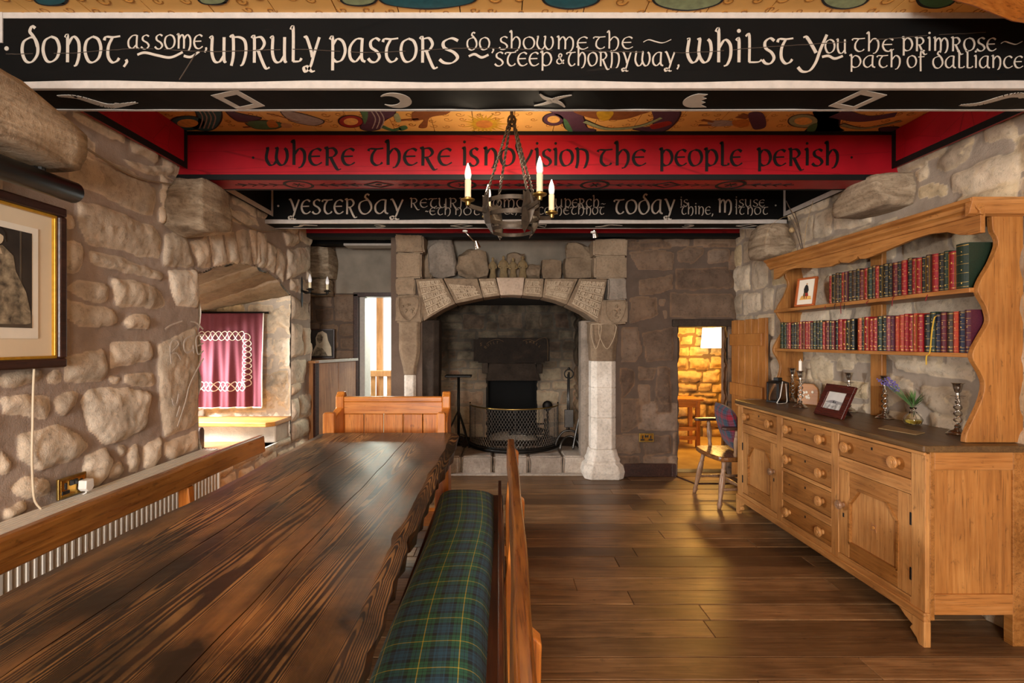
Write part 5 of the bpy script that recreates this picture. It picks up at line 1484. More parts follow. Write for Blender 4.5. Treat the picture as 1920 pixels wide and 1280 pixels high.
t = thing('fire_iron_stand', 'polished iron stand with arched feet and round handle, right of the fire screen', 'fire iron stand', (.79, 5.76, .195))
MB().tube([(0, 0, .19), (0, 0, .86)], .011, 8).tube([(-.022, 0, .19), (-.012, 0, .84)], .007, 6).build('post', MAT['steel_iron'], t, smooth=True)
ring = [(.05 * math.cos(a), 0, .84 + .05 * math.sin(a)) for a in np.linspace(0, 2 * PI, 24)[:-1]]
MB().tube(ring, .008, 6, closed=True).ball((0, 0, .90), .016, 8, 6).build('ring_handle', MAT['iron'], t, smooth=True)
for pts in ([(-.155, 0, .01), (-.13, 0, .10), (-.07, 0, .185), (0, 0, .205), (.07, 0, .185), (.12, 0, .10), (.135, 0, .01)], [(-.11, -.10, .01), (-.09, -.08, .09), (-.03, -.04, .14), (.04, -.04, .14), (.09, -.08, .09), (.11, -.10, .01)]):
    MB().tube(catmull(pts, 6), .012, 8).build('leg', MAT['steel_iron'], t, smooth=True)
MB().box(-.05, .05, -.012, .012, .24, .44).build('blade', MAT['steel_iron'], t, bevel=.004)
pk = tag(MB().tube(catmull([(.82, 5.66, .21), (.85, 5.68, .35), (.91, 5.70, .62), (.94, 5.71, .80), (.98, 5.72, 1.06)], 6), .011, 8).ball((.98, 5.72, 1.07), .02, 8, 6).build('poker', MAT['steel_iron'], smooth=True),
         'long thin iron poker leaning against the right column of the fireplace', 'poker')

# ---------------------------------------------------------------- things on the mantel ledge
ZM = 2.049
def mx(u, Y=5.36): return (u - U0) / FPX * Y
def mz(v, Y=5.36): return EYE - (v - V0) / FPX * Y
def frag(u0, u1, vt, seed, label, mat='fragment', base=ZM, d=.16, n=5, amp=.30, rnd=.35):
    x0, x1 = mx(u0), mx(u1); z1 = mz(vt)
    mb = rock(MB(), ((x0 + x1) / 2, 5.42, (base + z1) / 2), (x1 - x0, d, (z1 - base) * 1.08), seed, n, amp, 9, rnd)
    zmin = min(v[2] for v in mb.v)
    mb.v = [(v[0], v[1], v[2] + base - zmin + .0) for v in mb.v]
    return tag(mb.build('stone_fragment', MAT[mat], smooth=SM), label, 'stone fragment')
frag(800, 856, 446, 3, 'large grey carved boulder on the left of the mantel ledge', 'ashlar_grey', n=6, rnd=.6)
frag(786, 812, 478, 8, 'dark slab tucked behind the grey boulder on the mantel ledge', 'fragment', d=.08)
frag(858, 914, 476, 13, 'brown five-sided stone left of the small carved figures on the mantel', 'fragment', n=5)
frag(986, 1013, 497, 21, 'small crumbling stone lump beside the carved figures on the mantel', 'fragment')
frag(1015, 1054, 489, 27, 'squarish carved stone in the middle right of the mantel ledge', 'ashlar', n=2, amp=.1)
lowf = frag(1057, 1113, 486, 34, 'squared block with rolled edge at the right end of the mantel ledge', 'fragment', n=1, amp=.08)
frag(1062, 1112, 457, 38, 'rough notched stone lying on the squared block at the mantel right end', 'fragment', base=mz(486) - .005, n=3, amp=.2, d=.14)
frag(950, 984, 480, 41, 'rounded stone standing behind the right-hand carved figures', 'fragment', d=.06, n=1)
def figurine(u, vt, s, label):
    t = thing('stone_figurine', label, 'figurine', (mx(u, 5.30), 5.30, ZM - .002)); h = mz(vt, 5.30) - ZM
    MB().lathe([(.036, 0), (.038, .02), (.034, .05), (.028, .3 * h), (.032, .5 * h), (.036, .66 * h), (.030, .76 * h), (.014, .82 * h), (.011, .85 * h)], M=Matrix.Diagonal((s, .7, 1, 1)), seg=16).build('robed_body', MAT['clay'], t, smooth=True)
    MB().ball((0, -.002, .92 * h), .018, 12, 8, (.85, .95, 1.15)).ball((0, -.02, .91 * h), .005, 6, 4).build('head', MAT['clay'], t, smooth=True)
    for sg in (-1, 1):
        MB().tube(catmull([(sg * .030 * s, 0, .70 * h), (sg * .040 * s, -.006, .52 * h), (sg * .018, -.026, .46 * h)], 5), [.010, .010, .009, .009, .009, .008, .008, .008, .007, .007, .006], 8).build('arm', MAT['clay'], t, smooth=True)
figurine(924, 482, .9, 'slimmest carved stone figure, leftmost of the four on the mantel')
figurine(944, 479, 1.25, 'broad carved stone figure, second from left on the mantel')
figurine(962, 483, 1.0, 'carved stone figure with bent arms, third from left on the mantel')
figurine(980, 479, 1.1, 'tall carved stone figure, rightmost of the four on the mantel')

# spotlights under the far beam
def spot(u0, v0, u1, v1, Y, label):
    a, b = P(u0, v0, Y), P(u1, v1, Y + .08)
    t = thing('spotlight', label, 'spotlight', a); d = b - a
    MB().lathe([(.022, .0), (.022, -.012), (.006, -.016)], seg=12).build('ceiling_cup', MAT['white_plastic'], t, smooth=SM)
    MB().tube([(0, 0, -.01), d * .9], .006, 6).build('arm', MAT['silver'], t, smooth=True)
    M = Matrix.Translation(d) @ Vector((.25, .45, -.85)).to_track_quat('Z', 'Y').to_matrix().to_4x4()
    MB().lathe([(.010, -.035), (.016, -.02), (.028, .03), (.026, .03), (.012, -.005)], M=M, seg=14).build('lamp_head', MAT['silver'], t, smooth=SM)
spot(872, 432, 894, 458, 4.42, 'small silver spotlight on a long slanted arm above the mantel')
spot(1112, 434, 1115, 438, 4.42, 'small silver spotlight close under the beam above the right pier')
# ---------------------------------------------------------------- table and benches
def wavy(xs, y0, y1, n, amp, seed, f=1.0):
    rng = random.Random(seed); ph = [rng.uniform(0, 9) for _ in range(4)]
    return [(xs + amp * (math.sin(y * 2.1 * f + ph[0]) + .5 * math.sin(y * 5.3 * f + ph[1]) + .28 * math.sin(y * 13 * f + ph[2]) + .15 * math.sin(y * 31 + ph[3])), y) for y in np.linspace(y0, y1, n)]
TZ = .762
tb = thing('dining_table', 'long dark scorched timber table with worn live edges and trestle legs', 'table', (-.76, 2.05, 0))
tb.location = (0, 0, 0)
edges = [wavy(-1.255, .42, 3.58, 60, .016, 2), wavy(-.94, .42, 3.58, 60, .003, 3), wavy(-.60, .42, 3.58, 60, .003, 4), wavy(-.275, .42, 3.58, 90, .009, 5, 1.3)]
rng = random.Random(9)
edges[3] = [(x + (rng.uniform(-.012, .004) if rng.random() < .25 else 0), y) for x, y in edges[3]]
edges[3] = [edges[3][int(i * 89 / 59)] for i in range(60)]
tones = (.2, .55, .85)
for i in range(3):
    g = .0015
    L = [(x + g, y) for x, y in edges[i]]; R_ = [(x - g, y) for x, y in edges[i + 1]]
    n = 60; m = 7; vs = []
    for k in range(n):
        for q in range(m):
            f = q / (m - 1); e = 0
            x = L[k][0] * (1 - f) + R_[k][0] * f
            if (i == 0 and q == 0) or (i == 2 and q == m - 1): e = .010
            vs.append((x, L[k][1], TZ - e + .0015 * math.sin(k * .7 + q)))
    fs = [(k * m + q, k * m + q + 1, (k + 1) * m + q + 1, (k + 1) * m + q) for k in range(n - 1) for q in range(m - 1)]
    top = len(vs)
    for k in range(n):
        vs.append((L[k][0] + (.012 if i == 0 else 0), L[k][1], TZ - .075)); vs.append((R_[k][0] - (.014 + .008 * math.sin(k * 1.9) if i == 2 else 0), R_[k][1], TZ - .075))
    for k in range(n - 1):
        a = top + 2 * k
        fs += [(k * m, (k + 1) * m, a + 2, a), (k * m + m - 1, a + 1, a + 3, (k + 1) * m + m - 1), (a, a + 2, a + 3, a + 1)]
    fs += [tuple(range(m)) + (top + 1, top), tuple((n - 1) * m + q for q in range(m))[::-1] + (top + 2 * n - 2, top + 2 * n - 1)]
    mb = MB().add(vs, fs)
    o = mb.build('tabletop_plank', MAT['table'], tb)
    at = o.data.attributes.new('tone', 'FLOAT', 'POINT'); at.data.foreach_set('value', np.full(len(vs), tones[i], np.float32))
    o.data.materials.append(MAT['table_edge'])
    for p in o.data.polygons:
        if abs(p.normal.z) < .7: p.material_index = 1
for y in (3.36, .58):
    for x in (-1.10, -.37): MB().box(x - .045, x + .045, y - .05, y + .05, 0, TZ - .075).build('leg', MAT['orange_oak_z'], tb, bevel=.006)
    MB().box(-1.14, -.33, y - .035, y + .035, TZ - .15, TZ - .075).build('cross_rail', MAT['orange_oak'], tb, bevel=.006)
MB().box(-.77, -.70, .63, 3.31, .20, .30).build('stretcher', MAT['orange_oak'], tb, bevel=.006)
for y in (3.36, .58): MB().box(-1.06, -.41, y - .035, y + .035, .20, .30).build('foot_rail', MAT['orange_oak'], tb, bevel=.006)

def bench(label, x_rail0, x_seat, sg, y0, y1, ends, mat_rail, dark, slope=0.0):
    """sg: direction from the rail towards the table"""
    t = thing('bench', label, 'bench', (0, 0, 0))
    rl = MB(); x_rail = x_rail0
    XR_ = lambda y: x_rail0 + slope * (y - 2.0)
    top = [(x_rail - sg * .012, .782), (x_rail + sg * .014, .782)]
    ys = np.linspace(y0, y1, 34); vs = []
    for y in ys:
        w = .002 * math.sin(y * 7) ; b = -.010 * math.sin(PI * (y - y0) / (y1 - y0))
        for (dx, z) in ((-.016, .782), (.016, .782), (.022, .770), (.030, .672), (-.002, .665), (-.020, .772)):
            vs.append((XR_(y) + sg * (dx + w + b), y, z + w))
    n = 6
    fs = [(i * n + k, i * n + (k + 1) % n, (i + 1) * n + (k + 1) % n, (i + 1) * n + k) for i in range(33) for k in range(n)] + [tuple(range(n))[::-1], tuple(33 * n + k for k in range(n))]
    rl.add(vs, fs).build('back_rail', mat_rail, t, bevel=.005)
    s0, s1 = sorted((x_rail + sg * .035, x_seat))
    MB().box(s0, s1, y0 + .02, y1 - .02, .395, .430).build('seat', dark, t, bevel=.006)
    xb = x_rail + sg * .045
    MB().box(min(xb, xb + sg * .02), max(xb, xb + sg * .02), y0 + .05, y1 - .05, .430, .53).build('back_slat', dark, t, bevel=.004)
    for y in ends:
        x_rail = XR_(y)
        MB().prism([(x_rail - sg * .002, .785), (x_rail - sg * .042, .75), (x_rail - sg * .035, .44), (x_rail - sg * .05, 0), (x_rail + sg * .03, 0), (x_rail + sg * .035, .44), (x_rail + sg * .012, .665), (x_rail - sg * .012, .665)], 'Y', y - .022, y + .022).build('back_post', MAT['orange_oak_z'], t, bevel=.004)
        xs_ = x_seat - sg * .05
        MB().box(xs_ - .03, xs_ + .03, y - .025, y + .025, 0, .395).build('leg', MAT['orange_oak_z'], t, bevel=.004)
        MB().box(min(xs_, x_rail), max(xs_, x_rail), y - .018, y + .018, .14, .20).build('cross_rail', MAT['orange_oak_z'], t, bevel=.003)
    return t
bench('bench with narrow back rail and green tartan cushion on the room side of the table', .062, -.37, -1, .72, 3.26, (3.02, 2.1, 1.12), MAT['rail_worn'], MAT['bench_dark'], .0127)
bench('bench with a long plain brown back rail in front of the white radiator', -1.575, -1.20, 1, .9, 3.40, (2.60, 1.3), MAT['rail_oak'], MAT['bench_dark'])

# tartan seat pad
def pad(name, mat, x0, x1, y0, y1, z0, z1, label, cat, nx=22, ny=90, sag=.006):
    vs = []; uv = []
    for j in range(ny + 1):
        y = y0 + (y1 - y0) * j / ny
        ed = min(y - y0, y1 - y); eh = 1 - math.exp(-ed / .035)
        for i in range(nx + 1):
            f = i / nx; x = x0 + (x1 - x0) * f
            cr = (1 - abs(2 * f - 1) ** 4.5)
            z = z0 + (z1 - z0) * max(.0, cr) ** .6 * eh + sag * math.sin(y * 2.2 + f * 3) * cr * eh
            xx = x + (.012 * math.sin(y * 3.1) if 0 < i < nx else .006 * math.sin(y * 3.1))
            vs.append((xx, y, max(z, z0))); uv.append((f * (x1 - x0) * 1.12 + .01 * math.sin(y * 4), y + .008 * math.sin(f * 5 + y)))
    w = nx + 1
    fs = [(j * w + i, j * w + i + 1, (j + 1) * w + i + 1, (j + 1) * w + i) for j in range(ny) for i in range(nx)]
    rim = [i for i in range(w)] + [j * w + nx for j in range(1, ny + 1)] + [ny * w + i for i in range(nx - 1, -1, -1)] + [j * w for j in range(ny - 1, 0, -1)]
    b0 = len(vs)
    for r in rim: vs.append((vs[r][0], vs[r][1], z0 - .0)); uv.append(uv[r])
    mb = MB().add(vs, fs + [tuple(range(b0, b0 + len(rim)))[::-1]])
    me = bpy.data.meshes.new(name); me.from_pydata(mb.v, [], mb.f)
    ul = me.uv_layers.new(name='UVMap')
    lo = np.zeros(len(me.loops), np.int32); me.loops.foreach_get('vertex_index', lo)
    ul.data.foreach_set('uv', np.array(uv, np.float32)[lo].reshape(-1))
    o = link(name, me, mat, None, True)
    return tag(o, label, cat)
pad('seat_cushion', MAT['tartan_green'], -.36, -.030, .74, 3.24, .430, .487, 'long green and blue tartan cushion with yellow lines lying on the bench', 'cushion', 26, 110)

# high-backed pew at the far end of the table
pw = thing('pew', 'short honey oak pew with panelled back at the far end of the table', 'pew', (0, 0, 0))
PY = 3.86
for x0, x1 in ((-1.225, -1.165), (-.425, -.365)):
    MB().prism([(PY - .30, 0), (PY + .07, 0), (PY + .07, .55), (PY + .075, .98), (PY + .055, 1.02), (PY + .02, 1.02), (PY - .02, .985), (PY - .02, .90), (PY - .18, .86), (PY - .22, .82), (PY - .22, .45), (PY - .30, .43)], 'X', x0, x1).build('end_panel', MAT['orange_oak_z'], pw, bevel=.008)
for x0, x1 in ((-1.235, -1.155), (-.435, -.375)):
    MB().prism([(x0, .42), (x1, .42), (x1, .885), (x1 - .008, .90), (x0 + .008, .90), (x0, .885)], 'Y', PY - .27, PY - .215).build('arm_post', MAT['orange_oak_z'], pw, bevel=.006)
MB().box(-1.165, -.425, PY - .015, PY + .035, .945, .985).build('top_rail', MAT['orange_oak'], pw, bevel=.008)
MB().box(-1.165, -.425, PY - .005, PY + .03, .855, .945).build('upper_board', MAT['orange_oak'], pw, bevel=.004)
for i in range(5):
    a = -1.165 + .74 * i / 5
    MB().box(a + .002, a + .146, PY, PY + .02, .42, .853).build('back_plank', MAT['orange_oak_z'], pw, bevel=.005)
MB().box(-1.165, -.425, PY - .28, PY, .40, .435).build('seat', MAT['orange_oak'], pw, bevel=.006)
tag(MB().prism([(-1.16, .436), (-.44, .436), (-.45, .50), (-.7, .515), (-1.0, .50), (-1.15, .51)], 'Y', PY - .20, PY - .005).build('seat_pad', plain('black_pad', hexc('#15120f'), .8), bevel=.012), 'flat black pad on the seat of the oak pew', 'cushion')

# ---------------------------------------------------------------- radiator, sockets, cables
rd = thing('radiator', 'long cream ribbed panel radiator below the framed engraving', 'radiator', (0, 0, 0))
mb = MB()
ry0, ry1, rz0, rz1 = .55, 3.38, .12, .668
prof = []; y = ry0
while y < ry1 - .03:
    prof += [(-1.862, y), (-1.862, y + .010), (-1.848, y + .015), (-1.848, y + .026), (-1.862, y + .031)]; y += .036
prof += [(-1.862, ry1)]
back = [(-1.875, p[1]) for p in prof]
mb.prism(prof + back[::-1], 'Z', rz0, rz1)
mb.build('ribbed_panel', MAT['enamel'], rd)
mb = MB().box(-1.955, -1.84, ry0, ry1, rz1, rz1 + .022)
for k in range(5): mb.box(-1.945 + k * .021, -1.932 + k * .021, ry0 + .01, ry1 - .01, rz1 + .020, rz1 + .028)
mb.build('top_grille', MAT['enamel'], rd, bevel=.002)
MB().box(-1.955, -1.84, ry1 - .012, ry1 + .004, rz0, rz1 + .02).build('side_panel', MAT['enamel'], rd, bevel=.003)
for y in (.8, 3.2): MB().tube([(-1.90, y, 0), (-1.90, y, rz0 + .02)], .011, 8).build('pipe', MAT['enamel'], rd)
MB().box(-1.94, -1.87, ry0 + .05, ry1 - .05, rz0, rz1).build('rear_panel', MAT['enamel'], rd)

def socket(name, M, label):
    t = thing(name, label, 'socket'); t.matrix_world = M
    MB().box(-.077, .077, -.012, 0, -.046, .046).build('plate', MAT['brass'], t, bevel=.003)
    MB().box(-.066, .066, -.014, -.010, -.036, .036).build('inner_plate', MAT['bright_brass'], t, bevel=.001)
    for sx in (-1, 1):
        mb = MB()
        mb.box(sx * .042 - .006, sx * .042 + .006, -.0165, -.013, -.008, .022)
        mb.box(sx * .042 - .020, sx * .042 + .020, -.0165, -.013, -.028, -.012)
        mb.build('pin_holes', MAT['black_plastic'], t, bevel=.002)
    for sx in (-1, 1): MB().box(sx * .011 - .009, sx * .011 + .009, -.019, -.012, .004, .028).build('switch', MAT['black_plastic'], t, bevel=.002)
    return t
Ml = Matrix(((0, -1, 0, XL + .030), (1, 0, 0, 2.32), (0, 0, 1, .748), (0, 0, 0, 1)))
socket('wall_socket', Ml, 'brass double socket with a white plug in it, on the left wall above the radiator')
socket('wall_socket', Matrix.Translation((1.530, YB - .022, .405)), 'brass double socket low on the far wall, right of the fireplace')
pg = thing('plug', 'white three-pin plug in the brass socket above the radiator', 'plug', (XL + .048, 2.362, .738))
MB().prism([(-.022, .026), (.022, .026), (.025, -.012), (.012, -.026), (-.012, -.026), (-.025, -.012)], 'X', 0, .038).build('body', MAT['white_plastic'], pg, bevel=.004)
MB().tube([(.02, 0, -.02), (.018, .002, -.035), (.0, 0, -.045)], .004, 6).build('cord', MAT['white_plastic'], pg, smooth=True)
def cable(pts, r, mat, label, name='cable'):
    return tag(MB().tube(catmull(pts, 6), r, 6).build(name, mat, smooth=True), label, 'cable')
def lwp(u, v, off=.035):
    Y = (XL + off) * FPX / (u - U0); return (XL + off, Y, EYE - (v - V0) / FPX * Y)
cable([lwp(64, 690, .05), lwp(62, 740), lwp(61, 800), lwp(60, 860), lwp(62, 915), lwp(66, 940), (XL + .05, 2.15, .695)], .0045, MAT['cable'], 'cream cable hanging from the framed engraving down to the radiator')
cable([lwp(140, 262, .04), lwp(190, 296, .04), lwp(250, 330, .04), lwp(300, 342, .045), lwp(328, 346, .05)], .005, MAT['old_cable'], 'thin dusty cable sagging along the upper left wall between two corbels')
cable([lwp(418, 392, .035), lwp(450, 416, .035), lwp(480, 430, .035), lwp(510, 433, .035), lwp(545, 428, .035)], .005, MAT['old_cable'], 'thin dusty cable above the window niche arch')

# framed engraving with its picture lamp
fy0, fy1, fz0, fz1 = 1.33, 2.265, 1.287, 1.985
pc = thing('framed_picture', 'large dark-framed engraving of a woman in a long gown on the left wall', 'picture', (0, 0, 0))
X0 = XL + .028
def fr(mb, a0, a1, b0, b1, w, x0, x1):
    mb.box(x0, x1, a0, a1, b1 - w, b1).box(x0, x1, a0, a1, b0, b0 + w).box(x0, x1, a0, a0 + w, b0 + w, b1 - w).box(x0, x1, a1 - w, a1, b0 + w, b1 - w); return mb
fr(MB(), fy0, fy1, fz0, fz1, .040, X0, X0 + .036).build('frame', MAT['dark_wood'], pc, bevel=.008)
fr(MB(), fy0 + .04, fy1 - .04, fz0 + .04, fz1 - .04, .012, X0, X0 + .024).build('gilt_slip', MAT['gilt_frame'], pc, bevel=.002)
MB().box(X0, X0 + .010, fy0 + .05, fy1 - .05, fz0 + .05, fz1 - .05).build('mount', MAT['paper_cream'], pc)
X1 = X0 + .010
pt = MB().box(X1, X1 + .003, fy0 + .16, fy1 - .12, fz0 + .125, fz1 - .115).build('sheet_margin', MAT['paper'], pc)
ey0, ey1, ez0, ez1 = 1.535, 2.115, 1.455, 1.845
en = MB().box(X1 + .003, X1 + .004, ey0, ey1, ez0, ez1).build('engraving', MAT['engraving_dark'], pc)
MB().box(X1 + .0040, X1 + .0046, ey0, ey1, ez0, ez0 + .055).build('ground', MAT['engraving_floor'], en)
def flX(mb, poly, d): 
    return flat(mb, poly, lambda a, b, dd: (X1 + .004 + d + dd, min(a + .158, 2.108), b), .0006)
mb = MB(); flX(mb, [(1.76, 1.70), (1.80, 1.765), (1.83, 1.775), (1.875, 1.74), (1.885, 1.68), (1.93, 1.60), (1.99, 1.52), (2.025, 1.475), (1.93, 1.470), (1.80, 1.468), (1.70, 1.475), (1.69, 1.56), (1.73, 1.64)], .0006); mb.build('gown', MAT['engraving_mid'], en)
mb = MB(); flX(mb, [(1.812 + .022 * math.cos(t), 1.803 + .028 * math.sin(t)) for t in np.linspace(0, 2 * PI, 16)[:-1]], .0012); flX(mb, [(1.79, 1.74), (1.81, 1.785), (1.83, 1.74)], .0012); mb.build('face', MAT['engraving_skin'], en)
mb = MB(); flX(mb, [(1.785, 1.80), (1.79, 1.84), (1.82, 1.845), (1.84, 1.825), (1.842, 1.79), (1.834, 1.81), (1.80, 1.826)], .0018); mb.build('hair', MAT['engraving_dark'], en)
mb = MB(); flX(mb, [(1.73, 1.60), (1.76, 1.61), (1.80, 1.56), (1.79, 1.50), (1.70, 1.49), (1.66, 1.54)], .0014); mb.build('drapery', MAT['engraving_skin'], en)
mb = MB(); mb.box(X1 + .0042, X1 + .0048, 2.062, 2.068, ez0 + .06, ez1); mb.build('curtain_edge', MAT['engraving_floor'], en)
mb = MB()
for k, (a, b) in enumerate(((1.60, 1.98),)): mb.box(X1 + .003, X1 + .0034, a, b, 1.418, 1.4205)
mb.build('caption_line', MAT['engraving_floor'], pc)
lamp = thing('picture_lamp', 'black tubular picture lamp on two curved arms above the framed engraving', 'picture lamp', (0, 0, 0))
a, b = Vector((-1.70, 1.46, 1.995)), Vector((-1.70, 2.06, 1.995))
MB().tube([a, a + Vector((0, .006, 0)), b - Vector((0, .012, 0)), b], [.036, .042, .042, .034], 18).build('tube_shade', MAT['black_plastic'], lamp, smooth=SM)
for y in (1.60, 1.88):
    MB().tube(catmull([(-1.93, y - .05, 1.995), (-1.88, y - .04, 2.03), (-1.79, y - .01, 2.055), (-1.73, y + .02, 2.05), (-1.705, y + .025, 2.03)], 6), .009, 8).build('arm', MAT['iron'], lamp, smooth=True)
    MB().lathe([(.016, -.012), (.016, .012)], (-1.705, y + .025, 2.035), None, 10).build('collar', MAT['black_plastic'], lamp)
MB().box(-1.95, -1.915, 1.50, 1.90, 1.965, 2.0).build('bracket', MAT['iron'], lamp, bevel=.004)

# chalk marks on the tall smooth jamb stone
mb = MB(); TX = lambda y, z, d: (XL + .042 + d, y, z)
def ch(pts, w=.010):
    q = [lw(270 + x / 5.12, 580 + y / 5.12) for x, y in pts]
    q = [(a + YN, b) for a, b in q]
    pen(mb, catmull(q, 6) if len(q) > 2 else q, TX, w, w * .8)
ch([(130, 190), (190, 150), (300, 110)]); ch([(380, 115), (440, 130), (505, 190)])
ch([(195, 520), (185, 380), (200, 310), (240, 290), (265, 340), (190, 420), (250, 420), (290, 480)])
ch([(400, 245), (330, 290), (320, 370), (350, 415), (410, 385)], .012); ch([(410, 340), (415, 420)])
ch([(505, 240), (440, 270), (455, 425), (510, 395)]); ch([(450, 350), (505, 325)])
ch([(510, 470), (440, 590), (370, 740), (330, 900), (255, 1125)], .010)
ch([(205, 850), (220, 910), (250, 900), (270, 810)], .016); ch([(280, 930), (250, 1030)], .016)
o = mb.build('chalk_marks', MAT['chalk'], wl, recalc=False)

# ---------------------------------------------------------------- window niche furnishings
# crimson hanging
cx0, cx1, cz0, cz1, cy = -2.86, -2.170, .785, 1.662, 4.735
def fold(x, z):
    f = (cz1 - z) / (cz1 - cz0)
    return cy + (.004 + .016 * f ** .7) * (math.sin(x * 41 + 1.2 * math.sin(z * 3)) + .6 * math.sin(x * 83 + 2 + z)) - .02 * f
vs = []; nx, nz = 120, 60
for i in range(nx + 1):
    for j in range(nz + 1):
        x = cx0 + (cx1 - cx0) * i / nx; z = cz0 + (cz1 - cz0) * j / nz + .010 * (i / nx) * (1 - j / nz)
        vs.append((x, fold(x, z), z))
w = nz + 1
cl = tag(MB().add(vs, [(i * w + j, (i + 1) * w + j, (i + 1) * w + j + 1, i * w + j + 1) for i in range(nx) for j in range(nz)]).build('wall_hanging', MAT['cloth'], smooth=True, recalc=False),
         'crimson cloth hanging with cream knotwork braid border in the window niche', 'hanging')
sol = cl.modifiers.new('thickness', 'SOLIDIFY'); sol.thickness = .002
mb = MB(); 
mb.tube([(cx1 - .001, fold(cx1, z) - .002, z) for z in np.linspace(cz0 + .01, cz1, 30)], .006, 6)
mb.tube([(x, fold(x, cz0) - .002, cz0 + .010 * (x - cx0) / (cx1 - cx0)) for x in np.linspace(cx0, cx1, 90)], .006, 6)
mb.build('lining_edge', MAT['hem'], cl, smooth=True)
MB().tube([(cx0, cy + .03, cz1 + .006), (cx1 + .03, cy + .03, cz1 + .006)], .010, 8).build('rod', MAT['iron'], cl, smooth=True)
PLc = lambda x, z, d: (x, fold(x, z) - .004 - d, z)
def braid(path, w, period, key):
    mb = MB(); n = len(path)
    acc = [0]
    for i in range(1, n): acc.append(acc[-1] + math.hypot(path[i][0] - path[i - 1][0], path[i][1] - path[i - 1][1]))
    for ph in (0, 2 * PI / 3, 4 * PI / 3):
        pts = []
        for i in range(n):
            a, b = path[max(i - 1, 0)], path[min(i + 1, n - 1)]
            dx, dz = b[0] - a[0], b[1] - a[1]; l = math.hypot(dx, dz) or 1
            o = w * math.sin(acc[i] / period * 2 * PI + ph)
            pts.append((path[i][0] - dz / l * o, path[i][1] + dx / l * o))
        pen(mb, pts, PLc, .0062, .0062)
    mb.build('knotwork_braid', MAT[key], cl, recalc=False)
bz1, bz0, bx = 1.452, .985, -2.325
def seg(a, b, n): return [(a[0] + (b[0] - a[0]) * i / n, a[1] + (b[1] - a[1]) * i / n) for i in range(n + 1)]
braid(seg((cx0 + .03, bz1), (bx - .05, bz1), 60) + catmull([(bx - .05, bz1), (bx - .012, bz1 - .012), (bx, bz1 - .05)], 6)[1:] + seg((bx, bz1 - .05), (bx, bz0 + .05), 60)[1:]
      + catmull([(bx, bz0 + .05), (bx - .012, bz0 + .012), (bx - .05, bz0)], 6)[1:] + seg((bx - .05, bz0), (cx0 + .03, bz0), 60)[1:], .042, .155, 'braid')
# plank shelf and low seat
tag(MB().prism([(-2.93, 4.50), (-2.02, 4.44), (-1.965, 4.50), (-1.965, 4.86), (-2.93, 4.86)], 'Z', .655, .695).build('window_seat', MAT['sill_pine'], bevel=.006), 'pale pine plank seat fixed under the crimson hanging in the window niche', 'seat')
struct(MB().box(-2.93, -1.985, 4.56, 4.86, .495, .655).build('trim_1', MAT['stone_niche'], bevel=.015))
st_ = thing('low_bench', 'low reddish wooden bench with rounded end post inside the window niche', 'bench', (0, 0, 0))
MB().box(-2.75, -2.12, 4.02, 4.30, .535, .560).build('seat', MAT['cupboard'], st_, bevel=.004)
MB().prism([(4.00, .502), (4.06, .502), (4.06, .70), (4.045, .725), (4.015, .725), (4.00, .70)], 'X', -2.44, -2.33).build('end_post', MAT['dark_wood'], st_, bevel=.01)
for x in (-2.70, -2.17): MB().box(x - .02, x + .02, 4.06, 4.28, .50, .535).build('leg', MAT['dark_wood'], st_)

# wall lamp with two candle bulbs on the pillar
sn = thing('wall_lamp', 'black iron wall lamp with two candle bulbs on the pillar beside the window niche', 'wall lamp', (XL + .03, 5.04, 1.90))
MB().prism([(0, .14), (.022, .10), (.018, .03), (.028, .0), (.018, -.03), (.024, -.10), (.008, -.15), (0, -.165), (-.008, -.15), (-.024, -.10), (-.018, -.03), (-.028, 0), (-.018, .03), (-.022, .10)], 'X', 0, .006).build('back_plate', MAT['iron'], sn, bevel=.002)
def candle_lamp(parent, x, y, z, s=1.0, cup='iron', tube_h=.062, r=.0135):
    MB().lathe([(.006, -.03 * s), (.012, -.028 * s), (.014, -.012 * s), (.034 * s, -.004), (.036 * s, .002), (.016, .004), (.016, .012)], (x, y, z), None, 16).build('drip_cup', MAT[cup], parent, smooth=SM)
    c = MB().lathe([(r, .004), (r * 1.04, .02), (r, .04), (r * 1.03, tube_h), (r * .9, tube_h + .004)], (x, y, z), None, 14).build('candle_tube', MAT['candle'], parent, smooth=SM)
    MB().lathe([(r * .8, 0), (.0155 * s, .012 * s), (.0175 * s, .028 * s), (.0150 * s, .048 * s), (.0085 * s, .068 * s), (.003, .082 * s), (.0005, .086 * s)], (x, y, z + tube_h + .003), None, 14).build('bulb', MAT['bulb'], parent, smooth=True)
for dy, dx in ((-.02, .09), (.16, .20)):
    MB().tube(catmull([(.006, 0, 0), (dx * .5, dy * .6, -.025), (dx, dy, -.02)], 5), .008, 8).build('arm', MAT['iron'], sn, smooth=True)
    candle_lamp(sn, dx, dy, .012)

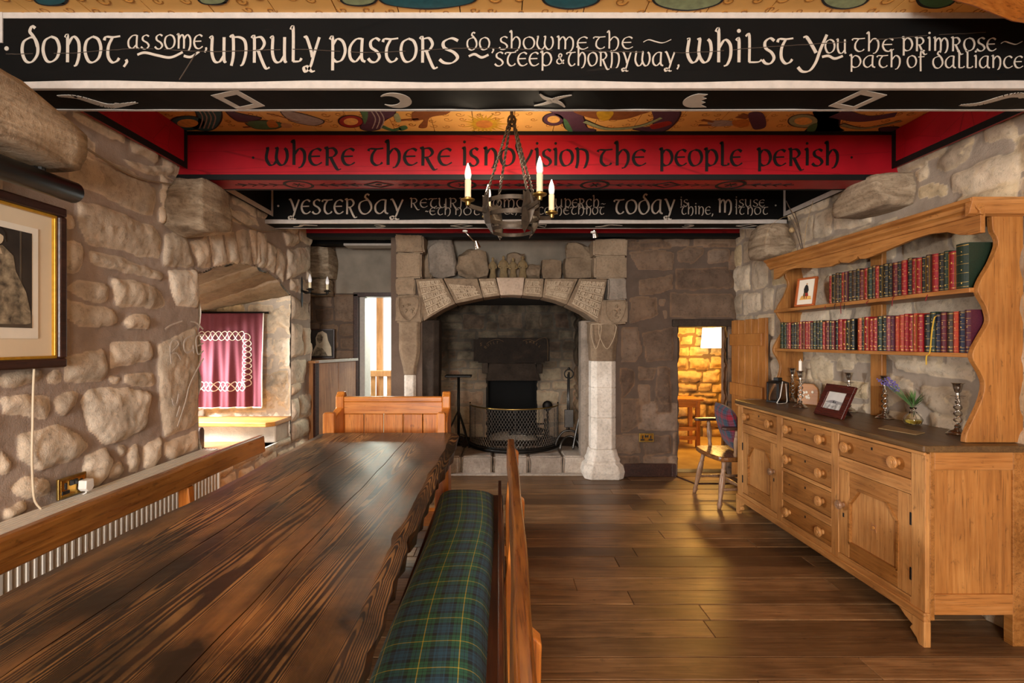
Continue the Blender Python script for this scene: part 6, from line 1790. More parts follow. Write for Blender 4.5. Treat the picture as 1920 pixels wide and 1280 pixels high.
# brown panelled cupboard in the recess, with a picture on top
cb = thing('cupboard', 'brown panelled cupboard with daylight painted along its top edge in the recess left of the garden door', 'cupboard', (0, 0, 0))
p0, p1 = Vector((-1.905, 5.30)), Vector((-1.685, 6.04))
dd = (p1 - p0).normalized(); nn = Vector((dd.y, -dd.x))
def cbx(s0, s1, o0, o1, z0, z1, mat, nm, **k):
    q = [p0 + dd * s0 + nn * o0, p0 + dd * s1 + nn * o0, p0 + dd * s1 + nn * o1, p0 + dd * s0 + nn * o1]
    return MB().prism([(a.x, a.y) for a in q], 'Z', z0, z1).build(nm, mat, cb, **k)
Ls = (p1 - p0).length
cbx(0, Ls, -.42, -.02, 0, 1.175, MAT['cupboard'], 'body')
cbx(0, .06, -.02, .012, 0, 1.175, MAT['dark_wood'], 'corner_post', bevel=.004)
for k in range(2):
    a = .06 + (Ls - .06) * k / 2; cbx(a + .004, a + (Ls - .06) / 2 - .004, -.02, .004, 0, 1.17, MAT['cupboard'], 'panel', bevel=.004)
cbx(-.03, Ls, -.44, .03, 1.175, 1.20, MAT['cupboard'], 'top', bevel=.004)
cbx(.03, Ls, .0, .034, 1.174, 1.203, MAT['white_paint'], 'top_edge_light', bevel=.003)  # white strip paints the light falling on the cupboard top
pi_ = thing('framed_picture', 'small framed picture of a hooded woman standing on the brown cupboard', 'picture', (-2.08, 5.98, 1.202), .12)
fy = -.012
MB().box(-.16, .16, 0, .018, 0, .345).build('backing', MAT['engraving_dark'], pi_)
f_ = MB()
for b in ((-.16, -.145, 0, .345), (.145, .16, 0, .345), (-.145, .145, 0, .016), (-.145, .145, .329, .345)): f_.box(b[0], b[1], fy, .02, b[2], b[3])
f_.build('frame', MAT['dark_wood'], pi_, bevel=.003)
TY = lambda x, z, d: (x, -.001 - d, z)
for nm, mk, d, poly in (('veil', 'engraving_skin', .001, [(-.03, .30), (.02, .32), (.07, .29), (.085, .21), (.12, .13), (.125, .03), (-.10, .03), (-.08, .10), (-.05, .16), (-.055, .24)]),
                        ('robe', 'engraving_mid', .002, [(-.04, .13), (.02, .12), (.06, .07), (.08, .03), (-.09, .03), (-.07, .08)]), ('face', 'engraving_mid', .002, [(-.035, .27), (.005, .285), (.03, .25), (.02, .20), (-.01, .175), (-.035, .20), (-.045, .23)])):
    mb = MB(); flat(mb, poly, lambda x, z, dd_, d=d: (x, -.001 - d - dd_, z)); mb.build(nm, MAT[mk], pi_)

# ---------------------------------------------------------------- garden seen through the door
struct(MB().box(-6, 1.5, YD + .1, 14, -.25, -.05).build('ground_garden', MAT['gravel']))
struct(MB().box(-16, -3.05, -4, YD + .1, -.6, -.45).build('ground_garden', plain('added_ground_green', hexc('#4f5c33'), .9, scale=8)))  # unseen ground, added to block light rising into the niche
tag(MB().box(-1.79, -1.70, 7.48, 7.57, -.05, 2.9).build('veranda_post', MAT['fence'], bevel=.006), 'square timber post standing outside the garden door', 'post')
g = thing('garden_gate', 'slatted timber gate and handrail outside the garden door', 'gate', (0, 0, 0))
MB().box(-1.86, -1.05, 7.30, 7.38, .90, .985).build('top_rail', MAT['fence'], g, bevel=.004)
for k in range(7): MB().box(-1.83 + k * .115, -1.765 + k * .115, 7.32, 7.35, -.02, .90).build('slat', MAT['fence'], g, bevel=.003)
MB().box(-1.86, -1.05, 7.32, 7.36, .02, .10).build('bottom_rail', MAT['fence'], g)
MB().box(-1.92, -1.85, 7.30, 7.38, -.05, .95).build('post', MAT['fence'], g, bevel=.004)
for k, x in enumerate((-2.13, -1.985)):
    tag(MB().prism([(x - .055, -.05), (x + .055, -.05), (x + .055, .95), (x, 1.13), (x - .055, .95)], 'Y', 7.60, 7.63).build('fence_picket', MAT['fence'], bevel=.003), ('pointed fence picket nearer the door frame outside', 'pointed fence picket beside the timber gate outside')[k], 'picket')
pl = thing('garden_plant', 'bright green leafy plant growing by the timber gate outside', 'plant', (-1.97, 7.2, -.06))
rng = random.Random(4)
mb = MB()
for k in range(26):
    b = Vector((rng.uniform(-.08, .1), rng.uniform(-.08, .08), rng.uniform(.42, .82))); d = Vector((rng.uniform(-1, 1), rng.uniform(-1, .4), rng.uniform(-.2, .8))).normalized() * rng.uniform(.08, .14)
    sd = d.cross(Vector((.3, 1, .2))).normalized() * .028
    mb.add([b, b + d * .5 + sd, b + d, b + d * .5 - sd, b + d * .5 + Vector((0, -.008, .006))], [(0, 1, 4), (1, 2, 4), (2, 3, 4), (3, 0, 4)])
mb.build('leaves', MAT['bright_leaf'], pl)
MB().tube([(0, 0, 0), (.02, 0, .4), (0, 0, .72)], .012, 6).tube([(.02, 0, .3), (.06, -.03, .6)], .008, 6).build('stem', MAT['leaf'], pl)
# ---------------------------------------------------------------- dresser
XF, DY0, DY1, WT, XB = 1.954, 2.345, 4.19, .924, 2.44
dr = thing('dresser', 'large worn pine dresser with doors, turned-knob drawers and a dark worktop', 'dresser', (0, 0, 0))
MB().box(XF - .018, XB, DY0 - .012, DY1 + .012, .893, WT).build('worktop', MAT['worktop'], dr, bevel=.006)
MB().box(XF - .014, XF + .0, DY0 - .010, DY1 + .01, .878, .893).build('top_moulding', MAT['old_pine'], dr, bevel=.004)
MB().box(XF + .02, XB, DY0 + .03, DY1 - .02, .17, .893).build('carcass', MAT['drawer_oak'], dr)
each('stile', MAT['old_pine_z'], dr, [(XF, XF + .022, a, b, .155, .885) for a, b in ((2.345, 2.427), (2.945, 3.01), (3.53, 3.60), (4.105, 4.19))], .003)
each('front_rail', MAT['old_pine'], dr, [(XF, XF + .022, a, b, *z) for a, b in ((2.427, 2.945), (3.01, 3.53), (3.60, 4.105)) for z in ((.873, .893), (.155, .190), (.676, .744))] + [(XF, XF + .022, 3.01, 3.53, *z) for z in ((.513, .535), (.313, .360))], .002)
pl_ = MB().box(XF - .012, XF + .02, DY0 - .008, DY1 + .005, .115, .158); pl_.build('plinth_moulding', MAT['old_pine'], dr, bevel=.006)
def foot(yc, d):
    pts = [(0, 0), (.035, .0), (.045, .022), (.085, .050), (.070, .072), (.115, .092), (.155, .118), (0, .118)]
    MB().prism([(yc + d * a, b) for a, b in pts], 'X', XF - .010, XF + .022).build('bracket_foot', MAT['old_pine_z'], dr, bevel=.004)
foot(DY0 - .006, 1); foot(DY1 + .004, -1)
def knob(y, z, x=XF, par=None, k=1.0, mat='old_pine_z'):
    M = Matrix.Rotation(-PI / 2, 4, 'Y')
    return MB().lathe([(.014 * k, 0), (.013 * k, .012), (.022 * k, .018), (.027 * k, .026), (.028 * k, .032), (.025 * k, .037), (.021 * k, .036), (.019 * k, .039), (.010 * k, .038), (.009 * k, .041), (.0005, .042)], (x, y, z), M, 20).build('knob', MAT[mat], par, smooth=SM)
def drawer(y0, y1, z0, z1, knobs=(.16, .84), lock=True):
    d = MB().box(XF + .004, XF + .022, y0 + .006, y1 - .006, z0 + .004, z1 - .004).build('drawer', MAT['drawer_oak'], dr, bevel=.002)
    zc = (z0 + z1) / 2
    for f in knobs: knob(y0 + (y1 - y0) * f, zc, XF + .004, d, 1.12)
    if lock:
        MB().box(XF + .002, XF + .0045, (y0 + y1) / 2 - .005, (y0 + y1) / 2 + .005, zc + .022, zc + .036).build('keyhole', MAT['black_void'], d)
    return d
drawer(2.427, 2.945, .744, .873); drawer(3.01, 3.53, .744, .873); drawer(3.60, 4.105, .744, .873)
drawer(3.01, 3.53, .535, .676); d3 = drawer(3.01, 3.53, .360, .513, (.16,)); drawer(3.01, 3.53, .190, .313)
MB().lathe([(.004, 0), (.004, .004)], (XF + .0045, 3.01 + .52 * .84, .437), Matrix.Rotation(-PI / 2, 4, 'Y'), 8).build('screw_hole', MAT['black_void'], d3)
def door(y0, y1, ky, star, hinge_y):
    z0, z1 = .190, .676
    d = thing('door', None, None); d.parent = dr
    m = MB(); w = .085
    each('door_stile', MAT['old_pine_z'], d, [(XF + .003, XF + .022, y0 + .004, y0 + w, z0 + .003, z1 - .003), (XF + .003, XF + .022, y1 - w, y1 - .004, z0 + .003, z1 - .003)], .002)
    each('door_rail', MAT['drawer_oak'], d, [(XF + .0035, XF + .022, y0 + w, y1 - w, z0 + .003, z0 + w)], .002)
    m = MB().box(XF + .0035, XF + .022, y0 + w, y1 - w, z1 - w, z1 - .003)
    c = .075
    m.prism([(y0 + w, z1 - w), (y0 + w + c, z1 - w), (y0 + w, z1 - w - c)], 'X', XF + .005, XF + .022); m.prism([(y1 - w, z1 - w), (y1 - w, z1 - w - c * 1.25), (y1 - w - c, z1 - w)], 'X', XF + .005, XF + .022)
    m.build('door_rail', MAT['drawer_oak'], d, bevel=.002)
    MB().box(XF + .014, XF + .022, y0 + w - .01, (y0 + y1) / 2, z0 + w - .01, z1 - w + .01).box(XF + .0145, XF + .022, (y0 + y1) / 2, y1 - w + .01, z0 + w - .01, z1 - w + .01).build('panel', MAT['old_pine_z'], d)
    o = [(y0 + w, z0 + w), (y1 - w, z0 + w), (y1 - w, z1 - w - c * 1.25), (y1 - w - c, z1 - w), (y0 + w + c, z1 - w), (y0 + w, z1 - w - c), (y0 + w, z0 + w)]
    mm = MB()
    for i in range(6): mm.flatbar([(XF + .008, o[i][0], o[i][1]), (XF + .008, o[i + 1][0], o[i + 1][1])], .018, .014, (1, 0, 0))
    mm.build('moulding', MAT['drawer_oak'], d)
    if star:
        yc, zc = (y0 + y1) / 2, (z0 + z1) / 2 - .01; s = .030
        pts = []
        for k in range(8):
            a = PI / 4 * k + PI / 4; r = s if k % 2 == 0 else s * .42
            pts.append((yc + r * math.cos(a), zc + r * math.sin(a)))
        MB().prism(pts, 'X', XF + .0125, XF + .016).build('star_inlay', MAT['cupboard'], d)
        MB().lathe([(.009, 0), (.009, .003)], (XF + .0125, yc, zc), Matrix.Rotation(-PI / 2, 4, 'Y'), 12).build('inlay_dot', MAT['sill_pine'], d)
    knob(ky, .475, XF + .003, d, .92, 'chair_wood')
    MB().box(XF + .001, XF + .004, ky - .005, ky + .005, .405, .428).build('keyhole', MAT['black_void'], d)
    for z in (.30, .56): MB().box(XF - .002, XF + .008, hinge_y - .006, hinge_y + .006, z - .03, z + .03).build('hinge', MAT['iron'], d, bevel=.002)
door(2.427, 2.945, 2.905, True, 2.428); door(3.60, 4.105, 3.64, False, 4.104)
each('corner_post', MAT['drawer_oak'], dr, [(XF + .0225, XF + .045, DY0 + .001, DY0 + .02, 0.12, .893), (2.36, 2.44, DY0 + .004, DY0 + .05, 0, .893)], .003)
each('end_rail', MAT['pine_x'], dr, [(XF + .045, 2.36, DY0 + .003, DY0 + .03, .810, .893), (XF + .045, 2.36, DY0 + .003, DY0 + .03, .145, .240)], .003)
MB().box(XF + .04, 2.365, DY0 + .012, DY0 + .03, .235, .815).build('end_panel', MAT['pine_z'], dr, bevel=.002)
MB().box(2.36, 2.44, DY1 - .06, DY1, 0, .2).build('rear_foot', MAT['old_pine_z'], dr)

# ---------------------------------------------------------------- plate rack of the dresser, now a bookcase
hu = thing('bookcase_rack', 'honey pine shelf rack with scalloped sides and wavy frieze on top of the dresser', 'shelf', (0, 0, 0))
HX = lambda u: (u - U0) / 396.7
prof = [(1803, 828), (1804, 816), (1810, 800), (1822, 775), (1833, 750), (1839, 723), (1835, 705), (1827, 690), (1817, 672), (1819, 655), (1833, 629), (1844, 610), (1847, 596), (1841, 574), (1829, 553), (1827, 540), (1835, 520), (1849, 497), (1860, 472), (1864, 457), (1861, 444), (1854, 432), (1852, 400)]
prof = catmull([(HX(u), EYE + (V0 - v) / 396.7) for u, v in prof], 3)
def rack_side(y0, y1):
    outer = [(XB + .02, z) for x, z in prof]
    MB().strip(prof, outer, 'Y', y0, y1).build('side_board', MAT['pine_z'], hu, bevel=.003)
def edge_fix(z): return z
rack_side(DY0 + .055, DY0 + .083); rack_side(DY1 - .055, DY1 - .028)
for z0, z1, nm in ((1.324, 1.345, 0), (1.632, 1.655, 1)):
    MB().box(2.225, 2.44, DY0 + .075, DY1 - .05, z0, z1).build('shelf', MAT['pine'], hu, bevel=.003)
by = 3.27
MB().box(2.41, 2.44, by - .05, by + .05, WT, 2.02).build('rear_batten', MAT['pine_z'], hu, bevel=.003)
fy0_, fy1_ = DY0 + .030, DY1 - .028
fb = [(0, .0), (.03, .0), (.06, .012), (.10, .044), (.16, .058), (.22, .052), (.30, .030), (.38, .006), (.42, .0), (.445, .006), (.455, .030), (.465, .012), (.50, -.004), (.545, .012), (.555, .034), (.565, .012), (.60, .0),
      (.68, .010), (.76, .034), (.84, .055), (.90, .050), (.95, .015), (.975, .0), (1, .0)]
bot = [(fy0_ + (fy1_ - fy0_) * a, 1.905 + b * .9) for a, b in fb]; top = [(p[0], 2.035) for p in bot]
MB().strip(top, bot, 'X', 2.235, 2.258).build('frieze', MAT['pine'], hu, bevel=.002)
c_ = MB().prism([(2.245, 1.985), (2.225, 1.99), (2.222, 2.005), (2.205, 2.02), (2.20, 2.038), (2.18, 2.05), (2.178, 2.066), (2.46, 2.066), (2.46, 2.04), (2.245, 2.04)], 'Y', DY0 + .02, DY1 + .02)
c_.build('cornice', MAT['pine'], hu, bevel=.002)
MB().box(2.23, 2.46, DY0 + .05, DY1 - .02, 2.015, 2.040).build('top_board', MAT['pine'], hu)
MB().prism([(DY0 + .055, 1.985), (DY0 + .033, 1.995), (DY0 + .016, 2.05), (DY0 + .016, 2.068), (DY0 + .055, 2.068)], 'X', 2.185, 2.458).build('cornice_return', MAT['pine_x'], hu, bevel=.002)

# ---------------------------------------------------------------- books
def book_proto(key, thick, h, d=.15, bands=5):
    nm, _ = BOOKCOL[key]
    t = thing('book', None, 'book')
    n = 7; pr = [(-.006 * math.sin(PI * i / (n - 1)) + .0, thick * (i / (n - 1) - .5)) for i in range(n)]
    poly = pr + [(d, thick / 2), (d, thick / 2 - .003), (.012, thick / 2 - .003), (.012, -thick / 2 + .003), (d, -thick / 2 + .003), (d, -thick / 2)]
    MB().prism(poly, 'Z', 0, h).build('cover', MAT['book_' + key], t)
    MB().box(.008, d - .006, -thick / 2 + .003, thick / 2 - .003, .004, h - .004).build('page_block', MAT['pages'], t)
    mb = MB()
    def bandz(z, hh, off=.0009, f=.96):
        q = [(-.006 * math.sin(PI * i / (n - 1)) - off, thick * f * (i / (n - 1) - .5)) for i in range(n)]
        r = [(a + off + .0005, b) for a, b in q][::-1]
        mb.prism(q + r, 'Z', z - hh / 2, z + hh / 2)
    sty = bands
    zs = [h * (i + .5) / (sty + 1) + .01 for i in range(sty + 1)] if sty else []
    for z in zs: bandz(z, .0013)
    bandz(.010, .002); bandz(h - .010, .002)
    if sty != 3:
        bandz(h * .745, .003, .0009, .42); bandz(h * .60, .003, .0009, .34); bandz(.028, .007, .0009, .24)
        for z in zs[1:-1:2]: bandz(z + h * .07, .005, .0009, .18)
    else:   # framed spine
        for sg in (-1, 1):
            mb.box(-.006 * .35 - .0022, 0, sg * thick * .40 - .0009, sg * thick * .40 + .0009, .012, h - .012)
        bandz(h * .7, .008, .0009, .4); bandz(h * .55, .004, .0009, .3); bandz(h * .2, .006, .0009, .3)
    mb.build('gilt_tooling', MAT['gold_leaf'], t)
    return t
protos = {}
rngb = random.Random(12)
def place_books(seq, y_far, y_near, z, x, shelf, hbase, widths=None):
    """seq runs from the far (left) end to the near (right) end"""
    n = len(seq); tot = y_far - y_near
    ws = [rngb.uniform(.8, 1.25) for _ in seq]
    if widths:
        for k_, v_ in widths.items(): ws[k_] = v_
    s = sum(ws); y = y_far; out = []
    for i, key in enumerate(seq):
        th = tot * ws[i] / s; h = hbase * rngb.uniform(.96, 1.03)
        if widths and i in widths and widths[i] > 1.6: h = hbase * 1.12
        bands = rngb.choice((5, 5, 4, 6, 3))
        pk = (key, round(th, 3), bands)
        w = th - .0012
        if pk not in protos: protos[pk] = book_proto(key, w, h, .150, bands); o = protos[pk]
        else:
            src = protos[pk]; o = src.copy(); COL.objects.link(o)
            for c in src.children:
                d = c.copy(); COL.objects.link(d); d.parent = o
        o.location = (x + rngb.uniform(-.004, .004), y - th / 2, z)
        o['group'] = 'leather books on the ' + shelf + ' shelf of the dresser'
        nm = BOOKCOL[key][0]; k = i + 1; r = n - i
        def side(j): return BOOKCOL[seq[j]][0] if 0 <= j < n else 'no'
        orde = lambda q: 'endmost' if q == 1 else '%d%s' % (q, {1: 'st', 2: 'nd', 3: 'rd'}.get(q % 10 if q % 100 not in (11, 12, 13) else 0, 'th'))
        if k <= n // 2: where = ('leftmost of the row' if k == 1 else orde(k) + ' from the left end')
        else: where = ('rightmost of the row' if r == 1 else orde(r) + ' from the right end')
        o['label'] = nm + ' gilt-spined book on the ' + shelf + ' bookshelf, ' + where
        out.append((o, y - th / 2, h, th)); y -= th
    return out
top_seq = list('RKBKRPKBKDRGBRKKKDKRKRRKBRKGRG')
bt = place_books(top_seq, 3.50, 2.452, 1.655, 2.255, 'upper', .197, {29: 2.1, 28: 1.35})
low1 = list('GGDRKKBRDRRBGKGRDGDKRRKK'); low2 = list('OKRRRGKIPOORRORKGNMBONP')
l1 = place_books(low1, 4.10, 3.245, 1.345, 2.255, 'lower', .200)
l2 = place_books(low2, 3.215, 2.440, 1.345, 2.25, 'lower', .203)
# correct the lower row's wording: two runs
for i, (o, *_r) in enumerate(l1):
    nm = o['label'].split(' gilt')[0]; o['label'] = '%s gilt-spined book on the lower bookshelf, far run, place %d from its left end' % (nm, i + 1)
for i, (o, *_r) in enumerate(l2):
    nm = o['label'].split(' gilt')[0]; o['label'] = '%s gilt-spined book on the lower bookshelf, near run, place %d from its right end' % (nm, len(l2) - i)
for i, (o, *_r) in enumerate(bt): pass
# marker ribbons are part of their books
def marker(bk, mat, L, sway=.01, dx=0.0):
    o, y, h, th = bk
    pts = [(.0, dx, .004), (-.02, dx, .003), (-.034, dx + sway * .3, -.012), (-.034, dx + sway, -L)]
    MB().flatbar(catmull(pts, 5), .006, .0008, (0, 1, 0)).build('marker_ribbon', MAT[mat], o)
marker(bt[0], 'ribbon_red', .035); marker(bt[3], 'ribbon_black', .04, .008); marker(bt[5], 'ribbon_red', .075, -.005); marker(bt[6], 'ribbon_black', .05); marker(bt[12], 'ribbon_red', .03, .02); marker(bt[18], 'ribbon_red', .055); marker(bt[25], 'ribbon_red', .045, .02)
yb = l2[17]
MB().flatbar(catmull([(-.008, 0, .185), (-.018, .002, .17), (-.022, .012, .09), (-.024, .02, .0), (-.036, .026, -.02), (-.036, .028, -.065)], 5), .008, .0008, (0, 1, 0)).build('marker_ribbon', MAT['ribbon_yellow'], yb[0])['label'] = 'yellow ribbon marker'

# framed print on the upper shelf
def stand_frame(name, loc, rz, w, h, fw, tilt, fmat, label, inner, strut=True):
    t = thing(name, label, 'picture', loc, rz)
    R_ = Matrix.Rotation(tilt, 4, 'X')          # local: faces -Y, leans back towards +Y
    def B(x0, x1, y0, y1, z0, z1): return [R_ @ Vector((x, y, z)) for x in (x0, x1) for y in (y0, y1) for z in (z0, z1)]
    m = MB()
    for b in ((-w / 2, w / 2, h - fw, h), (-w / 2, w / 2, 0, fw), (-w / 2, -w / 2 + fw, fw, h - fw), (w / 2 - fw, w / 2, fw, h - fw)): m.box(b[0], b[1], -.010, .010, b[2], b[3], R_)
    m.build('frame', fmat, t, bevel=.003)
    MB().box(-w / 2 + fw * .8, w / 2 - fw * .8, .0, .006, fw * .8, h - fw * .8, R_).build('sheet', MAT['paper'], t)
    inner(t, lambda x, z, d: R_ @ Vector((x, -.0005 - d, z)))
    if strut:
        q = R_ @ Vector((0, .01, h * .62))
        MB().flatbar([q, (0, q.y + .075, .002)], .05, .004, (1, 0, 0)).build('strut', MAT['dark_wood'], t)
    return t
def soldier(t, T):
    for mk, d, poly in (('p_sand', .0002, [(-.05, .05), (.05, .05), (.04, .075), (-.035, .08)]), ('p_black', .001, [(-.012, .155), (.0, .162), (.012, .15), (.02, .12), (.014, .10), (-.016, .10), (-.020, .13)]), ('p_red', .0014, [(-.018, .10), (.016, .10), (.022, .075), (-.022, .075)]),
                         ('p_green', .0018, [(-.014, .098), (-.004, .098), (-.006, .076), (-.016, .076)]), ('p_skin', .001, [(-.004, .162), (.006, .162), (.006, .172), (-.004, .172)]), ('p_brown', .001, [(-.014, .075), (-.006, .075), (-.006, .056), (-.012, .056)]), ('p_brown', .001, [(.006, .075), (.013, .075), (.012, .056), (.006, .056)])):
        mb = MB(); flat(mb, poly, lambda x, z, dd, d=d: T(x, z + .0, d + dd)); mb.build('printed_figure', MAT[mk], t)
stand_frame('framed_print', (2.245, 3.76, 1.658), -PI / 2 + .30, .165, .215, .014, -.16, plain('tan_frame', hexc('#a85524'), .4), 'tan-framed print of a man in a kilt at the left end of the upper bookshelf', soldier, False)
def landscape(t, T):
    for mk, d, poly in (('photo_sky', .0004, [(-.078, .052), (.078, .052), (.078, .162), (-.078, .162)]), ('photo_hill', .0008, [(-.078, .098), (-.04, .108), (-.01, .112), (.03, .108), (.078, .104), (.078, .085), (-.078, .085)]), ('photo_ground', .0012, [(-.078, .052), (.078, .052), (.078, .088), (-.078, .092)]),
                         ('p_black', .0016, [(-.012, .095), (-.004, .110), (.004, .095)]), ('p_black', .0016, [(.008, .094), (.014, .104), (.02, .094)])):
        mb = MB(); flat(mb, poly, lambda x, z, dd, d=d: T(x, z, d + dd)); mb.build('photo_print', MAT[mk], t)
stand_frame('photo_frame', (2.09, 3.25, WT), -PI / 2, .275, .215, .050, -.42, wood('mahogany_frame', hexc('#2a0e0a'), hexc('#431712'), hexc('#5e241a'), 'X', 1, .25, knots=False), 'dark mahogany frame with a black and white landscape photo, on the dresser top', landscape)

# ---------------------------------------------------------------- things on the worktop
def candlestick(loc, label, h=.265, rz=0, candle=False):
    t = thing('candlestick', label, 'candlestick', loc, rz, 'open-twist candlesticks on the dresser')
    MB().lathe([(.048, 0), (.050, .004), (.044, .010), (.040, .011), (.034, .020), (.018, .026), (.012, .036), (.015, .044), (.008, .052)], seg=24).build('base', MAT['silver'], t, smooth=SM)
    z0, z1 = .050, h - .085
    mb = MB()
    for ph in (0, PI):
        pts = []
        for i in range(49):
            f = i / 48; a = ph + f * 2.5 * 2 * PI / 1.25; r = .0125 * min(1, 6 * f, 6 * (1 - f)) + .002
            pts.append((r * math.cos(a), r * math.sin(a), z0 + (z1 - z0) * f))
        mb.tube(pts, .0042, 7)
    mb.build('twist_stem', MAT['silver'], t, smooth=True)
    MB().lathe([(.006, z1 - .004), (.012, z1 + .003), (.008, z1 + .010), (.030, z1 + .018), (.031, z1 + .020), (.008, z1 + .023), (.008, z1 + .034), (.014, z1 + .040), (.019, z1 + .062), (.022, z1 + .078), (.028, z1 + .083), (.027, z1 + .085), (.016, z1 + .083), (.010, z1 + .07)], seg=20).build('cup', MAT['silver'], t, smooth=SM)
    if candle: tag(MB().lathe([(.0105, h - .02), (.0105, h + .070), (.003, h + .074), (.001, h + .084)], tuple(loc), None, 14).build('candle', MAT['wax'], smooth=SM), 'stub of white candle in the candlestick before the wooden plaque', 'candle')
candlestick((2.33, 4.06, WT), 'thin silver candlestick standing behind the lantern')
candlestick((2.18, 3.70, WT), 'silver twisted candlestick holding a white candle, in front of the wooden plaque', candle=True)
candlestick((2.375, 3.47, WT), 'silver candlestick mostly hidden behind the dark photo frame')
candlestick((2.385, 3.255 - .092, WT), 'silver twisted candlestick just right of the central batten')
candlestick((2.345, 2.615, WT), 'silver twisted candlestick nearest the viewer, by the scalloped side board')
plq = thing('wooden_plaque', 'small arched wooden plaque with pale carving behind the candlestick with the candle', 'plaque', (2.33, 3.86, WT), -PI / 2 + .55)
Rq = Matrix.Rotation(-.12, 4, 'X')
MB().prism([(-.075, 0), (.075, 0), (.075, .10), (.065, .13), (.035, .158), (-.035, .158), (-.065, .13), (-.075, .10)], 'Y', -.010, .010, Rq).build('board', MAT['pine_x'], plq, bevel=.004)
mb = MB(); rk = random.Random(2)
for k in range(9):
    p = Rq @ Vector((rk.uniform(-.035, .035), -.012, rk.uniform(.03, .10))); mb.ball(p, rk.uniform(.006, .014), 8, 5, (1, .4, 1))
mb.build('carving', MAT['paper'], plq, smooth=True)
ln = thing('lantern', 'small black glass-sided lantern with white ribbon at the far end of the dresser', 'lantern', (2.20, 4.035, WT), .35)
m = MB()
for sx in (-1, 1):
    for sy in (-1, 1): m.box(sx * .050 - .005, sx * .050 + .005, sy * .050 - .005, sy * .050 + .005, .008, .150)
m.box(-.058, .058, -.058, .058, 0, .010)
m.build('frame', MAT['black_plastic'], ln, bevel=.001)
MB().lathe([(.082, .148), (.074, .156), (.040, .168), (.030, .170), (.030, .190), (.027, .192)], M=None, seg=4, a0=PI / 4).build('roof', MAT['black_plastic'], ln)
g_ = MB()
for a in range(4):
    M = Matrix.Rotation(a * PI / 2, 4, 'Z'); g_.box(-.045, .045, .048, .050, .012, .147, M)
g_.build('glass_pane', MAT['glass'], ln)
rb = MB().flatbar(catmull([(-.02, -.06, .165), (-.045, -.075, .13), (-.075, -.085, .05), (-.105, -.085, .004), (-.06, -.10, .003), (-.01, -.09, .012), (.0, -.078, .07), (.005, -.066, .15)], 6), .010, .0015, (.3, 1, 0)).build('ribbon', MAT['ribbon_white'], ln, smooth=True)
vz = thing('vase', 'small ribbed glass bud vase with yellow liquid and lavender on the dresser', 'vase', (2.372, 2.93, WT))
rp = [(.030, .002), (.042, .012), (.046, .028), (.040, .046), (.024, .062), (.013, .074), (.012, .088), (.019, .098)]
MB().lathe(rp + [(r - .003, z + .001) for r, z in rp[::-1]], seg=24).build('glass_body', MAT['glass'], vz, smooth=True)
MB().lathe([(.001, .005), (.034, .010), (.0415, .026), (.0405, .030), (.001, .030)], seg=24).build('liquid', MAT['oil'], vz, smooth=True)
mb = MB(); 
for k in range(10): mb.tube([(.046 * math.cos(a), .046 * math.sin(a), .026) if 0 else ((r_ + .0006) * math.cos(k * .628), (r_ + .0006) * math.sin(k * .628), z_) for r_, z_ in rp[:6]], .0016, 5)
mb.build('glass_rib', MAT['glass'], vz, smooth=True)
fw = thing('lavender_sprig', 'purple lavender sprigs with green leaves standing in the glass vase', 'flowers', (2.372, 2.93, WT + .04))
st1, lf, fl_ = MB(), MB(), MB(); rk = random.Random(6)
for k in range(9):
    e = Vector((rk.uniform(-.09, -.02), rk.uniform(.02, .15), rk.uniform(.13, .19))); pts = catmull([(0, 0, .0), (0, 0, .05), tuple(e * .55 + Vector((0, 0, .03))), tuple(e)], 4)
    st1.tube(pts, .0013, 5)
    d = (e - Vector(pts[-3])).normalized()
    for q in range(10):
        fl_.ball(e + d * (q * .006 - .012) + Vector((rk.uniform(-.005, .005), rk.uniform(-.005, .005), rk.uniform(-.004, .004))), .0048, 6, 4)
for k in range(46):
    a = rk.uniform(0, 2 * PI); b = Vector((0, 0, rk.uniform(.055, .085))); d = Vector((.6 * math.cos(a), math.sin(a), rk.uniform(.5, 1.6))).normalized() * rk.uniform(.05, .10)
    s = d.cross(Vector((0, 0, 1))).normalized() * .004
    lf.add([b, b + d * .5 + s, b + d, b + d * .5 - s], [(0, 1, 2, 3)])
st1.build('stem', MAT['leaf'], fw, smooth=True); lf.build('leaves', MAT['leaf'], fw); fl_.build('flower_spike', MAT['lavender'], fw, smooth=True)
cdo = MB().prism([(2.075, 2.80), (2.20, 2.90), (2.215, 2.66), (2.12, 2.60)], 'Z', WT + .0005, WT + .004)
tag(cdo.build('wooden_card', plain('tan_card', hexc('#8d744c'), .6), bevel=.001), 'thin tan card lying flat on the dresser worktop before the vase', 'card')

# dried stems on top of the rack
rd_ = thing('dried_stems', 'bunch of striped quills and thin dried stems standing on top of the rack', 'dried stems', (2.30, 3.86, 2.066))
for k, (pts, r, mk) in enumerate((([(0, 0, 0), (-.02, .05, .22), (-.06, .13, .43)], .0035, 'quill'), ([(.0, .01, 0), (-.01, .04, .20), (-.015, .09, .33)], .0035, 'quill'), ([(-.01, .0, 0), (-.02, .06, .16), (-.05, .10, .30)], .003, 'quill'), ([(.01, .02, .0), (.02, .0, .2), (.04, -.05, .38)], .002, 'reed'),
                              ([(0, 0, .1), (-.04, .12, .30), (-.1, .28, .27), (-.12, .34, .14)], .0012, 'reed'), ([(0, 0, 0), (.0, .10, .28), (-.03, .16, .40)], .0015, 'reed'))):
    MB().tube(catmull(pts, 6), r, 6).build('stem', MAT[mk], rd_, smooth=True)
MB().ball((-.02, .12, .20), .022, 10, 7).build('seed_head', MAT['reed'], rd_, smooth=True)

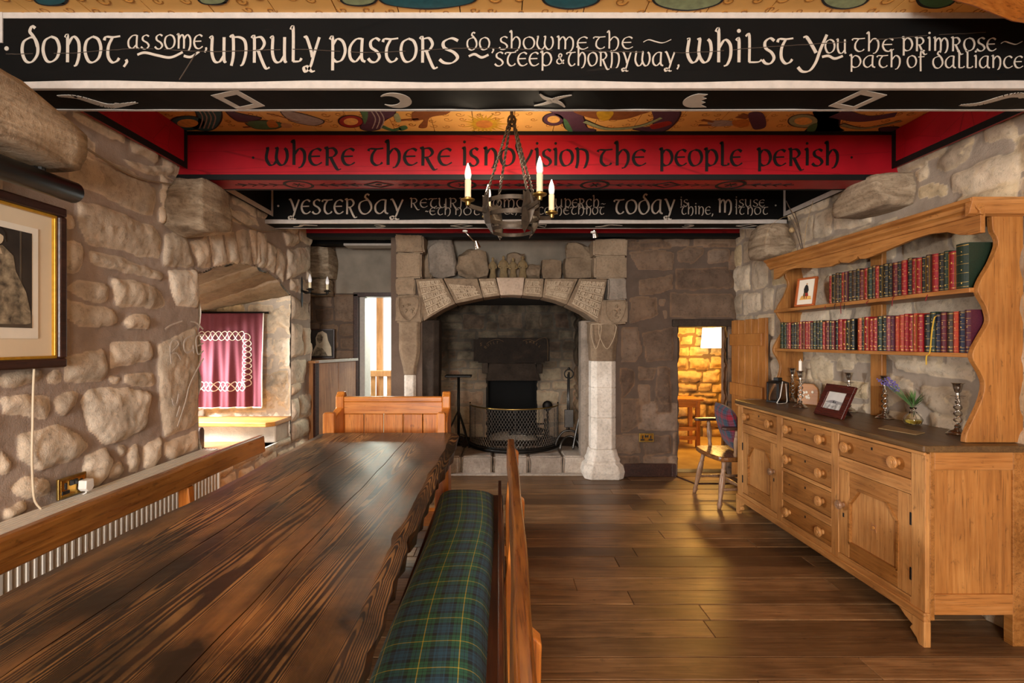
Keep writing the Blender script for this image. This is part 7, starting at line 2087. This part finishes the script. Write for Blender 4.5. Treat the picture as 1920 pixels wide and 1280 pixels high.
# ---------------------------------------------------------------- plank door leaf folded back against the right wall
dl = thing('plank_door', 'ledged pine plank door standing open against the right wall beside the low doorway', 'door', (0, 0, 0))
yy = [5.28, 5.12, 4.99, 4.86, 4.73, 4.60]
for i in range(5): MB().box(2.400, 2.425, yy[i + 1] + .002, yy[i] - .002, .02, 1.615 - .006 * (i % 2)).build('plank', MAT['door_plank'], dl, bevel=.003)
for z0, z1, y0 in ((1.36, 1.475, 4.635), (.86, .985, 4.625), (.25, .36, 4.635)): MB().box(2.375, 2.400, y0, 5.27, z0, z1).build('ledge', MAT['door_plank'], dl, bevel=.004)

# ---------------------------------------------------------------- Windsor armchair with cushion
wc = thing('windsor_armchair', 'turned wooden armchair with saddle seat tucked behind the dresser end', 'chair', (2.06, 4.52, 0), PI / 2 + .06)
# local: faces +Y ... rotated so that the front looks to -X
def turned(a, b, r, nm, par, seed=0):
    a, b = Vector(a), Vector(b); L = (b - a).length
    M = (b - a).to_track_quat('Z', 'Y').to_matrix().to_4x4()
    pr = [(.7, 0), (.75, .04), (1.0, .10), (.72, .17), (.80, .19), (.72, .21), (.95, .35), (1.18, .55), (1.0, .70), (.74, .76), (.95, .79), (.74, .82), (.85, .92), (.7, 1.0)]
    return MB().lathe([(q * r, f * L) for q, f in pr], a, M, 16).build(nm, MAT['chair_wood'], par, smooth=True)
outl = catmull([(-.25, .20), (-.14, .245), (0, .255), (.14, .245), (.25, .20), (.255, .02), (.22, -.16), (.10, -.215), (-.10, -.215), (-.22, -.16), (-.255, .02)], 5, True)
MB().prism(outl, 'Z', .395, .435).build('seat', MAT['chair_seat'], wc, bevel=.012, bseg=3)
for sx in (-1, 1):
    turned((sx * .235, .235, 0), (sx * .185, .165, .40), .022, 'leg', wc)
    turned((sx * .215, -.235, 0), (sx * .165, -.14, .40), .022, 'leg', wc)
    turned((sx * .225, .09, .43), (sx * .255, .09, .665), .020, 'arm_post', wc)
    turned((sx * .225, .21, .16), (sx * .20, -.21, .16), .015, 'stretcher', wc)
    arm = catmull([(sx * .285, .20), (sx * .225, .20), (sx * .225, .0), (sx * .215, -.15), (sx * .0, -.255), (sx * .0, -.31), (sx * .26, -.20), (sx * .29, .0)], 5, True)
    MB().prism(arm, 'Z', .665, .690).build('arm', MAT['dark_wood'], wc, bevel=.006)
turned((-.21, .0, .16), (.21, .0, .16), .015, 'stretcher', wc)
for k in range(7):
    x = -.18 + .06 * k
    MB().tube([(x, -.185, .43), (x * 1.12, -.25 + abs(x) * .2, .68), (x * 1.15, -.29 + abs(x) * .2, .84)], .007, 8).build('spindle', MAT['chair_wood'], wc, smooth=True)
MB().flatbar(catmull([(-.22, -.235, .84), (-.12, -.275, .855), (0, -.29, .86), (.12, -.275, .855), (.22, -.235, .84)], 5), .05, .022, (0, 0, 1)).build('crest_rail', MAT['chair_wood'], wc, bevel=.004)
def cushion(name, mat, s, th, label, M):
    n = 22; vs = []; uv = []
    for side in (1, -1):
        for i in range(n + 1):
            for j in range(n + 1):
                a, b = 2 * i / n - 1, 2 * j / n - 1
                e = max(0, (1 - abs(a) ** 3.2) * (1 - abs(b) ** 3.2)) ** .55
                k = 1 - .07 * (a * a * (1 - b * b) + b * b * (1 - a * a))
                vs.append(M @ Vector((a * s / 2 * (1 - .06 * b * b), b * s / 2 * (1 - .06 * a * a), side * th / 2 * e))); uv.append((a * s / 2 + s, b * s / 2 + s))
    w = n + 1; N1 = w * w; fs = []
    for q in range(2):
        for i in range(n):
            for j in range(n):
                f = (q * N1 + i * w + j, q * N1 + (i + 1) * w + j, q * N1 + (i + 1) * w + j + 1, q * N1 + i * w + j + 1)
                fs.append(f if q == 0 else f[::-1])
    me = bpy.data.meshes.new(name); me.from_pydata([tuple(v) for v in vs], [], fs)
    ul = me.uv_layers.new(name='UVMap'); lo = np.zeros(len(me.loops), np.int32); me.loops.foreach_get('vertex_index', lo)
    ul.data.foreach_set('uv', np.array(uv, np.float32)[lo].reshape(-1))
    o = link(name, me, mat, None, True)
    return tag(o, label, 'cushion')
Mc = Matrix.Translation((2.02, 4.49, .652)) @ Matrix.Rotation(PI / 2 - .10, 4, 'Z') @ Matrix.Rotation(PI / 2 - .30, 4, 'X') @ Matrix.Rotation(.06, 4, 'Z')
cushion('cushion', MAT['tartan_red'], .41, .13, 'red and blue tartan cushion leaning in the wooden armchair', Mc)

# ---------------------------------------------------------------- beyond the low doorway
tbl = thing('stool_table', 'tall orange-lit wooden stool table in the room beyond the low doorway', 'table', (2.36, 6.72, .035))
MB().box(-.30, .26, -.18, .18, .60, .63).build('top', MAT['orange_oak'], tbl, bevel=.004)
for x in (-.24, .20):
    for y in (-.13, .13): MB().box(x - .025, x + .025, y - .025, y + .025, 0, .60).build('leg', MAT['orange_oak_z'], tbl, bevel=.003)
for z in (.10, .22): MB().box(-.24, .20, -.15, -.12, z, z + .05).build('rail', MAT['orange_oak'], tbl, bevel=.003)
MB().box(-.24, .20, -.15, -.12, .52, .60).build('apron', MAT['orange_oak'], tbl, bevel=.003)
wl2 = thing('wall_lamp', 'glowing shaded wall lamp in the stone room beyond the low doorway', 'wall lamp', (2.95, 7.06, 1.46))
MB().prism([(-.13, -.15), (.13, -.15), (.10, .16), (-.10, .16)], 'Y', -.07, .10).build('shade', MAT['lampshade'], wl2, bevel=.01)
MB().box(-.03, .03, .10, .25, -.06, .06).build('bracket', MAT['brass'], wl2)
point_light('lamp_light', (2.75, 6.60, 1.46), 95, (1.0, .50, .09), .12)

# ---------------------------------------------------------------- chandelier
ch_ = thing('chandelier', 'aged iron ring chandelier with four candle lamps hanging on twisted chains', 'chandelier', (.07, 2.74, 1.98))
cz = .13
apex = (0, 0, .605)
MB().tube([(0, 0, .59), (0, 0, ZC - 1.98)], .009, 8).lathe([(.045, ZC - 1.98 - .02), (.05, ZC - 1.98)], (0, 0, 0), None, 14).build('hook_rod', MAT['iron_brown'], ch_)
ringtorus = MB()
def hoop(r, z, h, t=.004): return MB().lathe([(r, z - h / 2), (r, z + h / 2), (r - t, z + h / 2), (r - t, z - h / 2), (r, z - h / 2)], seg=40, caps=False)
hoop(.150, .155, .022).build('hoop', MAT['iron_brown'], ch_, smooth=SM); hoop(.146, .085, .022).build('hoop', MAT['iron_brown'], ch_, smooth=SM); hoop(.115, .012, .018).build('hoop', MAT['iron_brown'], ch_, smooth=SM)
for k in range(4):
    a = PI / 4 + PI / 2 * k - .26; ca, sa = math.cos(a), math.sin(a)
    M = Matrix.Rotation(a, 4, 'Z')
    # shaped leaf plate
    pr_ = [(-.030, .185), (-.014, .178), (.0, .196), (.012, .178), (.034, .190), (.030, .14), (.040, .10), (.030, .05), (.022, .03), (.006, -.018), (-.012, .0), (-.030, .04), (-.036, .10), (-.028, .14)]
    vs = []; n_ = len(pr_)
    bend = lambda z: .158 - .0006 - .045 * max(0, (.10 - z) / .12) ** 1.5
    for off in (0, .004):
        for (x, z) in pr_: vs.append(M @ Vector((bend(z) + off, x, z)))
    MB().add(vs, [tuple(range(n_)), tuple(range(n_, 2 * n_))[::-1]] + [(i, (i + 1) % n_, n_ + (i + 1) % n_, n_ + i) for i in range(n_)]).build('leaf_bracket', MAT['iron_brown'], ch_)
    MB().flatbar([M @ Vector((.158, 0, .10)), M @ Vector((.21, 0, .105)), M @ Vector((.255, 0, .112))], .022, .008, M @ Vector((0, 0, 1))).build('arm', MAT['iron_brown'], ch_)
    candle_lamp(ch_, .262 * ca, .262 * sa, cz + .012, 1.0, 'brass', .098, .0155)
    # twisted chain rod
    s0 = Vector((.150 * ca, .150 * sa, .19)); s1 = Vector((.012 * ca, .012 * sa, .60)); d = s1 - s0
    x_ = d.cross(Vector((0, 0, 1))).normalized(); y_ = d.normalized().cross(x_)
    m = MB()
    for ph in (0, PI):
        m.tube([s0 + d * (i / 60) + (x_ * math.cos(ph + i * .9) + y_ * math.sin(ph + i * .9)) * .0045 for i in range(61)], .0042, 5)
    for q in (.33, .66): m.ball(s0 + d * q, .009, 6, 4)
    m.build('chain', MAT['iron_brown'], ch_, smooth=True)
for k in range(4):
    a = PI / 4 + PI / 2 * k - .26
    point_light('bulb_light', (.262 * math.cos(a) + .07, .262 * math.sin(a) + 2.74, 1.98 + .142 + .22), 3.0, (1.0, .80, .56), .03)
MB().tube([(.02 * math.cos(t), .0, .60 + .028 * math.sin(t)) for t in np.linspace(0, 2 * PI, 16)[:-1]], .006, 6, closed=True).build('top_ring', MAT['iron_brown'], ch_, smooth=True)
